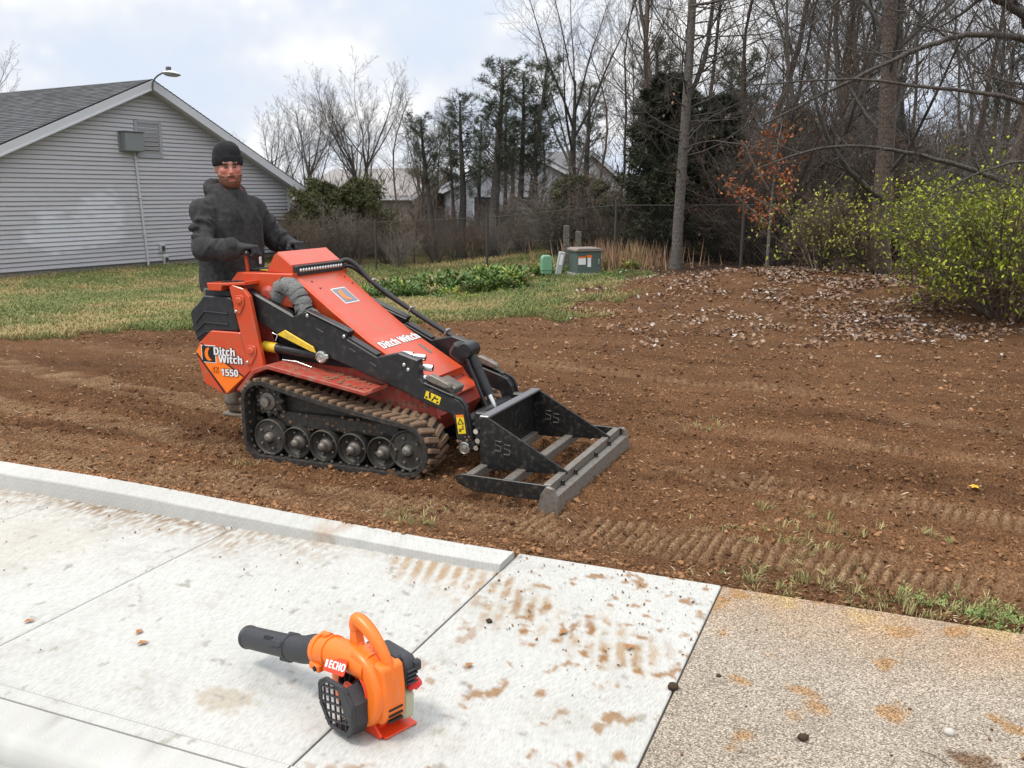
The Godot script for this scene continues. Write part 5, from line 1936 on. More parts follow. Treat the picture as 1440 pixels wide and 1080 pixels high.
	hz.tube(curve(P3([-0.40, 1.06, -0.20, -0.36, 1.10, -0.27, -0.30, 1.06, -0.31, -0.22, 0.98, -0.32, -0.08, 0.88, -0.335, 0.10, 0.775, -0.345, 0.30, 0.67, -0.345, 0.46, 0.60, -0.33]), 6), same(0.016, 43), 8)
	hz.tube(curve(P3([-0.40, 1.05, -0.22, -0.33, 1.06, -0.29, -0.22, 0.96, -0.36, -0.08, 0.865, -0.375, 0.12, 0.755, -0.375, 0.32, 0.655, -0.37, 0.47, 0.585, -0.36]), 6), same(0.014, 37), 8)
	obj("hydraulic_hose", hz, mats["hose"], root)
	var cl := MB.new()
	for q in [[0.06, 0.80, -0.35], [0.31, 0.672, -0.35], [-0.20, 0.965, -0.335]]:
		cl.box(V(q[0], q[1], q[2]), V(0.014, 0.045, 0.05), 0.005, Basis(Vector3.BACK, -0.5))
	obj("hose_clamp", cl, mats["zinc"], root)
	var sl := MB.new()
	var sp := curve(P3([-0.50, 0.80, 0.24, -0.475, 0.92, 0.27, -0.42, 0.985, 0.285, -0.35, 0.965, 0.29, -0.305, 0.90, 0.295, -0.275, 0.845, 0.30, -0.22, 0.80, 0.30]), 12)
	var rr := PackedFloat32Array()
	for i in sp.size():
		rr.append(0.052 + 0.005 * sin(i * 1.05) + 0.003 * sin(i * 2.3))
		sp[i] += V(0.003 * sin(i * 0.8), 0.002 * sin(i * 1.7), 0)
	sl.tube(sp, rr, 16)
	obj("sleeved_hose", sl, mats["hose sleeve"], root)
	# dried mud stuck to the shelf, the side plates and the arms' feet
	var mud := MB.new()
	for i in 240:
		var s := 1.0 if rng.randf() < 0.75 else -1.0
		var p := Vector3.ZERO
		var w := rng.randf()
		var r := rng.randf_range(0.004, 0.013)
		var flat := V(r * 1.3, r * 0.4, r)
		if w < 0.45:
			var x := rng.randf_range(-0.38, 0.22)
			p = V(x, lerpf(0.558, 0.458, (x + 0.40) / 0.64), rng.randf_range(0.31, 0.51) * s)
		elif w < 0.65:
			p = V(rng.randf_range(0.1, 0.54), rng.randf_range(0.29, 0.40), 0.302 * s)
			flat = V(r, r, r * 0.3)
		elif w < 0.85:
			p = V(rng.randf_range(-0.45, 0.45), rng.randf_range(0.16, 0.28), 0.447 * s)
			flat = V(r * 1.4, r, r * 0.5)
		else:
			p = V(rng.randf_range(0.72, 0.80), rng.randf_range(0.13, 0.22), 0.361 * s)
			flat = V(r * 0.8, r * 0.8, r * 0.3)
		mud.ball(p, flat, 4, 6)
	tag(obj("caked_mud", mud, mats["muddy tread"], root), "", "", "", "stuff")
	var rc := MB.new()
	rc.lathe(Transform3D(Basis(Vector3.RIGHT, PI / 2), V(-0.53, 0.93, 0.22)), [Vector2(0, 0), Vector2(0.055, 0), Vector2(0.055, 0.08), Vector2(0.03, 0.10), Vector2(0, 0.10)], 18)
	obj("pivot_boss", rc, dirty, root)


func build_arm(root: Node3D, s: float) -> void:
	var black: Material = mats["black paint"]
	var z0 := 0.30 * s
	var z1 := 0.36 * s
	# main plate of the lift arm, bent down at the front
	var upper := plate([-0.675, 0.955, -0.64, 0.965, -0.32, 0.823, -0.235, 0.852, 0.055, 0.745, 0.03, 0.715, 0.225, 0.622, 0.365, 0.655, 0.485, 0.622, 0.492, 0.522, 0.52, 0.49, 0.69, 0.435, 0.735, 0.415, 0.765, 0.375, 0.805, 0.19, 0.795, 0.15, 0.765, 0.125, 0.73, 0.145, 0.712, 0.195, 0.705, 0.28, 0.685, 0.335, 0.54, 0.378, 0.36, 0.45, 0.175, 0.51, 0.03, 0.56, -0.185, 0.625, -0.42, 0.705, -0.61, 0.80, -0.69, 0.90], z0, z1, 0.006)
	var arm := obj("lift_arm", upper, black, root)
	# folded top flanges catch the sky
	var fl := MB.new()
	fl.bar(V(-0.23, 0.857, 0.335 * s), V(0.055, 0.75, 0.335 * s), 0.062, 0.012, 0.003)
	fl.bar(V(0.035, 0.722, 0.33 * s), V(0.225, 0.630, 0.33 * s), 0.05, 0.014, 0.003)
	fl.bar(V(-0.64, 0.962, 0.325 * s), V(-0.33, 0.826, 0.325 * s), 0.05, 0.01, 0.003)
	obj("flange", fl, black, arm)
	var rail := MB.new()
	rail.bar(V(0.515, 0.497, 0.345 * s), V(0.70, 0.437, 0.345 * s), 0.04, 0.012, 0.004)
	rail.tube(curve(P3([0.69, 0.438, 0.352 * s, 0.745, 0.415, 0.352 * s, 0.772, 0.37, 0.352 * s, 0.795, 0.27, 0.352 * s, 0.81, 0.18, 0.352 * s]), 5), same(0.008, 21), 6)
	obj("edge_rail", rail, black, arm)
	var pad := MB.new()
	pad.prism(roundpoly(P2([0.515, 0.53, 0.55, 0.545, 0.665, 0.498, 0.672, 0.472, 0.63, 0.472, 0.53, 0.505]), 0.01), minf(0.30 * s, 0.345 * s), maxf(0.30 * s, 0.345 * s), 0.006)
	obj("grey_pad", pad, mats["worn steel"], arm)
	var pin := MB.new()
	var f := Transform3D(Basis(Vector3.RIGHT, PI / 2 * s), V(0.765, 0.158, z1))
	pin.lathe(f, [Vector2(0.034, -0.004), Vector2(0.034, 0.012), Vector2(0.030, 0.014), Vector2(0.026, 0.008), Vector2(0.015, 0.008), Vector2(0.013, 0.016), Vector2(0, 0.017)], 24)
	obj("lower_pin", pin, mats["zinc"], arm)
	var bo := MB.new()
	for q in [[-0.22, 0.83], [0.02, 0.725], [0.40, 0.59], [0.425, 0.565]]:
		bolt(bo, q[0], q[1], z1, 0.011, 0.008 * s)
	obj("bolt", bo, mats["zinc"], arm)
	var lou := MB.new()
	for q in [[-0.14, 0.745], [0.07, 0.645], [0.20, 0.575]]:
		lou.box(V(q[0], q[1], z1), V(0.05, 0.016, 0.006), 0.002, Basis(Vector3.BACK, -0.42))
	obj("louvre_mark", lou, mats["black plastic"], arm)
	# lift cylinder under the arm, with its yellow collar and the safety prop
	var cy := MB.new()
	cy.rod(V(-0.545, 0.63, 0.335 * s), V(-0.19, 0.603, 0.335 * s), 0.028, 16)
	cy.rod(V(-0.21, 0.605, 0.335 * s), V(-0.17, 0.602, 0.335 * s), 0.032, 16)
	var lift := obj("lift_cylinder", cy, black, root)
	var yc := MB.new()
	yc.rod(V(-0.55, 0.632, 0.335 * s), V(-0.46, 0.625, 0.335 * s), 0.0305, 16)
	obj("yellow_collar", yc, mats["yellow paint"], lift)
	var pr := MB.new()
	pr.prism(P2([-0.425, 0.712, -0.37, 0.742, -0.18, 0.655, -0.165, 0.620, -0.20, 0.628]), minf(0.365 * s, 0.377 * s), maxf(0.365 * s, 0.377 * s), 0.003)
	obj("safety_prop", pr, mats["yellow paint"], root)
	var pp := MB.new()
	var f2 := Transform3D(Basis(Vector3.RIGHT, PI / 2 * s), V(-0.13, 0.600, z1))
	pp.lathe(f2, [Vector2(0.035, -0.004), Vector2(0.035, 0.018), Vector2(0.026, 0.022), Vector2(0.024, 0.016), Vector2(0.010, 0.016), Vector2(0.0, 0.02)], 20)
	pp.box(V(-0.10, 0.604, 0.372 * s), V(0.035, 0.025, 0.014), 0.003)
	obj("cylinder_pin", pp, mats["zinc"], root)
	var hp := MB.new()
	hp.tube(P3([-0.46, 0.72, 0.372 * s, -0.425, 0.708, 0.372 * s, -0.44, 0.675, 0.372 * s]), same(0.004, 3), 5)
	hp.tube(P3([-0.40, 0.565, 0.37 * s, -0.30, 0.56, 0.37 * s, -0.20, 0.535, 0.37 * s]), same(0.005, 3), 5)
	obj("hitch_pin", hp, mats["chrome"], root)
	# warning labels
	var z2 := z1 + 0.0015 * s
	var lab := MB.new()
	lab.box(V(0.573, 0.42, z2), V(0.095, 0.045, 0.001), 0.0, Basis(Vector3.BACK, -0.33))
	obj("warning_label", lab, mats["sticker yellow"], arm)
	var lk := MB.new()
	var t := Basis(Vector3.BACK, -0.33)
	for q in [[-0.02, 0.006, 0.012, 0.034, 0.3], [0.006, -0.002, 0.008, 0.036, -0.4], [0.024, 0.004, 0.02, 0.008, 0.1], [-0.036, -0.012, 0.012, 0.012, 0.6], [0.034, -0.012, 0.012, 0.01, 0.2]]:
		lk.box(V(0.573, 0.42, z2 + 0.001 * s) + t * V(q[0], q[1], 0), V(q[2], q[3], 0.001), 0.0, t * Basis(Vector3.BACK, q[4]))
	obj("label_print", lk, mats["sticker black"], arm)
	var t2 := Basis(Vector3.BACK, 0.14)
	var c2 := V(0.742, 0.287, z2)
	var lb := MB.new()
	lb.box(c2, V(0.046, 0.105, 0.001), 0.0, t2)
	obj("warning_label", lb, mats["sticker yellow"], arm)
	var lo := MB.new()
	lo.box(c2 + t2 * V(0, 0.047, 0.001 * s), V(0.046, 0.012, 0.001), 0.0, t2)
	obj("label_header", lo, mats["sticker orange"], arm)
	var lt := MB.new()
	lt.xf = Transform3D(t2, c2 + V(0, 0, 0.001 * s))
	lt.prism(P2([-0.02, 0.0, 0.02, 0.0, 0.0, 0.036]), -0.0005, 0.0005)
	lt.box(V(-0.002, -0.026, 0), V(0.026, 0.005, 0.001))
	lt.box(V(0.010, -0.018, 0), V(0.006, 0.022, 0.001))
	lt.box(V(-0.01, -0.036, 0), V(0.014, 0.008, 0.001))
	obj("label_print", lt, mats["sticker black"], arm)
	var ly := MB.new()
	ly.xf = Transform3D(t2, c2 + V(0, 0, 0.002 * s))
	ly.prism(P2([-0.011, 0.004, 0.011, 0.004, 0.0, 0.024]), -0.0005, 0.0005)
	obj("label_triangle", ly, mats["sticker yellow"], arm)


func decals(panel: Node3D, s: float) -> void:
	var z := 0.41 * s
	var e := 0.0014 * s
	var d := MB.new()
	d.prism(P2([-0.955, 0.632, -0.995, 0.578, -0.782, 0.345, -0.648, 0.455, -0.70, 0.475, -0.79, 0.53, -0.86, 0.585]), minf(z, z + e), maxf(z, z + e))
	obj("decal", d, mats["sticker orange"], panel)
	var k := MB.new()
	for q in [[-0.99, 0.572, -0.80, 0.345, 0.011], [-0.955, 0.634, -0.86, 0.588, 0.006], [-0.79, 0.532, -0.652, 0.452, 0.008]]:
		k.bar(V(q[0], q[1], z + e * 1.6), V(q[2], q[3], z + e * 1.6), 0.001, q[4])
	obj("decal_line", k, mats["sticker black"], panel)
	var sq := MB.new()
	sq.box(V(-0.90, 0.573, z + e * 1.2), V(0.106, 0.106, 0.0012))
	obj("emblem", sq, mats["sticker white"], panel)
	var sq2 := MB.new()
	sq2.box(V(-0.90, 0.573, z + e * 2.2), V(0.096, 0.096, 0.0012))
	obj("emblem_ground", sq2, mats["sticker black"], panel)
	var cr := MB.new()
	cr.xf = Transform3D(Basis.from_scale(V(0.8, 1, 1)), V(-0.18, 0, 0))
	crescent(cr, -0.90, 0.573, 0.040, minf(z + e * 3.2, z + e * 3.2))
	obj("emblem_mark", cr, mats["sticker orange"], panel)
	var turn := Basis() if s > 0 else Basis(Vector3.UP, PI)
	for q in [["Ditch", -0.782, 0.597, 0.046, 0.0], ["Witch", -0.738, 0.553, 0.046, 0.0], ["1550", -0.752, 0.473, 0.042, 0.0]]:
		lettering("lettering_outline", q[0], q[3], mats["sticker black"], panel, Transform3D(turn, V(q[1], q[2] - 0.004, z + e * 2.0)), 3.2, 0.001)
		lettering("lettering", q[0], q[3], mats["sticker white"], panel, Transform3D(turn, V(q[1], q[2] - 0.004, z + e * 3.4)), 0.8, 0.0016)
	lettering("lettering_outline", "SK", 0.029, mats["sticker black"], panel, Transform3D(turn, V(-0.858, 0.480, z + e * 2.0)), 3.0, 0.001)
	lettering("lettering", "SK", 0.029, mats["sticker orange"], panel, Transform3D(turn, V(-0.858, 0.480, z + e * 3.6)), 0.5, 0.0016)


func build_leveler() -> void:
	var root := thing("soil_leveler", "black steel levelling frame coupled to the front of the loader", "leveler")
	root.position = V(-0.8, 0.073, -5.535) + ZD * 0.175 + XD * 0.045
	root.rotation.y = -HEADING
	var st: Material = mats["black steel"]
	var worn: Material = mats["worn steel"]
	for s in [1.0, -1.0]:
		obj("runner", plate([0.835, 0.078, 0.875, 0.092, 1.355, 0.086, 1.36, 0.03, 1.29, 0.005, 0.94, 0.008, 0.85, 0.04], 0.60 * s, 0.615 * s, 0.003), st, root)
		# tapered gusset with its cut-out mark
		obj("gusset", plate([0.865, 0.325, 0.925, 0.325, 1.36, 0.088, 1.35, 0.075, 0.97, 0.055, 0.88, 0.06], 0.365 * s, 0.378 * s, 0.002), st, root)
		var mk := MB.new()
		var zz: float = 0.365 * s - 0.002 * s
		var zo: float = 0.378 * s + 0.002 * s
		for z in [zz, zo]:
			for g in [[0.975, 0.183], [1.025, 0.168]]:
				var pts := P3([g[0] + 0.018, g[1] + 0.026, z, g[0] - 0.014, g[1] + 0.030, z, g[0] - 0.016, g[1] + 0.008, z, g[0] + 0.014, g[1], z, g[0] + 0.016, g[1] - 0.024, z, g[0] - 0.018, g[1] - 0.024, z])
				mk.tube(pts, same(0.0035, 6), 5)
		obj("weld_mark", mk, mat("bare mark", lin(0.10, 0.095, 0.088), 0.5, 0.3), root)
		var cap := MB.new()
		cap.prism(roundpoly(P2([1.29, -0.04, 1.307, 0.045, 1.335, 0.088, 1.375, 0.08, 1.395, 0.02, 1.40, -0.06, 1.315, -0.09]), 0.012), minf(0.615 * s, 0.635 * s), maxf(0.615 * s, 0.635 * s), 0.004)
		obj("end_cap", cap, worn, root)
	var top := MB.new()
	top.box(V(0.895, 0.332, 0), V(0.055, 0.014, 0.76), 0.004)
	obj("top_bar", top, mat("bright flange", lin(0.16, 0.16, 0.165), 0.32, 0.5), root)
	var bk := MB.new()
	bk.box(V(0.872, 0.20, 0), V(0.014, 0.26, 0.74), 0.003)
	obj("back_plate", bk, st, root)
	var hk := MB.new()
	for z in [-0.26, 0.26]:
		hk.box(V(0.83, 0.22, z), V(0.07, 0.22, 0.05), 0.008)
	hk.box(V(0.82, 0.16, 0), V(0.05, 0.20, 0.46), 0.01)
	hk.rod(V(0.80, 0.155, -0.33), V(0.80, 0.155, 0.33), 0.02, 12)
	obj("coupler", hk, st, root)
	var pn := MB.new()
	for q in [[0.83, 0.24], [0.84, 0.19], [0.83, 0.15]]:
		pn.rod(V(q[0], q[1], 0.29), V(q[0], q[1], 0.345), 0.014, 10)
	obj("coupler_pin", pn, mats["chrome"], root)
	for q in [[0.89, 0.052, 0.045], [1.105, 0.052, 0.05]]:
		var b := MB.new()
		b.box(V(q[0], q[1], 0), V(q[2], 0.05, 1.2), 0.004)
		obj("cross_bar", b, worn, root)
	var fb := MB.new()
	fb.prism(P2([1.31, 0.087, 1.348, 0.087, 1.348, 0.02, 1.31, 0.02]), -0.60, 0.60, 0.004)
	obj("front_bar", fb, worn, root)
	var cb := MB.new()
	cb.prism(P2([1.355, 0.045, 1.388, 0.035, 1.398, -0.04, 1.36, -0.07, 1.34, -0.02]), -0.614, 0.614, 0.004)
	obj("cutting_edge", cb, worn, root)
	var tr := MB.new()
	tr.prism(P2([1.346, 0.012, 1.358, 0.012, 1.358, -0.01, 1.346, -0.01]), -0.6, 0.6)
	obj("trough", tr, mats["dark cavity"], root)
	var cl := MB.new()
	for z in [-0.1, 0.25, 0.45, -0.35]:
		cl.box(V(1.352, 0.045, z), V(0.03, 0.05, 0.014), 0.002)
	obj("tie_plate", cl, st, root)


class Field:
	var lo: Vector3
	var cell: float
	var nx: int
	var ny: int
	var nz: int
	var d: PackedFloat32Array

	func _init(a: Vector3, b: Vector3, c: float) -> void:
		lo = a
		cell = c
		nx = int(ceil((b.x - a.x) / c)) + 1
		ny = int(ceil((b.y - a.y) / c)) + 1
		nz = int(ceil((b.z - a.z) / c)) + 1
		d = PackedFloat32Array()
		d.resize(nx * ny * nz)
		d.fill(9.0)

	func span(a: Vector3, b: Vector3) -> Array:
		return [clampi(int((a.x - lo.x) / cell), 0, nx), clampi(int((b.x - lo.x) / cell) + 2, 0, nx), clampi(int((a.y - lo.y) / cell), 0, ny), clampi(int((b.y - lo.y) / cell) + 2, 0, ny), clampi(int((a.z - lo.z) / cell), 0, nz), clampi(int((b.z - lo.z) / cell) + 2, 0, nz)]

	func cap(a: Vector3, b: Vector3, ra: float, rb: float, k: float) -> void:
		var pad := maxf(ra, rb) + k + 2.0 * cell
		var pv := V3(pad)
		var r := span(a.min(b) - pv, a.max(b) + pv)
		var ab := b - a
		var l2 := maxf(ab.length_squared(), 1e-9)
		for z in range(r[4], r[5]):
			for y in range(r[2], r[3]):
				var at: int = (z * ny + y) * nx
				for x in range(r[0], r[1]):
					var p := lo + Vector3(x, y, z) * cell
					var t := clampf((p - a).dot(ab) / l2, 0.0, 1.0)
					var e := (p - a - ab * t).length() - lerpf(ra, rb, t)
					var o := d[at + x]
					var h := maxf(k - absf(o - e), 0.0)
					d[at + x] = minf(o, e) - (h * h * 0.25 / k if k > 0.0 else 0.0)

	func V3(x: float) -> Vector3:
		return Vector3(x, x, x)

	func ell(c: Vector3, rad: Vector3, turn: Basis, k: float, cut := false) -> void:
		var pad := maxf(rad.x, maxf(rad.y, rad.z)) + k + 2.0 * cell
		var r := span(c - V3(pad), c + V3(pad))
		var inv := turn.inverse()
		for z in range(r[4], r[5]):
			for y in range(r[2], r[3]):
				var at: int = (z * ny + y) * nx
				for x in range(r[0], r[1]):
					var q := inv * (lo + Vector3(x, y, z) * cell - c)
					var k0 := (q / rad).length()
					var k1 := (q / (rad * rad)).length()
					var e := k0 * (k0 - 1.0) / k1 if k1 > 1e-9 else -minf(rad.x, minf(rad.y, rad.z))
					var o := d[at + x]
					if cut:
						e = -e
						var h := maxf(k - absf(o - e), 0.0)
						d[at + x] = maxf(o, e) + h * h * 0.25 / k
					else:
						var h := maxf(k - absf(o - e), 0.0)
						d[at + x] = minf(o, e) - h * h * 0.25 / k

	func bend(f: Callable) -> void:
		var i := 0
		for z in nz:
			for y in ny:
				for x in nx:
					if absf(d[i]) < 0.06:
						d[i] += f.call(lo + Vector3(x, y, z) * cell)
					i += 1

	func below(yy: float) -> void:  # cuts away what lies under a level
		var i := 0
		for z in nz:
			for y in ny:
				for x in nx:
					d[i] = maxf(d[i], yy - (lo.y + y * cell))
					i += 1

	func skin(mb: MB, tint: Callable) -> void:
		var id := PackedInt32Array()
		id.resize(nx * ny * nz)
		id.fill(-1)
		var sx := 1
		var sy := nx
		var sz := nx * ny
		for z in nz - 1:
			for y in ny - 1:
				var row := (z * ny + y) * nx
				for x in nx - 1:
					var i := row + x
					var a := d[i]
					var b := d[i + 1]
					var c := d[i + sy]
					var e := d[i + sy + 1]
					var f := d[i + sz]
					var g := d[i + sz + 1]
					var h := d[i + sz + sy]
					var j := d[i + sz + sy + 1]
					var m := int(a < 0) + int(b < 0) + int(c < 0) + int(e < 0) + int(f < 0) + int(g < 0) + int(h < 0) + int(j < 0)
					if m == 0 or m == 8:
						continue
					var sum := Vector3.ZERO
					var n := 0
					for q in [[a, b, 0, 0, 0, 0], [c, e, 0, 1, 0, 0], [f, g, 0, 0, 1, 0], [h, j, 0, 1, 1, 0], [a, c, 0, 0, 0, 1], [b, e, 1, 0, 0, 1], [f, h, 0, 0, 1, 1], [g, j, 1, 0, 1, 1], [a, f, 0, 0, 0, 2], [b, g, 1, 0, 0, 2], [c, h, 0, 1, 0, 2], [e, j, 1, 1, 0, 2]]:
						if (q[0] < 0.0) != (q[1] < 0.0):
							var t: float = q[0] / (q[0] - q[1])
							var p := Vector3(q[2], q[3], q[4])
							p[int(q[5])] = t
							sum += p
							n += 1
					var grad := Vector3(b + e + g + j - a - c - f - h, c + e + h + j - a - b - f - g, f + g + h + j - a - b - c - e)
					var pos := lo + (Vector3(x, y, z) + sum / n) * cell
					mb.col = tint.call(pos)
					id[i] = mb.vert(pos, grad.normalized())
		for z in range(1, nz - 1):
			for y in range(1, ny - 1):
				var row := (z * ny + y) * nx
				for x in range(1, nx - 1):
					var i := row + x
					var s := d[i] < 0.0
					if s != (d[i + 1] < 0.0):
						face(mb, id[i], id[i - sy], id[i - sy - sz], id[i - sz], s)
					if s != (d[i + sy] < 0.0):
						face(mb, id[i], id[i - sz], id[i - sz - sx], id[i - sx], s)
					if s != (d[i + sz] < 0.0):
						face(mb, id[i], id[i - sx], id[i - sx - sy], id[i - sy], s)

	func face(mb: MB, a: int, b: int, c: int, e: int, s: bool) -> void:
		if a < 0 or b < 0 or c < 0 or e < 0:
			return
		if s:
			mb.tri_i(a, b, c)
			mb.tri_i(a, c, e)
		else:
			mb.tri_i(a, c, b)
			mb.tri_i(a, e, c)


const WHITE_TINT := Color(1, 1, 1)


func plain_tint(_p: Vector3) -> Color:
	return WHITE_TINT


# five-fingered gloved hand closed on a bar; palm at p, fingers run along f, the knuckles' row along side, back of the hand along up
func glove(root: Node3D, wrist: Vector3, p: Vector3, f: Vector3, side: Vector3, thumb_sign: float) -> void:
	var up := side.cross(f).normalized()
	if up.y < 0: up = -up
	var fd := Field.new(p - V(0.13, 0.13, 0.13), p + V(0.13, 0.13, 0.13), 0.0042)
	fd.cap(wrist, wrist.lerp(p, 0.45), 0.036, 0.034, 0.01)
	fd.cap(wrist.lerp(p, 0.4), p, 0.032, 0.024, 0.02)
	for i in 4:
		var off := (i - 1.5) * 0.0205
		var k := p + f * (0.038 - absf(i - 1.3) * 0.003) + side * off + up * 0.008
		var base := p - f * 0.02 + side * off * 0.8
		var l: float = [0.040, 0.045, 0.042, 0.033][i]
		var j1 := k + (f * 0.45 - up * 0.85).normalized() * l
		var j2 := j1 + (f * -0.55 - up * 0.75).normalized() * l * 0.72
		var j3 := j2 + (f * -0.95 - up * 0.05).normalized() * l * 0.5
		fd.cap(base, k, 0.0135, 0.0125, 0.014)
		fd.cap(k, j1, 0.0122, 0.0112, 0.004)
		fd.cap(j1, j2, 0.0112, 0.0104, 0.004)
		fd.cap(j2, j3, 0.0104, 0.0092, 0.004)
	var t0 := p - f * 0.03 + side * thumb_sign * 0.03 - up * 0.008
	var t1 := t0 + (f * 0.7 + side * thumb_sign * 0.55 - up * 0.35).normalized() * 0.036
	var t2 := t1 + (f * 0.75 - side * thumb_sign * 0.35 - up * 0.6).normalized() * 0.030
	fd.cap(t0, t1, 0.016, 0.0135, 0.014)
	fd.cap(t1, t2, 0.0135, 0.0108, 0.005)
	var mb := MB.new()
	fd.skin(mb, plain_tint)
	obj("glove", mb, mats["glove"], root)


func build_person() -> void:
	var B := V(-1.08, 0.155, 0.0)
	var root := thing("person", "person in dark grey hoodie, black beanie and gloves driving the loader", "person")
	root.transform = Transform3D(Basis(Vector3.UP, -HEADING), V(-0.8, 0.03, -5.535) + ZD * 0.06) * Transform3D(Basis(), B)
	var q := func(x: float, y: float, z: float) -> Vector3: return Vector3(x, y, z) - B
	var yaw := Basis(Vector3.UP, -deg_to_rad(20.0))
	var fw := yaw * Vector3.RIGHT
	var RS: Vector3 = q.call(-1.080, 1.415, 0.175)
	var LS: Vector3 = q.call(-0.995, 1.415, -0.200)
	var RE: Vector3 = q.call(-0.975, 1.185, 0.31)
	var LE: Vector3 = q.call(-0.93, 1.215, -0.345)
	var RW: Vector3 = q.call(-0.775, 1.185, 0.265)
	var LW: Vector3 = q.call(-0.80, 1.20, -0.275)
	var RH: Vector3 = q.call(-0.700, 1.195, 0.235)
	var LH: Vector3 = q.call(-0.705, 1.195, -0.235)
	var belly: Vector3 = q.call(-1.04, 1.10, -0.015)
	var chest: Vector3 = q.call(-1.045, 1.30, -0.015)
	var neck: Vector3 = q.call(-1.035, 1.50, -0.015)
	var hc: Vector3 = q.call(-1.015, 1.672, -0.01)
	var hr: Vector3 = q.call(-1.06, 0.92, 0.10)
	var hl: Vector3 = q.call(-1.03, 0.92, -0.12)
	# ---- the body: one surface from head to feet; clothes lie over it
	var body := MB.new()
	var bf := Field.new(q.call(-1.35, 0.2, -0.5), q.call(-0.55, 1.53, 0.5), 0.017)
	bf.ell(belly, V(0.12, 0.27, 0.16), yaw, 0.05)
	bf.ell(chest, V(0.12, 0.2, 0.18), yaw, 0.08)
	bf.cap(RS, RE, 0.055, 0.042, 0.05)
	bf.cap(RE, RW, 0.042, 0.030, 0.03)
	bf.cap(LS, LE, 0.055, 0.042, 0.05)
	bf.cap(LE, LW, 0.042, 0.030, 0.03)
	bf.cap(chest, neck, 0.08, 0.058, 0.06)
	for h in [[hr, q.call(-0.92, 0.55, 0.12), q.call(-0.95, 0.24, 0.13)], [hl, q.call(-0.91, 0.55, -0.13), q.call(-0.94, 0.24, -0.14)]]:
		bf.cap(h[0], h[1], 0.085, 0.058, 0.05)
		bf.cap(h[1], h[2], 0.055, 0.042, 0.03)
	bf.skin(body, func(_p: Vector3) -> Color: return Color(0.42, 0.22, 0.16))
	# the head, on a finer grid, in its own axes: x to the face, y up, z to the right ear
	var turn := Basis(Vector3.UP, -deg_to_rad(43.0)) * Basis(Vector3.BACK, -0.07) * Basis(Vector3.RIGHT, 0.05)
	var hf := Field.new(V(-0.14, -0.20, -0.12), V(0.15, 0.16, 0.12), 0.0042)
	var I := Basis()
	hf.ell(V(-0.012, 0.03, 0), V(0.098, 0.105, 0.078), I, 0.02)
	hf.ell(V(0.022, -0.035, 0), V(0.070, 0.085, 0.066), I, 0.03)
	hf.ell(V(0.050, -0.088, 0), V(0.042, 0.034, 0.046), I, 0.03)
	hf.cap(V(-0.03, -0.05, 0), V(-0.045, -0.21, 0), 0.056, 0.062, 0.03)
	hf.cap(V(0.078, 0.028, -0.035), V(0.084, 0.026, 0.0), 0.012, 0.012, 0.016)
	hf.cap(V(0.078, 0.028, 0.035), V(0.084, 0.026, 0.0), 0.012, 0.012, 0.016)
	hf.ell(V(0.087, 0.004, 0.031), V(0.014, 0.011, 0.017), I, 0.014, true)
	hf.ell(V(0.087, 0.004, -0.031), V(0.014, 0.011, 0.017), I, 0.014, true)
	hf.cap(V(0.085, 0.012, 0), V(0.108, -0.030, 0), 0.009, 0.0125, 0.012)
	hf.cap(V(0.093, -0.036, 0.011), V(0.093, -0.036, -0.011), 0.009, 0.009, 0.010)
	hf.ell(V(0.066, -0.022, 0.042), V(0.022, 0.018, 0.018), I, 0.02)
	hf.ell(V(0.066, -0.022, -0.042), V(0.022, 0.018, 0.018), I, 0.02)
	hf.cap(V(0.088, -0.066, 0.017), V(0.088, -0.066, -0.017), 0.0075, 0.0075, 0.010)
	hf.cap(V(0.086, -0.078, 0.014), V(0.086, -0.078, -0.014), 0.0085, 0.0085, 0.008)
	hf.ell(V(0.099, -0.0715, 0), V(0.009, 0.0018, 0.022), I, 0.004, true)
	for z in [0.074, -0.074]:
		hf.ell(V(-0.012, -0.008, z), V(0.018, 0.030, 0.011), Basis(Vector3.UP, 0.35 * signf(z)), 0.01)
	# beard stands a little off the skin
	hf.bend(func(p: Vector3) -> float:
		var b := beard(p)
		return -0.011 * b * (0.75 + 0.8 * n_fine.get_noise_3dv(p * 14.0)))
	var keep := body.xf
	var hx := Transform3D(turn * Basis.from_scale(V(0.97, 0.98, 0.97)), hc)
	body.xf = hx
	hf.skin(body, func(p: Vector3) -> Color:
		var c := Color(0.43, 0.20, 0.145)
		var rosy := smoothstep(0.05, 0.015, p.distance_to(V(0.085, -0.022, 0.045 * signf(p.z)))) + smoothstep(0.03, 0.01, p.distance_to(V(0.11, -0.03, 0)))
		c = c.lerp(Color(0.50, 0.13, 0.095), clampf(rosy, 0.0, 1.0) * 0.6)
		if p.y < -0.058 and p.y > -0.088 and absf(p.z) < 0.024 and p.x > 0.075:
			c = c.lerp(Color(0.40, 0.11, 0.09), 0.8)
		if p.x > 0.07 and p.y > 0.016 and p.y < 0.034 and absf(absf(p.z) - 0.032) < 0.021:
			c = c.lerp(Color(0.16, 0.075, 0.04), 0.65)
		if absf(p.y - 0.004) < 0.012 and absf(absf(p.z) - 0.031) < 0.018 and p.x > 0.06:
			c = c.lerp(Color(0.25, 0.09, 0.07), 0.5)
		var k := beard(p)
		return c.lerp(Color(0.11, 0.042, 0.018).lerp(Color(0.22, 0.09, 0.04), n_fine.get_noise_3dv(p * 20.0) * 0.5 + 0.5), k * 0.92))
	body.xf = keep
	var bo := obj("body", body, mats["skin"], root)
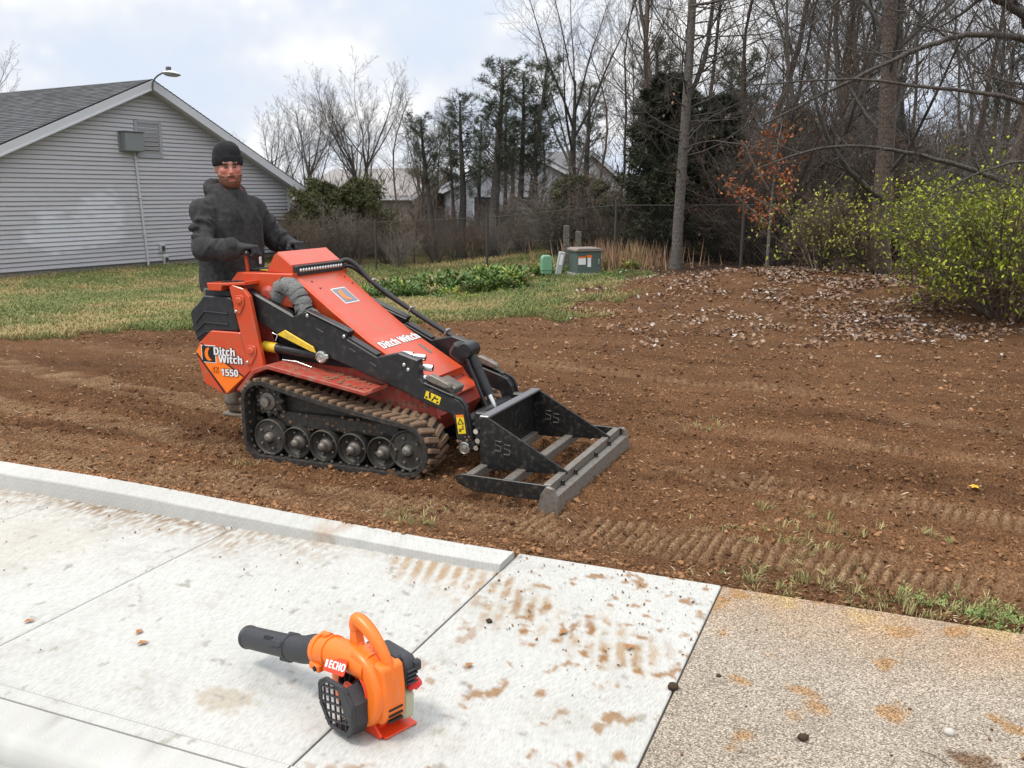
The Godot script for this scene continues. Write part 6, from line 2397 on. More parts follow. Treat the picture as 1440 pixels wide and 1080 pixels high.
	for z in [0.031, -0.031]:
		var e := MB.new()
		e.xf = hx
		e.ball(V(0.0735, 0.003, z), V(0.0105, 0.0036, 0.0105), 8, 12)
		var eye := obj("eye", e, mats["eye white"], bo)
		var i := MB.new()
		i.xf = hx
		i.ball(V(0.0825, 0.003, z), V(0.0035, 0.0036, 0.0050), 6, 10)
		obj("iris", i, mats["eye dark"], eye)
	# ---- beanie with a turned-up cuff
	var hat := MB.new()
	hat.xf = hx * Transform3D(Basis(Vector3.BACK, 0.10) * Basis.from_scale(V(1.08, 1.0, 0.90)), V(-0.014, 0.018, 0))
	var prof := [Vector2(0.090, -0.012), Vector2(0.1015, -0.010), Vector2(0.1045, 0.01), Vector2(0.1045, 0.035), Vector2(0.1005, 0.045), Vector2(0.0985, 0.05), Vector2(0.0965, 0.068), Vector2(0.0905, 0.088), Vector2(0.080, 0.107), Vector2(0.064, 0.123), Vector2(0.044, 0.135), Vector2(0.022, 0.1415), Vector2(0.0, 0.143)]
	var segs := 96
	var base := hat.v.size()
	for i in prof.size():
		for k in segs + 1:
			var a := TAU * k / segs
			var rib := 1.0 + 0.011 * cos(a * 48.0) * smoothstep(0.13, 0.09, prof[i].y)
			var lump := n_mid.get_noise_3d(cos(a) * 0.8, prof[i].y * 9.0, sin(a) * 0.8) * 0.004
			var rr: float = prof[i].x * rib + lump * (1.0 if i > 0 else 0.0)
			var tan: Vector2 = (prof[mini(i + 1, prof.size() - 1)] - prof[maxi(i - 1, 0)]).normalized()
			hat.vert(V(cos(a) * rr, prof[i].y, -sin(a) * rr), V(cos(a) * tan.y, -tan.x, -sin(a) * tan.y))
	for i in prof.size() - 1:
		for k in segs:
			var a := base + i * (segs + 1) + k
			hat.tri_i(a, a + 1, a + segs + 2)
			hat.tri_i(a, a + segs + 2, a + segs + 1)
	obj("beanie", hat, mats["beanie"], root)
	# ---- hoodie
	var hd := Field.new(q.call(-1.34, 0.89, -0.50), q.call(-0.72, 1.62, 0.50), 0.0105)
	hd.ell(belly + V(0, -0.02, 0), V(0.168, 0.40, 0.205), yaw, 0.05)
	hd.ell(belly + V(0, -0.16, 0), V(0.160, 0.2, 0.205), yaw, 0.05)
	hd.ell(chest, V(0.150, 0.22, 0.212), yaw, 0.08)
	hd.cap(RS + V(0, -0.02, 0), LS + V(0, -0.02, 0), 0.062, 0.062, 0.06)
	hd.cap(neck + V(0, -0.03, 0), RS, 0.075, 0.052, 0.05)
	hd.cap(neck + V(0, -0.03, 0), LS, 0.075, 0.052, 0.05)
	hd.cap(RS + V(0.01, -0.015, -0.012), RE, 0.066, 0.064, 0.045)
	hd.cap(RE, RE.lerp(RW, 0.8), 0.070, 0.058, 0.04)
	hd.cap(RE.lerp(RW, 0.75), RE.lerp(RW, 0.86), 0.062, 0.057, 0.02)
	hd.cap(RE.lerp(RW, 0.86), RW.lerp(RH, 0.05), 0.045, 0.043, 0.006)
	hd.cap(LS + V(0.01, -0.015, 0.012), LE, 0.066, 0.064, 0.045)
	hd.cap(LE, LE.lerp(LW, 0.75), 0.070, 0.057, 0.04)
	hd.cap(LE.lerp(LW, 0.78), LW.lerp(LH, 0.05), 0.046, 0.043, 0.008)
	hd.cap(chest + V(0, 0.1, 0), neck, 0.13, 0.085, 0.06)
	# the hood lying round the neck
	var ring := []
	for i in 17:
		var a := TAU * i / 16.0
		var back := 0.5 - 0.5 * cos(a)
		ring.append(neck + yaw * V(0.085 * cos(a) - 0.015 - 0.02 * back, 0.025 + 0.05 * back - 0.045 * (1.0 - back), 0.098 * sin(a)))
	for i in 16:
		hd.cap(ring[i], ring[i + 1], 0.030, 0.030, 0.015)
	hd.cap(neck + yaw * V(-0.10, 0.02, 0.05), neck + yaw * V(-0.14, -0.06, 0.0), 0.05, 0.05, 0.04)
	hd.cap(neck + yaw * V(-0.10, 0.02, -0.05), neck + yaw * V(-0.14, -0.06, 0.0), 0.05, 0.05, 0.04)
	# cloth folds: ridges that run part of the way round a sleeve, and down the body
	var wr := RandomNumberGenerator.new()
	wr.seed = 11
	for e in [[RS, RE, 0.066, 8], [RE, RW, 0.062, 11], [LS, LE, 0.066, 8], [LE, LW, 0.062, 11]]:
		var a: Vector3 = e[0]
		var b: Vector3 = e[1]
		var ax := (b - a).normalized()
		var u := ax.cross(V(0.3, 0.2, 1.0)).normalized()
		var w := ax.cross(u)
		for i in int(e[3]):
			var t := 0.25 + (i + wr.randf()) / float(e[3]) * 0.70
			var th := wr.randf() * TAU
			var sweep := wr.randf_range(0.9, 2.2)
			var drift := wr.randf_range(-0.07, 0.07)
			var last := Vector3.ZERO
			for k in 6:
				var f := k / 5.0
				var an := th + sweep * f
				var rr: float = float(e[2]) * lerpf(1.06, 0.9, t) + 0.002
				var p := a.lerp(b, t) + ax * drift * f + (u * cos(an) + w * sin(an)) * rr
				if k > 0:
					var fat := 0.015 * sin(PI * (f * 0.8 + 0.1))
					hd.cap(last, p, fat, fat, 0.012)
				last = p
	for e in [[0.13, 0.10, 0.17, -0.22], [0.10, 0.14, 0.05, -0.14], [-0.09, 0.13, -0.04, -0.13], [-0.13, 0.10, -0.17, -0.20], [0.02, 0.16, 0.0, 0.0], [0.17, 0.02, 0.10, -0.2], [-0.17, 0.0, -0.09, -0.16], [0.06, -0.1, 0.16, -0.33], [-0.07, -0.1, -0.15, -0.33]]:
		var last := Vector3.ZERO
		for k in 7:
			var f := k / 6.0
			var z: float = lerpf(e[0], e[2], f) + 0.012 * sin(f * 6.0 + e[0] * 30.0)
			var y: float = lerpf(e[1], e[3], f)
			var x := 0.150 * sqrt(maxf(0.05, 1.0 - pow(z / 0.215, 2.0))) + 0.005 - maxf(0.0, y - 0.06) * 0.35
			var p := chest + yaw * V(x, y, z)
			if k > 0:
				hd.cap(last, p, 0.011 * sin(PI * (f * 0.8 + 0.1)), 0.011 * sin(PI * (f * 0.8 + 0.1)), 0.016)
			last = p
	# drawstrings of the hood, and the stitched edge of the pocket
	for z in [0.035, -0.03]:
		hd.cap(chest + yaw * V(0.148, 0.13, z), chest + yaw * V(0.168, 0.0, z * 1.3), 0.004, 0.004, 0.003)
	var crease := func(p: Vector3, a: Vector3, b: Vector3, r: float, f: float, amp: float) -> float:
		var ab := b - a
		var t := (p - a).dot(ab) / ab.length_squared()
		if t < -0.2 or t > 1.2: return 0.0
		var off := p - a - ab * t
		if off.length() > r: return 0.0
		var ax := ab.normalized()
		var sd := ax.cross(Vector3.UP).normalized()
		var lx := off.dot(sd)
		var w := t * f + lx * 22.0 * (0.5 + n_low.get_noise_3dv(p * 9.0)) + n_mid.get_noise_3dv(p * 2.2) * 4.0
		var mask := smoothstep(-0.35, 0.25, n_mid.get_noise_3dv(p * 2.0 + V(7, 3, 1)))
		return amp * (pow(absf(sin(w * 0.5)), 0.8) - 0.55) * mask * smoothstep(-0.2, 0.15, t) * smoothstep(1.2, 0.9, t)
	hd.bend(func(p: Vector3) -> float:
		var e := n_mid.get_noise_3dv(p * V(1.8, 0.9, 1.8)) * 0.014
		e += crease.call(p, RS, RE, 0.13, 14.0, 0.008)
		e += crease.call(p, RE, RW, 0.11, 19.0, 0.008)
		e += crease.call(p, LS, LE, 0.13, 16.0, 0.008)
		e += crease.call(p, LE, LW, 0.11, 20.0, 0.008)
		# long soft folds that run down the front from the shoulders
		var l := yaw.inverse() * (p - chest)
		if l.x > 0.02 and absf(l.z) < 0.2 and l.y < 0.12:
			e += 0.008 * sin(l.z * 38.0 + l.y * 5.0 + n_low.get_noise_3dv(p * 4.0) * 3.0) * smoothstep(0.12, -0.02, l.y)
		# seam of the sleeves and the edge of the front pocket
		var g := absf(absf(l.z) - 0.175 - l.y * 0.1)
		if l.y > -0.22 and l.y < 0.16 and l.x > -0.12: e += 0.006 * smoothstep(0.014, 0.0, g)
		var py := absf(l.y + 0.155)
		if l.x > 0 and absf(l.z) < 0.15: e += 0.005 * smoothstep(0.012, 0.0, py)
		if l.x > 0 and l.y < -0.155 and absf(l.z) < 0.15: e -= 0.006
		return e)
	hd.below(-0.155 + 0.905)
	var hm := MB.new()
	hd.skin(hm, plain_tint)
	obj("hoodie", hm, mats["hoodie"], root)
	# checked shirt collar at the throat
	var co := MB.new()
	for s in [1.0, -1.0]:
		var a := neck + yaw * V(0.075, 0.015, 0.012 * s)
		var b := neck + yaw * V(0.045, 0.065, 0.058 * s)
		var c := neck + yaw * V(0.072, 0.03, 0.062 * s)
		var e := neck + yaw * V(0.098, -0.012, 0.030 * s)
		co.quad(a, e, c, b)
		co.quad(a - fw * 0.008, b - fw * 0.008, c - fw * 0.008, e - fw * 0.008)
	co.ball(neck + yaw * V(0.035, 0.0, 0), V(0.062, 0.05, 0.062), 8, 14)
	obj("shirt_collar", co, mats["shirt"], root)
	var lb := MB.new()
	var lp: Vector3 = belly + yaw * V(0.172, 0.0, -0.10)
	lb.box(lp, V(0.004, 0.045, 0.022), 0.001, yaw * Basis(Vector3.UP, 0.35))
	obj("pocket_tag", lb, mats["sticker white"], root)
	# ---- trousers and boots, mostly behind the machine
	var tf := Field.new(q.call(-1.36, 0.17, -0.4), q.call(-0.82, 1.06, 0.4), 0.014)
	tf.ell(q.call(-1.045, 0.93, -0.01), V(0.120, 0.12, 0.150), yaw, 0.04)
	for h in [[hr, q.call(-0.92, 0.55, 0.12), q.call(-0.95, 0.24, 0.13)], [hl, q.call(-0.91, 0.55, -0.13), q.call(-0.94, 0.24, -0.14)]]:
		tf.cap(h[0], h[1], 0.092, 0.080, 0.04)
		tf.cap(h[1], h[2], 0.085, 0.075, 0.04)
	tf.bend(func(p: Vector3) -> float: return n_mid.get_noise_3dv(p * V(2, 1.2, 2)) * 0.012)
	tf.below(0.055)
	var tm := MB.new()
	tf.skin(tm, plain_tint)
	obj("trousers", tm, mats["trousers"], root)
	for z in [0.13, -0.14]:
		var bt := Field.new(q.call(-1.10, 0.13, z - 0.1), q.call(-0.71, 0.36, z + 0.1), 0.009)
		bt.cap(q.call(-0.96, 0.30, z), q.call(-0.96, 0.20, z), 0.055, 0.05, 0.02)
		bt.cap(q.call(-0.97, 0.195, z), q.call(-0.82, 0.19, z + 0.01), 0.042, 0.038, 0.03)
		bt.below(0.003)
		var bm := MB.new()
		bt.skin(bm, plain_tint)
		obj("boot", bm, mats["boot"], root)
	glove(root, RW, RH, (V(0.95, -0.1, -0.25)).normalized(), V(0.25, 0, 0.95).normalized(), -1.0)
	glove(root, LW, LH, (V(0.95, -0.1, 0.25)).normalized(), V(-0.25, 0, 0.95).normalized(), 1.0)


func beard(p: Vector3) -> float:
	var lower := smoothstep(-0.045, -0.068, p.y + absf(p.z) * -0.25 + (0.03 if p.x < 0.03 else 0.0))
	var front := smoothstep(-0.03, 0.0, p.x)
	var mouth := smoothstep(0.006, 0.014, absf(p.y + 0.0715)) if absf(p.z) < 0.022 and p.x > 0.07 else 1.0
	var under := smoothstep(-0.15, -0.125, p.y)
	var lip := smoothstep(-0.040, -0.050, p.y) * smoothstep(0.034, 0.026, absf(p.z)) * smoothstep(0.06, 0.075, p.x)
	return clampf(maxf(lower * front, lip) * mouth * under, 0.0, 1.0)


func build_blower() -> void:
	var root := thing("leaf_blower", "orange handheld leaf blower with black tube standing on the concrete", "leaf blower", V(-0.43, 0.002, -2.484))
	# local x runs along the tube, y up, -z to the air intake
	var f := V(-0.722, 0, -0.692)
	root.basis = Basis(f, Vector3.UP, f.cross(Vector3.UP))
	var org: Material = mats["orange plastic"]
	var rd: Material = mats["orange red plastic"]
	var blk: Material = mats["pipe plastic"]
	var axis := Basis(Vector3.RIGHT, -PI / 2)
	# spiral fan housing
	var hs := MB.new()
	var seg := 48
	var prof := [[-0.050, 0.62], [-0.050, 0.88], [-0.045, 0.955], [-0.034, 0.99], [-0.01, 1.0], [0.012, 1.0], [0.030, 0.985], [0.040, 0.94], [0.044, 0.80], [0.046, 0.55]]
	var start := hs.v.size()
	for k in seg + 1:
		var a := TAU * k / seg + PI * 0.5
		var spiral := 0.106 + 0.019 * (1.0 - fposmod(a - PI * 0.5, TAU) / TAU)
		var dir := V(cos(a), sin(a), 0)
		for i in prof.size():
			var pr: Array = prof[i]
			var nx: Array = prof[mini(i + 1, prof.size() - 1)]
			var pv: Array = prof[maxi(i - 1, 0)]
			var tz := float(nx[0]) - float(pv[0])
			var tr := (float(nx[1]) - float(pv[1])) * spiral
			var nn := (dir * tz - V(0, 0, 1) * tr).normalized()
			hs.vert(V(0, 0.132, 0) + dir * spiral * float(pr[1]) + V(0, 0, pr[0]), nn)
	for k in seg:
		for i in prof.size() - 1:
			var a := start + k * prof.size() + i
			var b := a + prof.size()
			hs.tri_i(a, b, b + 1)
			hs.tri_i(a, b + 1, a + 1)
	var housing := obj("fan_housing", hs, org, root)
	var inner := MB.new()
	inner.lathe(Transform3D(axis, V(0, 0.132, 0)), [Vector2(0.0, 0.03), Vector2(0.068, 0.03), Vector2(0.072, 0.048), Vector2(0.064, 0.052)], 28)
	inner.lathe(Transform3D(axis, V(0, 0.132, 0)), [Vector2(0.02, 0.05), Vector2(0.03, 0.06), Vector2(0.015, 0.072), Vector2(0, 0.074)], 16)
	obj("intake_mouth", inner, rd, housing)
	for i in 9:
		var v := MB.new()
		var a := i * TAU / 9
		v.box(V(cos(a) * 0.04, 0.132 + sin(a) * 0.04, -0.042), V(0.046, 0.003, 0.022), 0.0, Basis(Vector3.BACK, a + 0.5))
		obj("fan_blade", v, mats["dark cavity"], housing)
	var seam := MB.new()
	seam.lathe(Transform3D(axis, V(0, 0.132, 0)), [Vector2(0.105, -0.006), Vector2(0.1245, -0.005), Vector2(0.1245, 0.001), Vector2(0.105, 0.002)], 40)
	obj("seam", seam, rd, housing)
	# outlet from the top of the spiral forward and down
	var ou := MB.new()
	var op := curve(P3([-0.05, 0.205, -0.012, 0.03, 0.208, -0.018, 0.10, 0.203, -0.024, 0.165, 0.190, -0.028, 0.185, 0.186, -0.029]), 5)
	var orad := PackedFloat32Array()
	for i in op.size():
		orad.append(lerpf(0.044, 0.0475, float(i) / op.size()))
	ou.tube(op, orad, 28)
	for q in [0.12, 0.168]:
		ou.lathe(Transform3D(Basis(Vector3.BACK, -PI / 2 - 0.13), V(q, 0.199 - (q - 0.12) * 0.16, -0.025)), [Vector2(0.045, -0.004), Vector2(0.0505, -0.004), Vector2(0.0505, 0.004), Vector2(0.045, 0.004)], 28)
	ou.box(V(0.155, 0.243, -0.028), V(0.03, 0.016, 0.02), 0.003)
	ou.box(V(0.155, 0.155, -0.062), V(0.05, 0.026, 0.03), 0.005)
	obj("outlet", ou, org, root)
	var sc := MB.new()
	sc.rod(V(0.145, 0.155, -0.076), V(0.145, 0.155, -0.081), 0.008, 10)
	obj("screw", sc, mats["dark cavity"], root)
	# white name on the housing
	var pl := MB.new()
	pl.prism(roundpoly(P2([-0.052, -0.024, 0.052, -0.024, 0.052, 0.022, -0.052, 0.022]), 0.008), -0.001, 0.001)
	var nt := Transform3D(Basis(V(-0.985, 0.17, 0), V(0.125, 0.74, -0.66).normalized(), V(0, 0, 0)), V(0.047, 0.201, -0.0715))
	var bz: Vector3 = V(-0.985, 0.17, 0).normalized().cross(V(0.125, 0.74, 0.42).normalized())
	var bx := V(-0.985, 0.17, 0).normalized()
	nt.basis = Basis(bx, bz.cross(bx).normalized(), bz.normalized())
	var ttl := obj("name_panel", pl, rd, root)
	ttl.transform = nt
	lettering("lettering", "ECHO", 0.022, mats["sticker white"], ttl, Transform3D(Basis(), V(0.012, -0.001, 0.0022)), 0.8, 0.002)
	var wb := MB.new()
	wb.box(V(-0.040, -0.001, 0.0022), V(0.010, 0.021, 0.002))
	obj("name_block", wb, mats["sticker white"], ttl)
	# black elbow, collar and tube
	var el := MB.new()
	var ep := curve(P3([0.180, 0.187, -0.029, 0.215, 0.176, -0.030, 0.26, 0.158, -0.032, 0.305, 0.146, -0.034, 0.335, 0.140, -0.036]), 5)
	var er := PackedFloat32Array()
	for i in ep.size():
		er.append(lerpf(0.0465, 0.0395, float(i) / ep.size()))
	el.tube(ep, er, 28)
	obj("elbow", el, blk, root)
	var d := V(0.25, -0.052, -0.006).normalized()
	var a0 := V(0.325, 0.143, -0.036)
	var tp := MB.new()
	var tb := Basis(V(0, 0, 1), d, V(0, 0, 1).cross(d))
	tp.lathe(Transform3D(tb, a0), [Vector2(0.037, 0.0), Vector2(0.0425, 0.002), Vector2(0.0425, 0.012), Vector2(0.0385, 0.014), Vector2(0.0375, 0.06), Vector2(0.0375, 0.255), Vector2(0.0395, 0.258), Vector2(0.0395, 0.266), Vector2(0.0345, 0.267), Vector2(0.0335, 0.14)], 32)
	var tubeo := obj("blower_tube", tp, blk, root)
	var lk := MB.new()
	lk.xf = Transform3D(tb, a0)
	for a in [0.6, 2.6, 4.5]:
		lk.box(V(cos(a) * 0.041, 0.035, sin(a) * 0.041), V(0.014, 0.06, 0.02), 0.004, Basis(Vector3.UP, -a))
	for i in 7:
		lk.box(V(cos(2.3) * 0.0385, 0.075 + i * 0.007, sin(2.3) * 0.0385), V(0.004, 0.003, 0.012), 0.0, Basis(Vector3.UP, -2.3))
	obj("tube_lock", lk, blk, tubeo)
	# intake cage: a six-sided rim in front of a grid of bars
	var rim := P2([0.055, 0.168, 0.090, 0.145, 0.090, 0.085, 0.045, 0.022, -0.045, 0.024, -0.068, 0.062, -0.068, 0.125, -0.03, 0.168])
	var cg := MB.new()
	var zc := -0.098
	var m := rim.size()
	for i in m:
		var p := rim[i]
		var q := rim[(i + 1) % m]
		var c := Vector2(0.01, 0.095)
		var pi := c + (p - c) * 0.86
		var qi := c + (q - c) * 0.86
		cg.bar(V(p.x, p.y, zc), V(q.x, q.y, zc), 0.012, 0.010, 0.003)
		# shroud running back to the housing, left open in places
		if i in [3, 4, 5, 6]:
			var w := 1.06
			var pb := c + (p - c) * w
			var qb := c + (q - c) * w
			var poly := [V(p.x, p.y, zc), V(q.x, q.y, zc), V(qb.x, qb.y, -0.045), V(pb.x, pb.y, -0.045)]
			cg.quad(poly[0], poly[1], poly[2], poly[3])
			cg.quad(poly[3] * V(0.985, 0.985, 1), poly[2] * V(0.985, 0.985, 1), poly[1] * V(0.985, 0.985, 1), poly[0] * V(0.985, 0.985, 1))
		cg.quad(V(p.x, p.y, zc - 0.004), V(pi.x, pi.y, zc - 0.004), V(qi.x, qi.y, zc - 0.004), V(q.x, q.y, zc - 0.004))
	# solid corner plate on the camera's right of the cage
	cg.prism(P2([-0.072, 0.125, -0.03, 0.172, 0.0, 0.160, -0.018, 0.125, -0.03, 0.09, -0.055, 0.06, -0.072, 0.060]), zc - 0.006, zc + 0.002, 0.001)
	var cage := obj("intake_guard", cg, blk, root)
	for i in 5:
		var b := MB.new()
		var y := 0.035 + i * 0.025
		b.bar(V(0.052 + minf(y, 0.08) * 0.45, y, zc), V(-0.05, y + 0.028, zc), 0.006, 0.005)
		obj("bar", b, blk, cage)
	for i in 5:
		var b := MB.new()
		var x := 0.066 - i * 0.025
		b.bar(V(x, maxf(0.022, (x - 0.045) * 1.4 + 0.022), zc + 0.001), V(x + 0.006, 0.158, zc + 0.001), 0.005, 0.004)
		obj("bar", b, blk, cage)
	# handle loop over the top
	var hp := curve(P3([0.036, 0.300, -0.004, 0.026, 0.328, -0.004, -0.01, 0.320, -0.002, -0.052, 0.294, 0.0, -0.086, 0.255, 0.004, -0.103, 0.212, 0.008, -0.106, 0.168, 0.010, -0.098, 0.12, 0.010]), 6)
	var hr := PackedFloat32Array()
	for i in hp.size():
		var u := float(i) / (hp.size() - 1)
		hr.append(0.0185 + 0.003 * sin(u * 7.0) + 0.010 * smoothstep(0.6, 0.95, u))
	var hb := MB.new()
	hb.tube(hp, hr, 20)
	hb.prism(roundpoly(P2([0.026, 0.318, 0.044, 0.31, 0.052, 0.24, 0.075, 0.225, -0.03, 0.235, 0.012, 0.255]), 0.006), -0.016, 0.010, 0.004)
	hb.prism(roundpoly(P2([-0.055, 0.23, 0.0, 0.246, 0.01, 0.236, -0.05, 0.218]), 0.004), -0.012, 0.012, 0.003)
	obj("handle", hb, org, root)
	var spine := MB.new()
	spine.prism(roundpoly(P2([-0.075, 0.24, -0.118, 0.23, -0.128, 0.15, -0.122, 0.07, -0.095, 0.045, -0.07, 0.06, -0.06, 0.14]), 0.015), -0.03, 0.05, 0.008)
	obj("rear_spine", spine, org, root)
	var lv := MB.new()
	for i in 3:
		lv.box(V(-0.122, 0.10 - i * 0.018, 0.01), V(0.012, 0.006, 0.05), 0.001)
	obj("vent_slot", lv, mats["dark cavity"], root)
	var tg := MB.new()
	tg.prism(roundpoly(P2([0.046, 0.338, 0.018, 0.347, 0.012, 0.334, 0.032, 0.325, 0.036, 0.296, 0.052, 0.288, 0.058, 0.31]), 0.005), -0.014, 0.010, 0.003)
	tg.prism(P2([0.012, 0.312, -0.022, 0.309, -0.016, 0.298, 0.006, 0.296]), -0.008, 0.006, 0.002)
	tg.prism(P2([-0.04, 0.285, -0.075, 0.268, -0.08, 0.25, -0.05, 0.265]), -0.008, 0.008, 0.002)
	obj("trigger", tg, blk, root)
	var sw := MB.new()
	for q in [[-0.088, 0.178, -0.034], [-0.108, 0.125, -0.034], [-0.03, 0.022, -0.052]]:
		sw.lathe(Transform3D(axis, V(q[0], q[1], q[2])), [Vector2(0.0075, -0.004), Vector2(0.0075, 0.002), Vector2(0.004, 0.004), Vector2(0, 0.003)], 12)
	obj("screw", sw, mats["chrome"], root)
	# engine on the far side
	var en := MB.new()
	en.prism(roundpoly(P2([-0.112, 0.135, -0.116, 0.200, -0.095, 0.226, 0.02, 0.232, 0.045, 0.205, 0.045, 0.13]), 0.018), 0.052, 0.108, 0.01)
	en.box(V(-0.112, 0.196, 0.102), V(0.024, 0.034, 0.024), 0.006)
	en.box(V(-0.03, 0.16, 0.045), V(0.14, 0.16, 0.03), 0.006)
	for i in 4:
		en.box(V(-0.118, 0.150 + i * 0.013, 0.08), V(0.008, 0.006, 0.04), 0.002)
	obj("engine_cover", en, blk, root)
	var tk := MB.new()
	tk.prism(roundpoly(P2([-0.105, 0.028, -0.108, 0.105, -0.085, 0.122, 0.045, 0.122, 0.06, 0.10, 0.055, 0.028]), 0.015), 0.052, 0.102, 0.012)
	obj("fuel_tank", tk, mats["fuel tank"], root)
	var cp := MB.new()
	cp.lathe(Transform3D(Basis(Vector3.RIGHT, 0.7) * Basis(Vector3.BACK, 0.4), V(-0.094, 0.120, 0.086)), [Vector2(0.0, 0.0), Vector2(0.013, 0), Vector2(0.013, 0.012), Vector2(0.021, 0.013), Vector2(0.021, 0.034), Vector2(0.017, 0.038), Vector2(0.0, 0.038)], 14)
	obj("fuel_cap", cp, mats["red cap"], root)
	# folded stand
	var sd := MB.new()
	sd.prism(P2([-0.092, 0.0, 0.0, 0.0, 0.02, 0.03, 0.0, 0.05, -0.05, 0.05, -0.098, 0.012]), -0.026, -0.018, 0.002)
	sd.box(V(-0.075, 0.006, 0.045), V(0.062, 0.006, 0.12), 0.002, Basis(Vector3.BACK, 0.10))
	sd.box(V(-0.043, 0.014, 0.045), V(0.006, 0.022, 0.13), 0.002)
	sd.box(V(0.03, 0.008, 0.05), V(0.07, 0.016, 0.10), 0.004)
	sd.box(V(-0.01, 0.02, 0.01), V(0.10, 0.03, 0.04), 0.006)
	obj("stand", sd, rd, root)


func clod_mesh(seed_: int) -> ArrayMesh:
	var r := RandomNumberGenerator.new()
	r.seed = seed_
	var mb := MB.new()
	var pts := []
	for i in 4:
		for k in 5:
			var ph := PI * i / 3.0
			var a := TAU * (k + 0.5 * (i % 2)) / 5
			var q := V(sin(ph) * cos(a), cos(ph), sin(ph) * sin(a)) * r.randf_range(0.7, 1.2)
			if i == 0: q = V(0, 0.85, 0)
			if i == 3: q = V(0, -0.8, 0)
			pts.append(q * V(1.0, 0.6, 0.8) * r.randf_range(0.75, 1.1))
	for i in 3:
		for k in 5:
			var a: Vector3 = pts[i * 5 + k]
			var b: Vector3 = pts[i * 5 + (k + 1) % 5]
			var c: Vector3 = pts[i * 5 + 5 + (k + 1) % 5]
			var d: Vector3 = pts[i * 5 + 5 + k]
			mb.tri(a, b, c)
			mb.tri(a, c, d)
	return mb.mesh(mats["clod"])


func dry_leaf_mesh() -> ArrayMesh:
	var mb := MB.new()
	mb.tri(V(-0.5, 0.02, 0), V(-0.05, 0.16, 0.30), V(0.5, 0.05, 0))
	mb.tri(V(-0.5, 0.02, 0), V(0.5, 0.05, 0), V(0.0, 0.11, -0.32))
	mb.tri(V(0.1, 0.13, 0.18), V(0.38, 0.2, 0.22), V(0.35, 0.06, 0.03))
	return mb.mesh(mats["dry leaf"])


func straw_mesh() -> ArrayMesh:
	var mb := MB.new()
	mb.tri(V(-0.5, 0.0, -0.025), V(-0.5, 0.0, 0.025), V(0.05, 0.12, 0.02))
	mb.tri(V(-0.5, 0.0, -0.025), V(0.05, 0.12, 0.02), V(0.5, 0.03, 0.0))
	return mb.mesh(mats["dry leaf"])


func tuft_mesh(blades: int, spread: float, wid: float, seed_: int) -> ArrayMesh:
	var r := RandomNumberGenerator.new()
	r.seed = seed_
	var mb := MB.new()
	for i in blades:
		var a := r.randf() * TAU
		var o := V(cos(a), 0, sin(a)) * r.randf() * spread * 0.5
		var lean := V(cos(a + r.randfn() * 0.6), 0, sin(a + r.randfn() * 0.6)) * r.randf_range(0.2, 0.8)
		var s := V(-sin(a), 0, cos(a)) * wid * 0.5
		var h := r.randf_range(0.55, 1.0)
		var mid := o + (lean * 0.35 + V(0, 0.62, 0)) * h
		var top := o + (lean + V(0, 0.85, 0)) * h
		mb.quad(o - s, o + s, mid + s * 0.7, mid - s * 0.7)
		mb.tri(mid - s * 0.7, mid + s * 0.7, top)
	return mb.mesh(mats["grass"])


func weed_mesh(seed_: int) -> ArrayMesh:
	var r := RandomNumberGenerator.new()
	r.seed = seed_
	var mb := MB.new()
	for i in 18:
		var a := r.randf() * TAU
		var d := V(cos(a), r.randf_range(0.1, 0.9), sin(a)).normalized()
		var p := V(0, r.randf() * 0.7, 0) + d * 0.15
		var sd := d.cross(Vector3.UP).normalized() * 0.065
		mb.tri(p, p + d * 0.16 + sd, p + d * 0.31)
		mb.tri(p, p + d * 0.31, p + d * 0.16 - sd)
	return mb.mesh(mats["leaf"])


func on_ground(s: float, t: float) -> float:
	var k := print_mask(s, t) if t > -6.0 else 0.0
	return ground_height(s, t) + soil_detail(s, t, k) * (1.0 - lawn_mask(s, t) * 0.7)


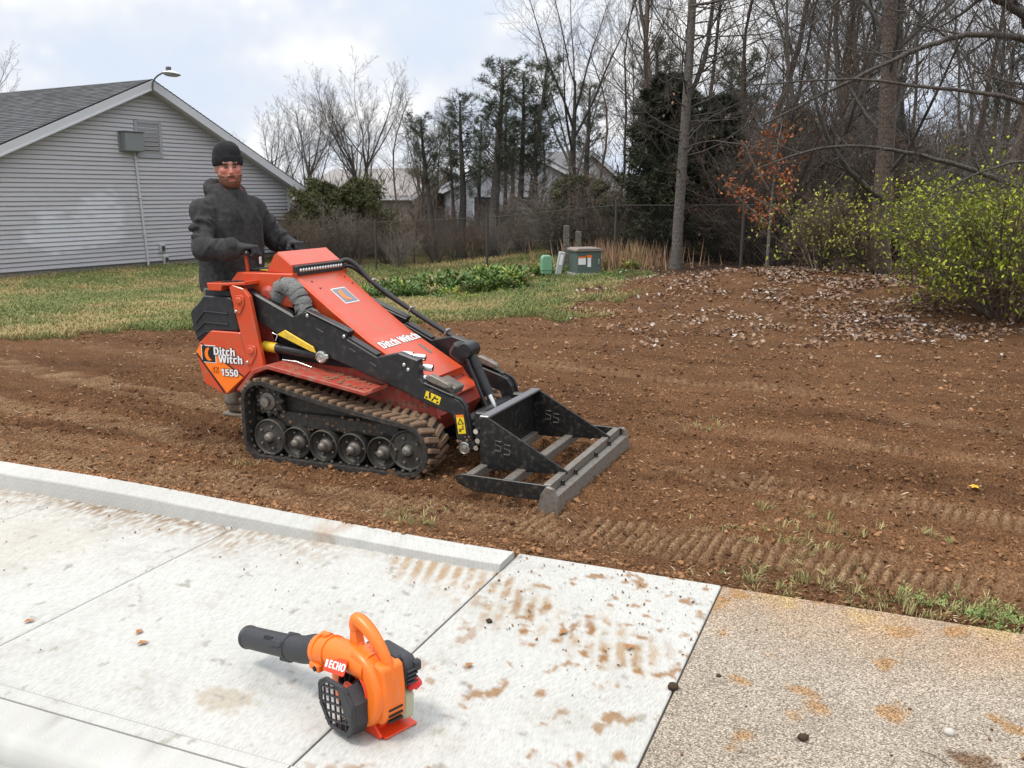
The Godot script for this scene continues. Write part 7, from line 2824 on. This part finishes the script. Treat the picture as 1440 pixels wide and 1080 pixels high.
func build_litter() -> void:
	var xs := []
	var cs := []
	# clods on the worked soil
	for pass_ in 2:
		xs = []; cs = []
		var count := 60000 if pass_ == 0 else 60000
		for i in count:
			var u := pow(rng.randf(), 1.3 if pass_ == 0 else 1.0)
			var t := 0.07 - u * 3.6 if pass_ == 0 else -3.4 - u * 8.5
			var s := rng.randf_range(-4.4, 4.4) if pass_ == 0 else rng.randf_range(-8.0, 5.5)
			if t > 0.0 and s > -0.1: t -= 0.06
			if lawn_mask(s, t) > 0.5: continue
			var k := print_mask(s, t) if t > -6.0 else 0.0
			if rng.randf() < k * 0.75: continue
			if n_mid.get_noise_2d(s * 0.7 + 60.0, t * 0.9) < rng.randf_range(-0.5, 0.35): continue
			var sz := (0.003 + 0.016 * pow(rng.randf(), 4.0)) * (1.0 if pass_ == 0 else 1.45)
			var y := on_ground(s, t) + sz * 0.2
			xs.append(Transform3D(spin().scaled_local(Vector3.ONE * sz), S(s, t, y)))
			cs.append(soil_color(s, t, 0.0, 0.0) * (rng.randf_range(0.35, 0.95) if rng.randf() < 0.94 else rng.randf_range(1.0, 1.35)))
		scatter("soil_clods", clod_mesh(5 + pass_), xs, cs, "loose brown clods and crumbs lying on the worked soil", "soil")
	# a few hundred larger lumps, mostly near the edge of the concrete
	xs = []; cs = []
	for i in 420:
		var near := rng.randf() < 0.6
		var s := rng.randf_range(-4.0, 2.4) if near else rng.randf_range(-6.0, 5.0)
		var t := -0.03 - absf(rng.randfn()) * 0.16 if near else rng.randf_range(-7.0, -0.5)
		if lawn_mask(s, t) > 0.4: continue
		var sz := rng.randf_range(0.010, 0.022) if near else rng.randf_range(0.014, 0.034)
		xs.append(Transform3D(spin().scaled_local(V(sz, sz * 0.8, sz)), S(s, t, on_ground(s, t) + sz * 0.15)))
		cs.append(soil_color(s, t, 0.0, 0.0) * rng.randf_range(0.5, 1.0))
	scatter("soil_lumps", clod_mesh(12), xs, cs, "fist-sized and smaller lumps of soil turned up along the slab edge", "soil")
	# straw, roots and chips
	xs = []; cs = []
	for i in 36000:
		var u := pow(rng.randf(), 1.4)
		var t := 0.05 - u * 11.0
		var s := rng.randf_range(-7.0, 5.5)
		if t > -0.03 and s > -0.1: t -= 0.08
		if lawn_mask(s, t) > 0.6: continue
		if n_mid.get_noise_2d(s * 0.5 - 20.0, t * 0.6) < rng.randf_range(-0.6, 0.4): continue
		var len := (0.007 + 0.04 * pow(rng.randf(), 2.5)) * (1.0 + 0.5 * u)
		var b := spin(0.5).scaled_local(V(len, len * 0.8, len * rng.randf_range(0.8, 2.4)))
		xs.append(Transform3D(b, S(s, t, on_ground(s, t) + 0.004)))
		var k := rng.randf()
		cs.append(Color(0.36, 0.24, 0.14).lerp(Color(0.58, 0.47, 0.33), k) if k > 0.45 else Color(0.13, 0.07, 0.04).lerp(Color(0.40, 0.22, 0.11), rng.randf()))
	scatter("straw", straw_mesh(), xs, cs, "dry straw and root fragments strewn over the worked soil", "straw")
	# fallen leaves: thick on the heap at the wood's edge, thin elsewhere
	xs = []; cs = []
	for i in 24000:
		var p := Vector2()
		var w := rng.randf()
		var big := 1.0
		if w < 0.42:
			p = Vector2(4.5 + rng.randfn() * 1.1, -13.6 + rng.randfn() * 1.3)
		elif w < 0.60:
			p = Vector2(4.3 + rng.randfn() * 1.3, -10.6 + rng.randfn() * 0.9)
		elif w < 0.82:
			p = Vector2(rng.randf_range(0.5, 7.5), rng.randf_range(-16.5, -9.0))
		elif w < 0.9:
			p = Vector2(rng.randf_range(-1.0, 9.0), rng.randf_range(-22, -15))
		else:
			p = Vector2(rng.randf_range(-5.0, 4.5), rng.randf_range(-11.0, -4.0))
			big = 0.42
		var q := to_site(V(p.x, 0, p.y))
		if q.y > -0.1 or (w >= 0.9 and q.y > -1.0): continue
		if lawn_mask(q.x, q.y) > 0.5 and rng.randf() < 0.6: continue
		if w < 0.82 and n_mid.get_noise_2d(p.x * 0.45, p.y * 0.45) < rng.randf_range(-0.3, 0.4): continue
		var sz := rng.randf_range(0.03, 0.078) * big
		xs.append(Transform3D(spin(0.8).scaled_local(V(sz, sz, sz * rng.randf_range(0.7, 1.2))), V(p.x, on_ground(q.x, q.y) + 0.008 + rng.randf() * 0.03, p.y)))
		var k := rng.randf()
		var c := Color(0.19, 0.10, 0.055).lerp(Color(0.33, 0.225, 0.15), rng.randf())
		if k > 0.88 and big > 0.5: c = Color(0.36, 0.31, 0.27).lerp(Color(0.52, 0.48, 0.45), rng.randf())
		if k < 0.18: c = Color(0.10, 0.06, 0.04)
		cs.append(c)
	scatter("fallen_leaves", dry_leaf_mesh(), xs, cs, "brown and grey fallen leaves heaped before the shrubs", "leaves")
	# lawn
	xs = []; cs = []
	for i in 150000:
		var z := -8.5 - 18.0 * pow(rng.randf(), 1.25)
		var x := rng.randf_range(-0.58, 0.17) * -z
		var q := to_site(V(x, 0, z))
		var g := lawn_mask(q.x, q.y)
		if g < rng.randf_range(0.25, 0.9) or q.y < -24.0: continue
		if z < -15.5 and x > -4.5 and rng.randf() < 0.6: continue
		var h := rng.randf_range(0.03, 0.075) * (1.0 + 0.03 * -z)
		xs.append(Transform3D(spin(0.5).scaled_local(V(h, h * 0.8, h)), V(x, ground_height(q.x, q.y), z)))
		var a := n_low.get_noise_2d(q.x * 0.9 + 50.0, q.y * 0.9) * 0.5 + 0.5
		var b := n_mid.get_noise_2d(q.x * 0.7, q.y * 0.7) * 0.5 + 0.5
		var k := smoothstep(0.33, 0.58, a * 0.6 + b * 0.4) * 0.8 + rng.randf_range(-0.25, 0.25)
		cs.append(Color(0.40, 0.305, 0.135).lerp(Color(0.13, 0.185, 0.045), clampf(k, 0.0, 1.0)) * rng.randf_range(0.75, 1.2))
	scatter("lawn_grass", tuft_mesh(7, 1.6, 0.13, 3), xs, cs, "short half-dormant lawn grass, straw-coloured and green in patches", "grass")
	# weed bank before the utility boxes
	xs = []; cs = []
	for i in 42000:
		var u := rng.randf()
		var z := -13.0 - 8.0 * rng.randf()
		var x := lerpf(-2.6 - (-z - 13.0) * 0.25, 2.7, u)
		var cx := -0.2 + (-z - 16.0) * 0.1
		var e := pow((x - 0.0) / 2.8, 2.0) + pow((z + 17.4) / 2.6, 2.0)
		var thin := e * 0.9 + n_mid.get_noise_2d(x * 0.5, z * 0.5) * 0.9
		if thin > 1.0 and rng.randf() < 0.94: continue
		var q := to_site(V(x, 0, z))
		if absf(x - 1.42) < 0.34 and absf(z + 18.1) < 0.36: continue
		var h := (0.07 + 0.24 * pow(rng.randf(), 2.0)) * clampf(0.75 + n_mid.get_noise_2d(x * 0.6, z * 0.6) * 1.4, 0.35, 1.4) * clampf(1.25 - e * 0.5, 0.5, 1.1) * (0.3 if x > 0.2 and z > -18.7 else 1.0) * (0.5 if z > -15.6 else 1.0)
		xs.append(Transform3D(spin(0.4).scaled_local(V(h, h, h)), V(x, gy(x, z) - 0.01, z)))
		var k := n_mid.get_noise_2d(x * 0.4 + 9.0, z * 0.4) + rng.randfn() * 0.3
		var c := Color(0.065, 0.13, 0.025).lerp(Color(0.17, 0.24, 0.035), clampf(k + 0.3, 0.0, 1.0))
		if k > 0.45: c = Color(0.30, 0.34, 0.05)
		if rng.randf() < 0.12: c = Color(0.30, 0.21, 0.11)
		cs.append(c)
	scatter("weed_bank", weed_mesh(4), xs, cs, "low green weeds growing on the bank round the utility boxes", "weeds")
	# grass tufts along the edge of the old slab and on the soil
	xs = []; cs = []
	for q in [[1.05, -0.10, 0.16, 24], [1.25, -0.16, 0.2, 34], [1.55, -0.10, 0.14, 18], [1.75, -0.07, 0.16, 36], [0.95, -0.55, 0.15, 24], [1.3, -0.75, 0.16, 20], [2.0, -0.10, 0.14, 30], [1.0, -0.9, 0.12, 14], [-0.6, -0.12, 0.1, 18], [0.35, -2.4, 0.14, 16], [-1.9, -0.5, 0.08, 6]]:
		for i in int(q[3]):
			var s: float = q[0] + rng.randfn() * float(q[2])
			var t: float = minf(q[1] + rng.randfn() * float(q[2]) * 0.5, -0.02)
			var h := rng.randf_range(0.025, 0.075)
			xs.append(Transform3D(spin(0.8).scaled_local(V(h, h, h)), S(s, t, on_ground(s, t) - 0.004)))
			var k := rng.randf()
			cs.append(Color(0.42, 0.34, 0.16).lerp(Color(0.16, 0.19, 0.05), k * 0.8))
	scatter("grass_tufts", tuft_mesh(9, 0.9, 0.09, 8), xs, cs, "wispy dry grass tufts along the old slab's edge", "grass")
	xs = []; cs = []
	for q in [[1.62, -0.16, 0.10, 26], [1.88, -0.06, 0.10, 46], [2.05, -0.10, 0.12, 30]]:
		for i in int(q[3]):
			var s: float = q[0] + rng.randfn() * float(q[2])
			var t: float = minf(q[1] + rng.randfn() * 0.05, -0.01)
			var h := rng.randf_range(0.02, 0.055)
			xs.append(Transform3D(spin(0.6).scaled_local(V(h, h, h)), S(s, t, on_ground(s, t) - 0.002)))
			cs.append(Color(0.11, 0.19, 0.04).lerp(Color(0.24, 0.32, 0.09), rng.randf()))
	scatter("clover", weed_mesh(9), xs, cs, "small green broadleaf weeds at the right end of the slab edge", "weeds")
	# crumbs of clay on the slabs
	xs = []; cs = []
	for i in 900:
		var w := rng.randf()
		var s := rng.randf_range(-3.2, 0.85) if w < 0.5 else rng.randf_range(0.0, 0.85) if w < 0.8 else rng.randf_range(0.9, 2.2)
		var t := 0.0 + absf(rng.randfn()) * 0.5 if w < 0.8 else rng.randf_range(0.03, 1.4)
		if s < -0.02 and t < 0.24: continue
		if t > 1.6: continue
		var sz := 0.0016 + 0.006 * pow(rng.randf(), 5.0)
		xs.append(Transform3D(spin().scaled_local(Vector3.ONE * sz), S(s, t, 0.003 + sz * 0.3)))
		cs.append(Color(0.16, 0.085, 0.04) * rng.randf_range(0.5, 1.6))
	scatter("clay_crumbs", clod_mesh(8), xs, cs, "tiny dark crumbs of soil scattered on the concrete", "soil")
	xs = []; cs = []
	for i in 1500:
		var s := rng.randf_range(-3.6, 0.0)
		var t := 0.10 + absf(rng.randfn()) * 0.02
		var sz := 0.003 + 0.010 * pow(rng.randf(), 3.0)
		xs.append(Transform3D(spin().scaled_local(Vector3.ONE * sz), S(s, 0.055 - absf(rng.randfn()) * 0.03, 0.078 - smoothstep(-2.6, -0.1, s) * 0.054)))
		cs.append(soil_color(s, 0.0, 0.0, 0.0))
	scatter("kerb_crumbs", clod_mesh(9), xs, cs, "soil crumbs spilling against the back of the kerb", "soil")
	# single things on the concrete and the soil
	var dry: Material = mats["dry leaf"]
	for q in [[-1.44, 1.33, 0.045, 0.30, "curled brown leaf left on the concrete left of the blower"], [-1.0, 1.20, 0.040, 0.33, "small brown leaf near the blower's tube, leftmost of two"], [-0.93, 1.30, 0.046, 0.26, "rust-brown leaf on the concrete below the blower's tube"], [0.42, 0.62, 0.045, 0.28, "flat clay-brown leaf on the pale slab by the old slab"], [0.66, 0.68, 0.05, 0.24, "brown leaf near the dark joint of the old slab"], [0.20, 1.0, 0.04, 0.3, "brown scrap of leaf right of the blower"]]:
		var mb := MB.new()
		var l: float = q[2]
		mb.col = Color(0.36, 0.17, 0.06) * (0.7 + float(q[3]))
		var a := rng.randf() * TAU
		var d := V(cos(a), 0.06, sin(a)).normalized()
		leaf(mb, V(0, 0.004, 0), d, Vector3.UP, l, l * 0.6, 0.2)
		leaf(mb, V(0, 0.004, 0) + d * l * 0.2, (d + V(0.5, 0.2, 0.3)).normalized(), Vector3.UP, l * 0.6, l * 0.35, 0.2)
		var o := obj("fallen_leaf", mb, dry)
		o.position = S(q[0], q[1], 0.003)
		tag(o, q[4], "leaf")
	var yl := MB.new()
	yl.col = Color(0.58, 0.34, 0.03)
	for a in [0.0, 1.1, -1.1, 2.1, -2.1]:
		leaf(yl, V(0, 0.0, 0), V(cos(a), 0.18, sin(a)).normalized(), Vector3.UP, 0.04 if absf(a) < 1.5 else 0.027, 0.022, 0.15)
	var yo := obj("yellow_leaf", yl, dry)
	yo.position = S(1.86, -1.58, on_ground(1.86, -1.58) + 0.012)
	tag(yo, "bright yellow star-shaped leaf lying alone on the soil", "leaf")
	var st := mat("pale stone", lin(0.45, 0.42, 0.38), 0.9)
	for q in [[0.86, 0.86, 0.016, "clod", "dark clod sitting on the joint of the old slab"], [0.13, 0.66, 0.011, "clod", "small round dark clod on the pale slab near the muddy print"], [1.66, 0.80, 0.015, "pale stone", "small pale stone on the old speckled slab"], [1.27, 0.99, 0.014, "clod", "flat dark clod in the middle of the old slab"], [0.98, 0.73, 0.008, "clod", "tiny dark clod on the old slab near its left edge"]]:
		var mb := MB.new()
		var sz: float = q[2]
		mb.col = Color(0.06, 0.04, 0.03) if q[3] == "clod" else Color(1, 1, 1)
		mb.ball(Vector3.ZERO, V(sz * 1.15, sz * 0.75, sz), 6, 9)
		for i in mb.v.size():
			mb.v[i] *= 1.0 + n_fine.get_noise_3dv(mb.v[i] * 9.0 + V(q[0], 0, 0) * 3.0) * 0.5
		var o := obj("pebble" if q[3] != "clod" else "soil_lump", mb, mats[q[3]] if mats.has(q[3]) else st)
		o.position = S(q[0], q[1], sz * 0.55)
		tag(o, q[4], "stone" if q[3] != "clod" else "clod")
	var tw := MB.new()
	tw.tube(curve(P3([0, 0.004, 0, 0.03, 0.006, 0.03, 0.05, 0.004, 0.075]), 4), same(0.0015, 9), 5)
	var t1 := obj("twig", tw, mats["twig brown"])
	t1.position = S(1.58, 0.93, 0.003)
	tag(t1, "thin dark twig on the old slab beside the pale stone", "twig")
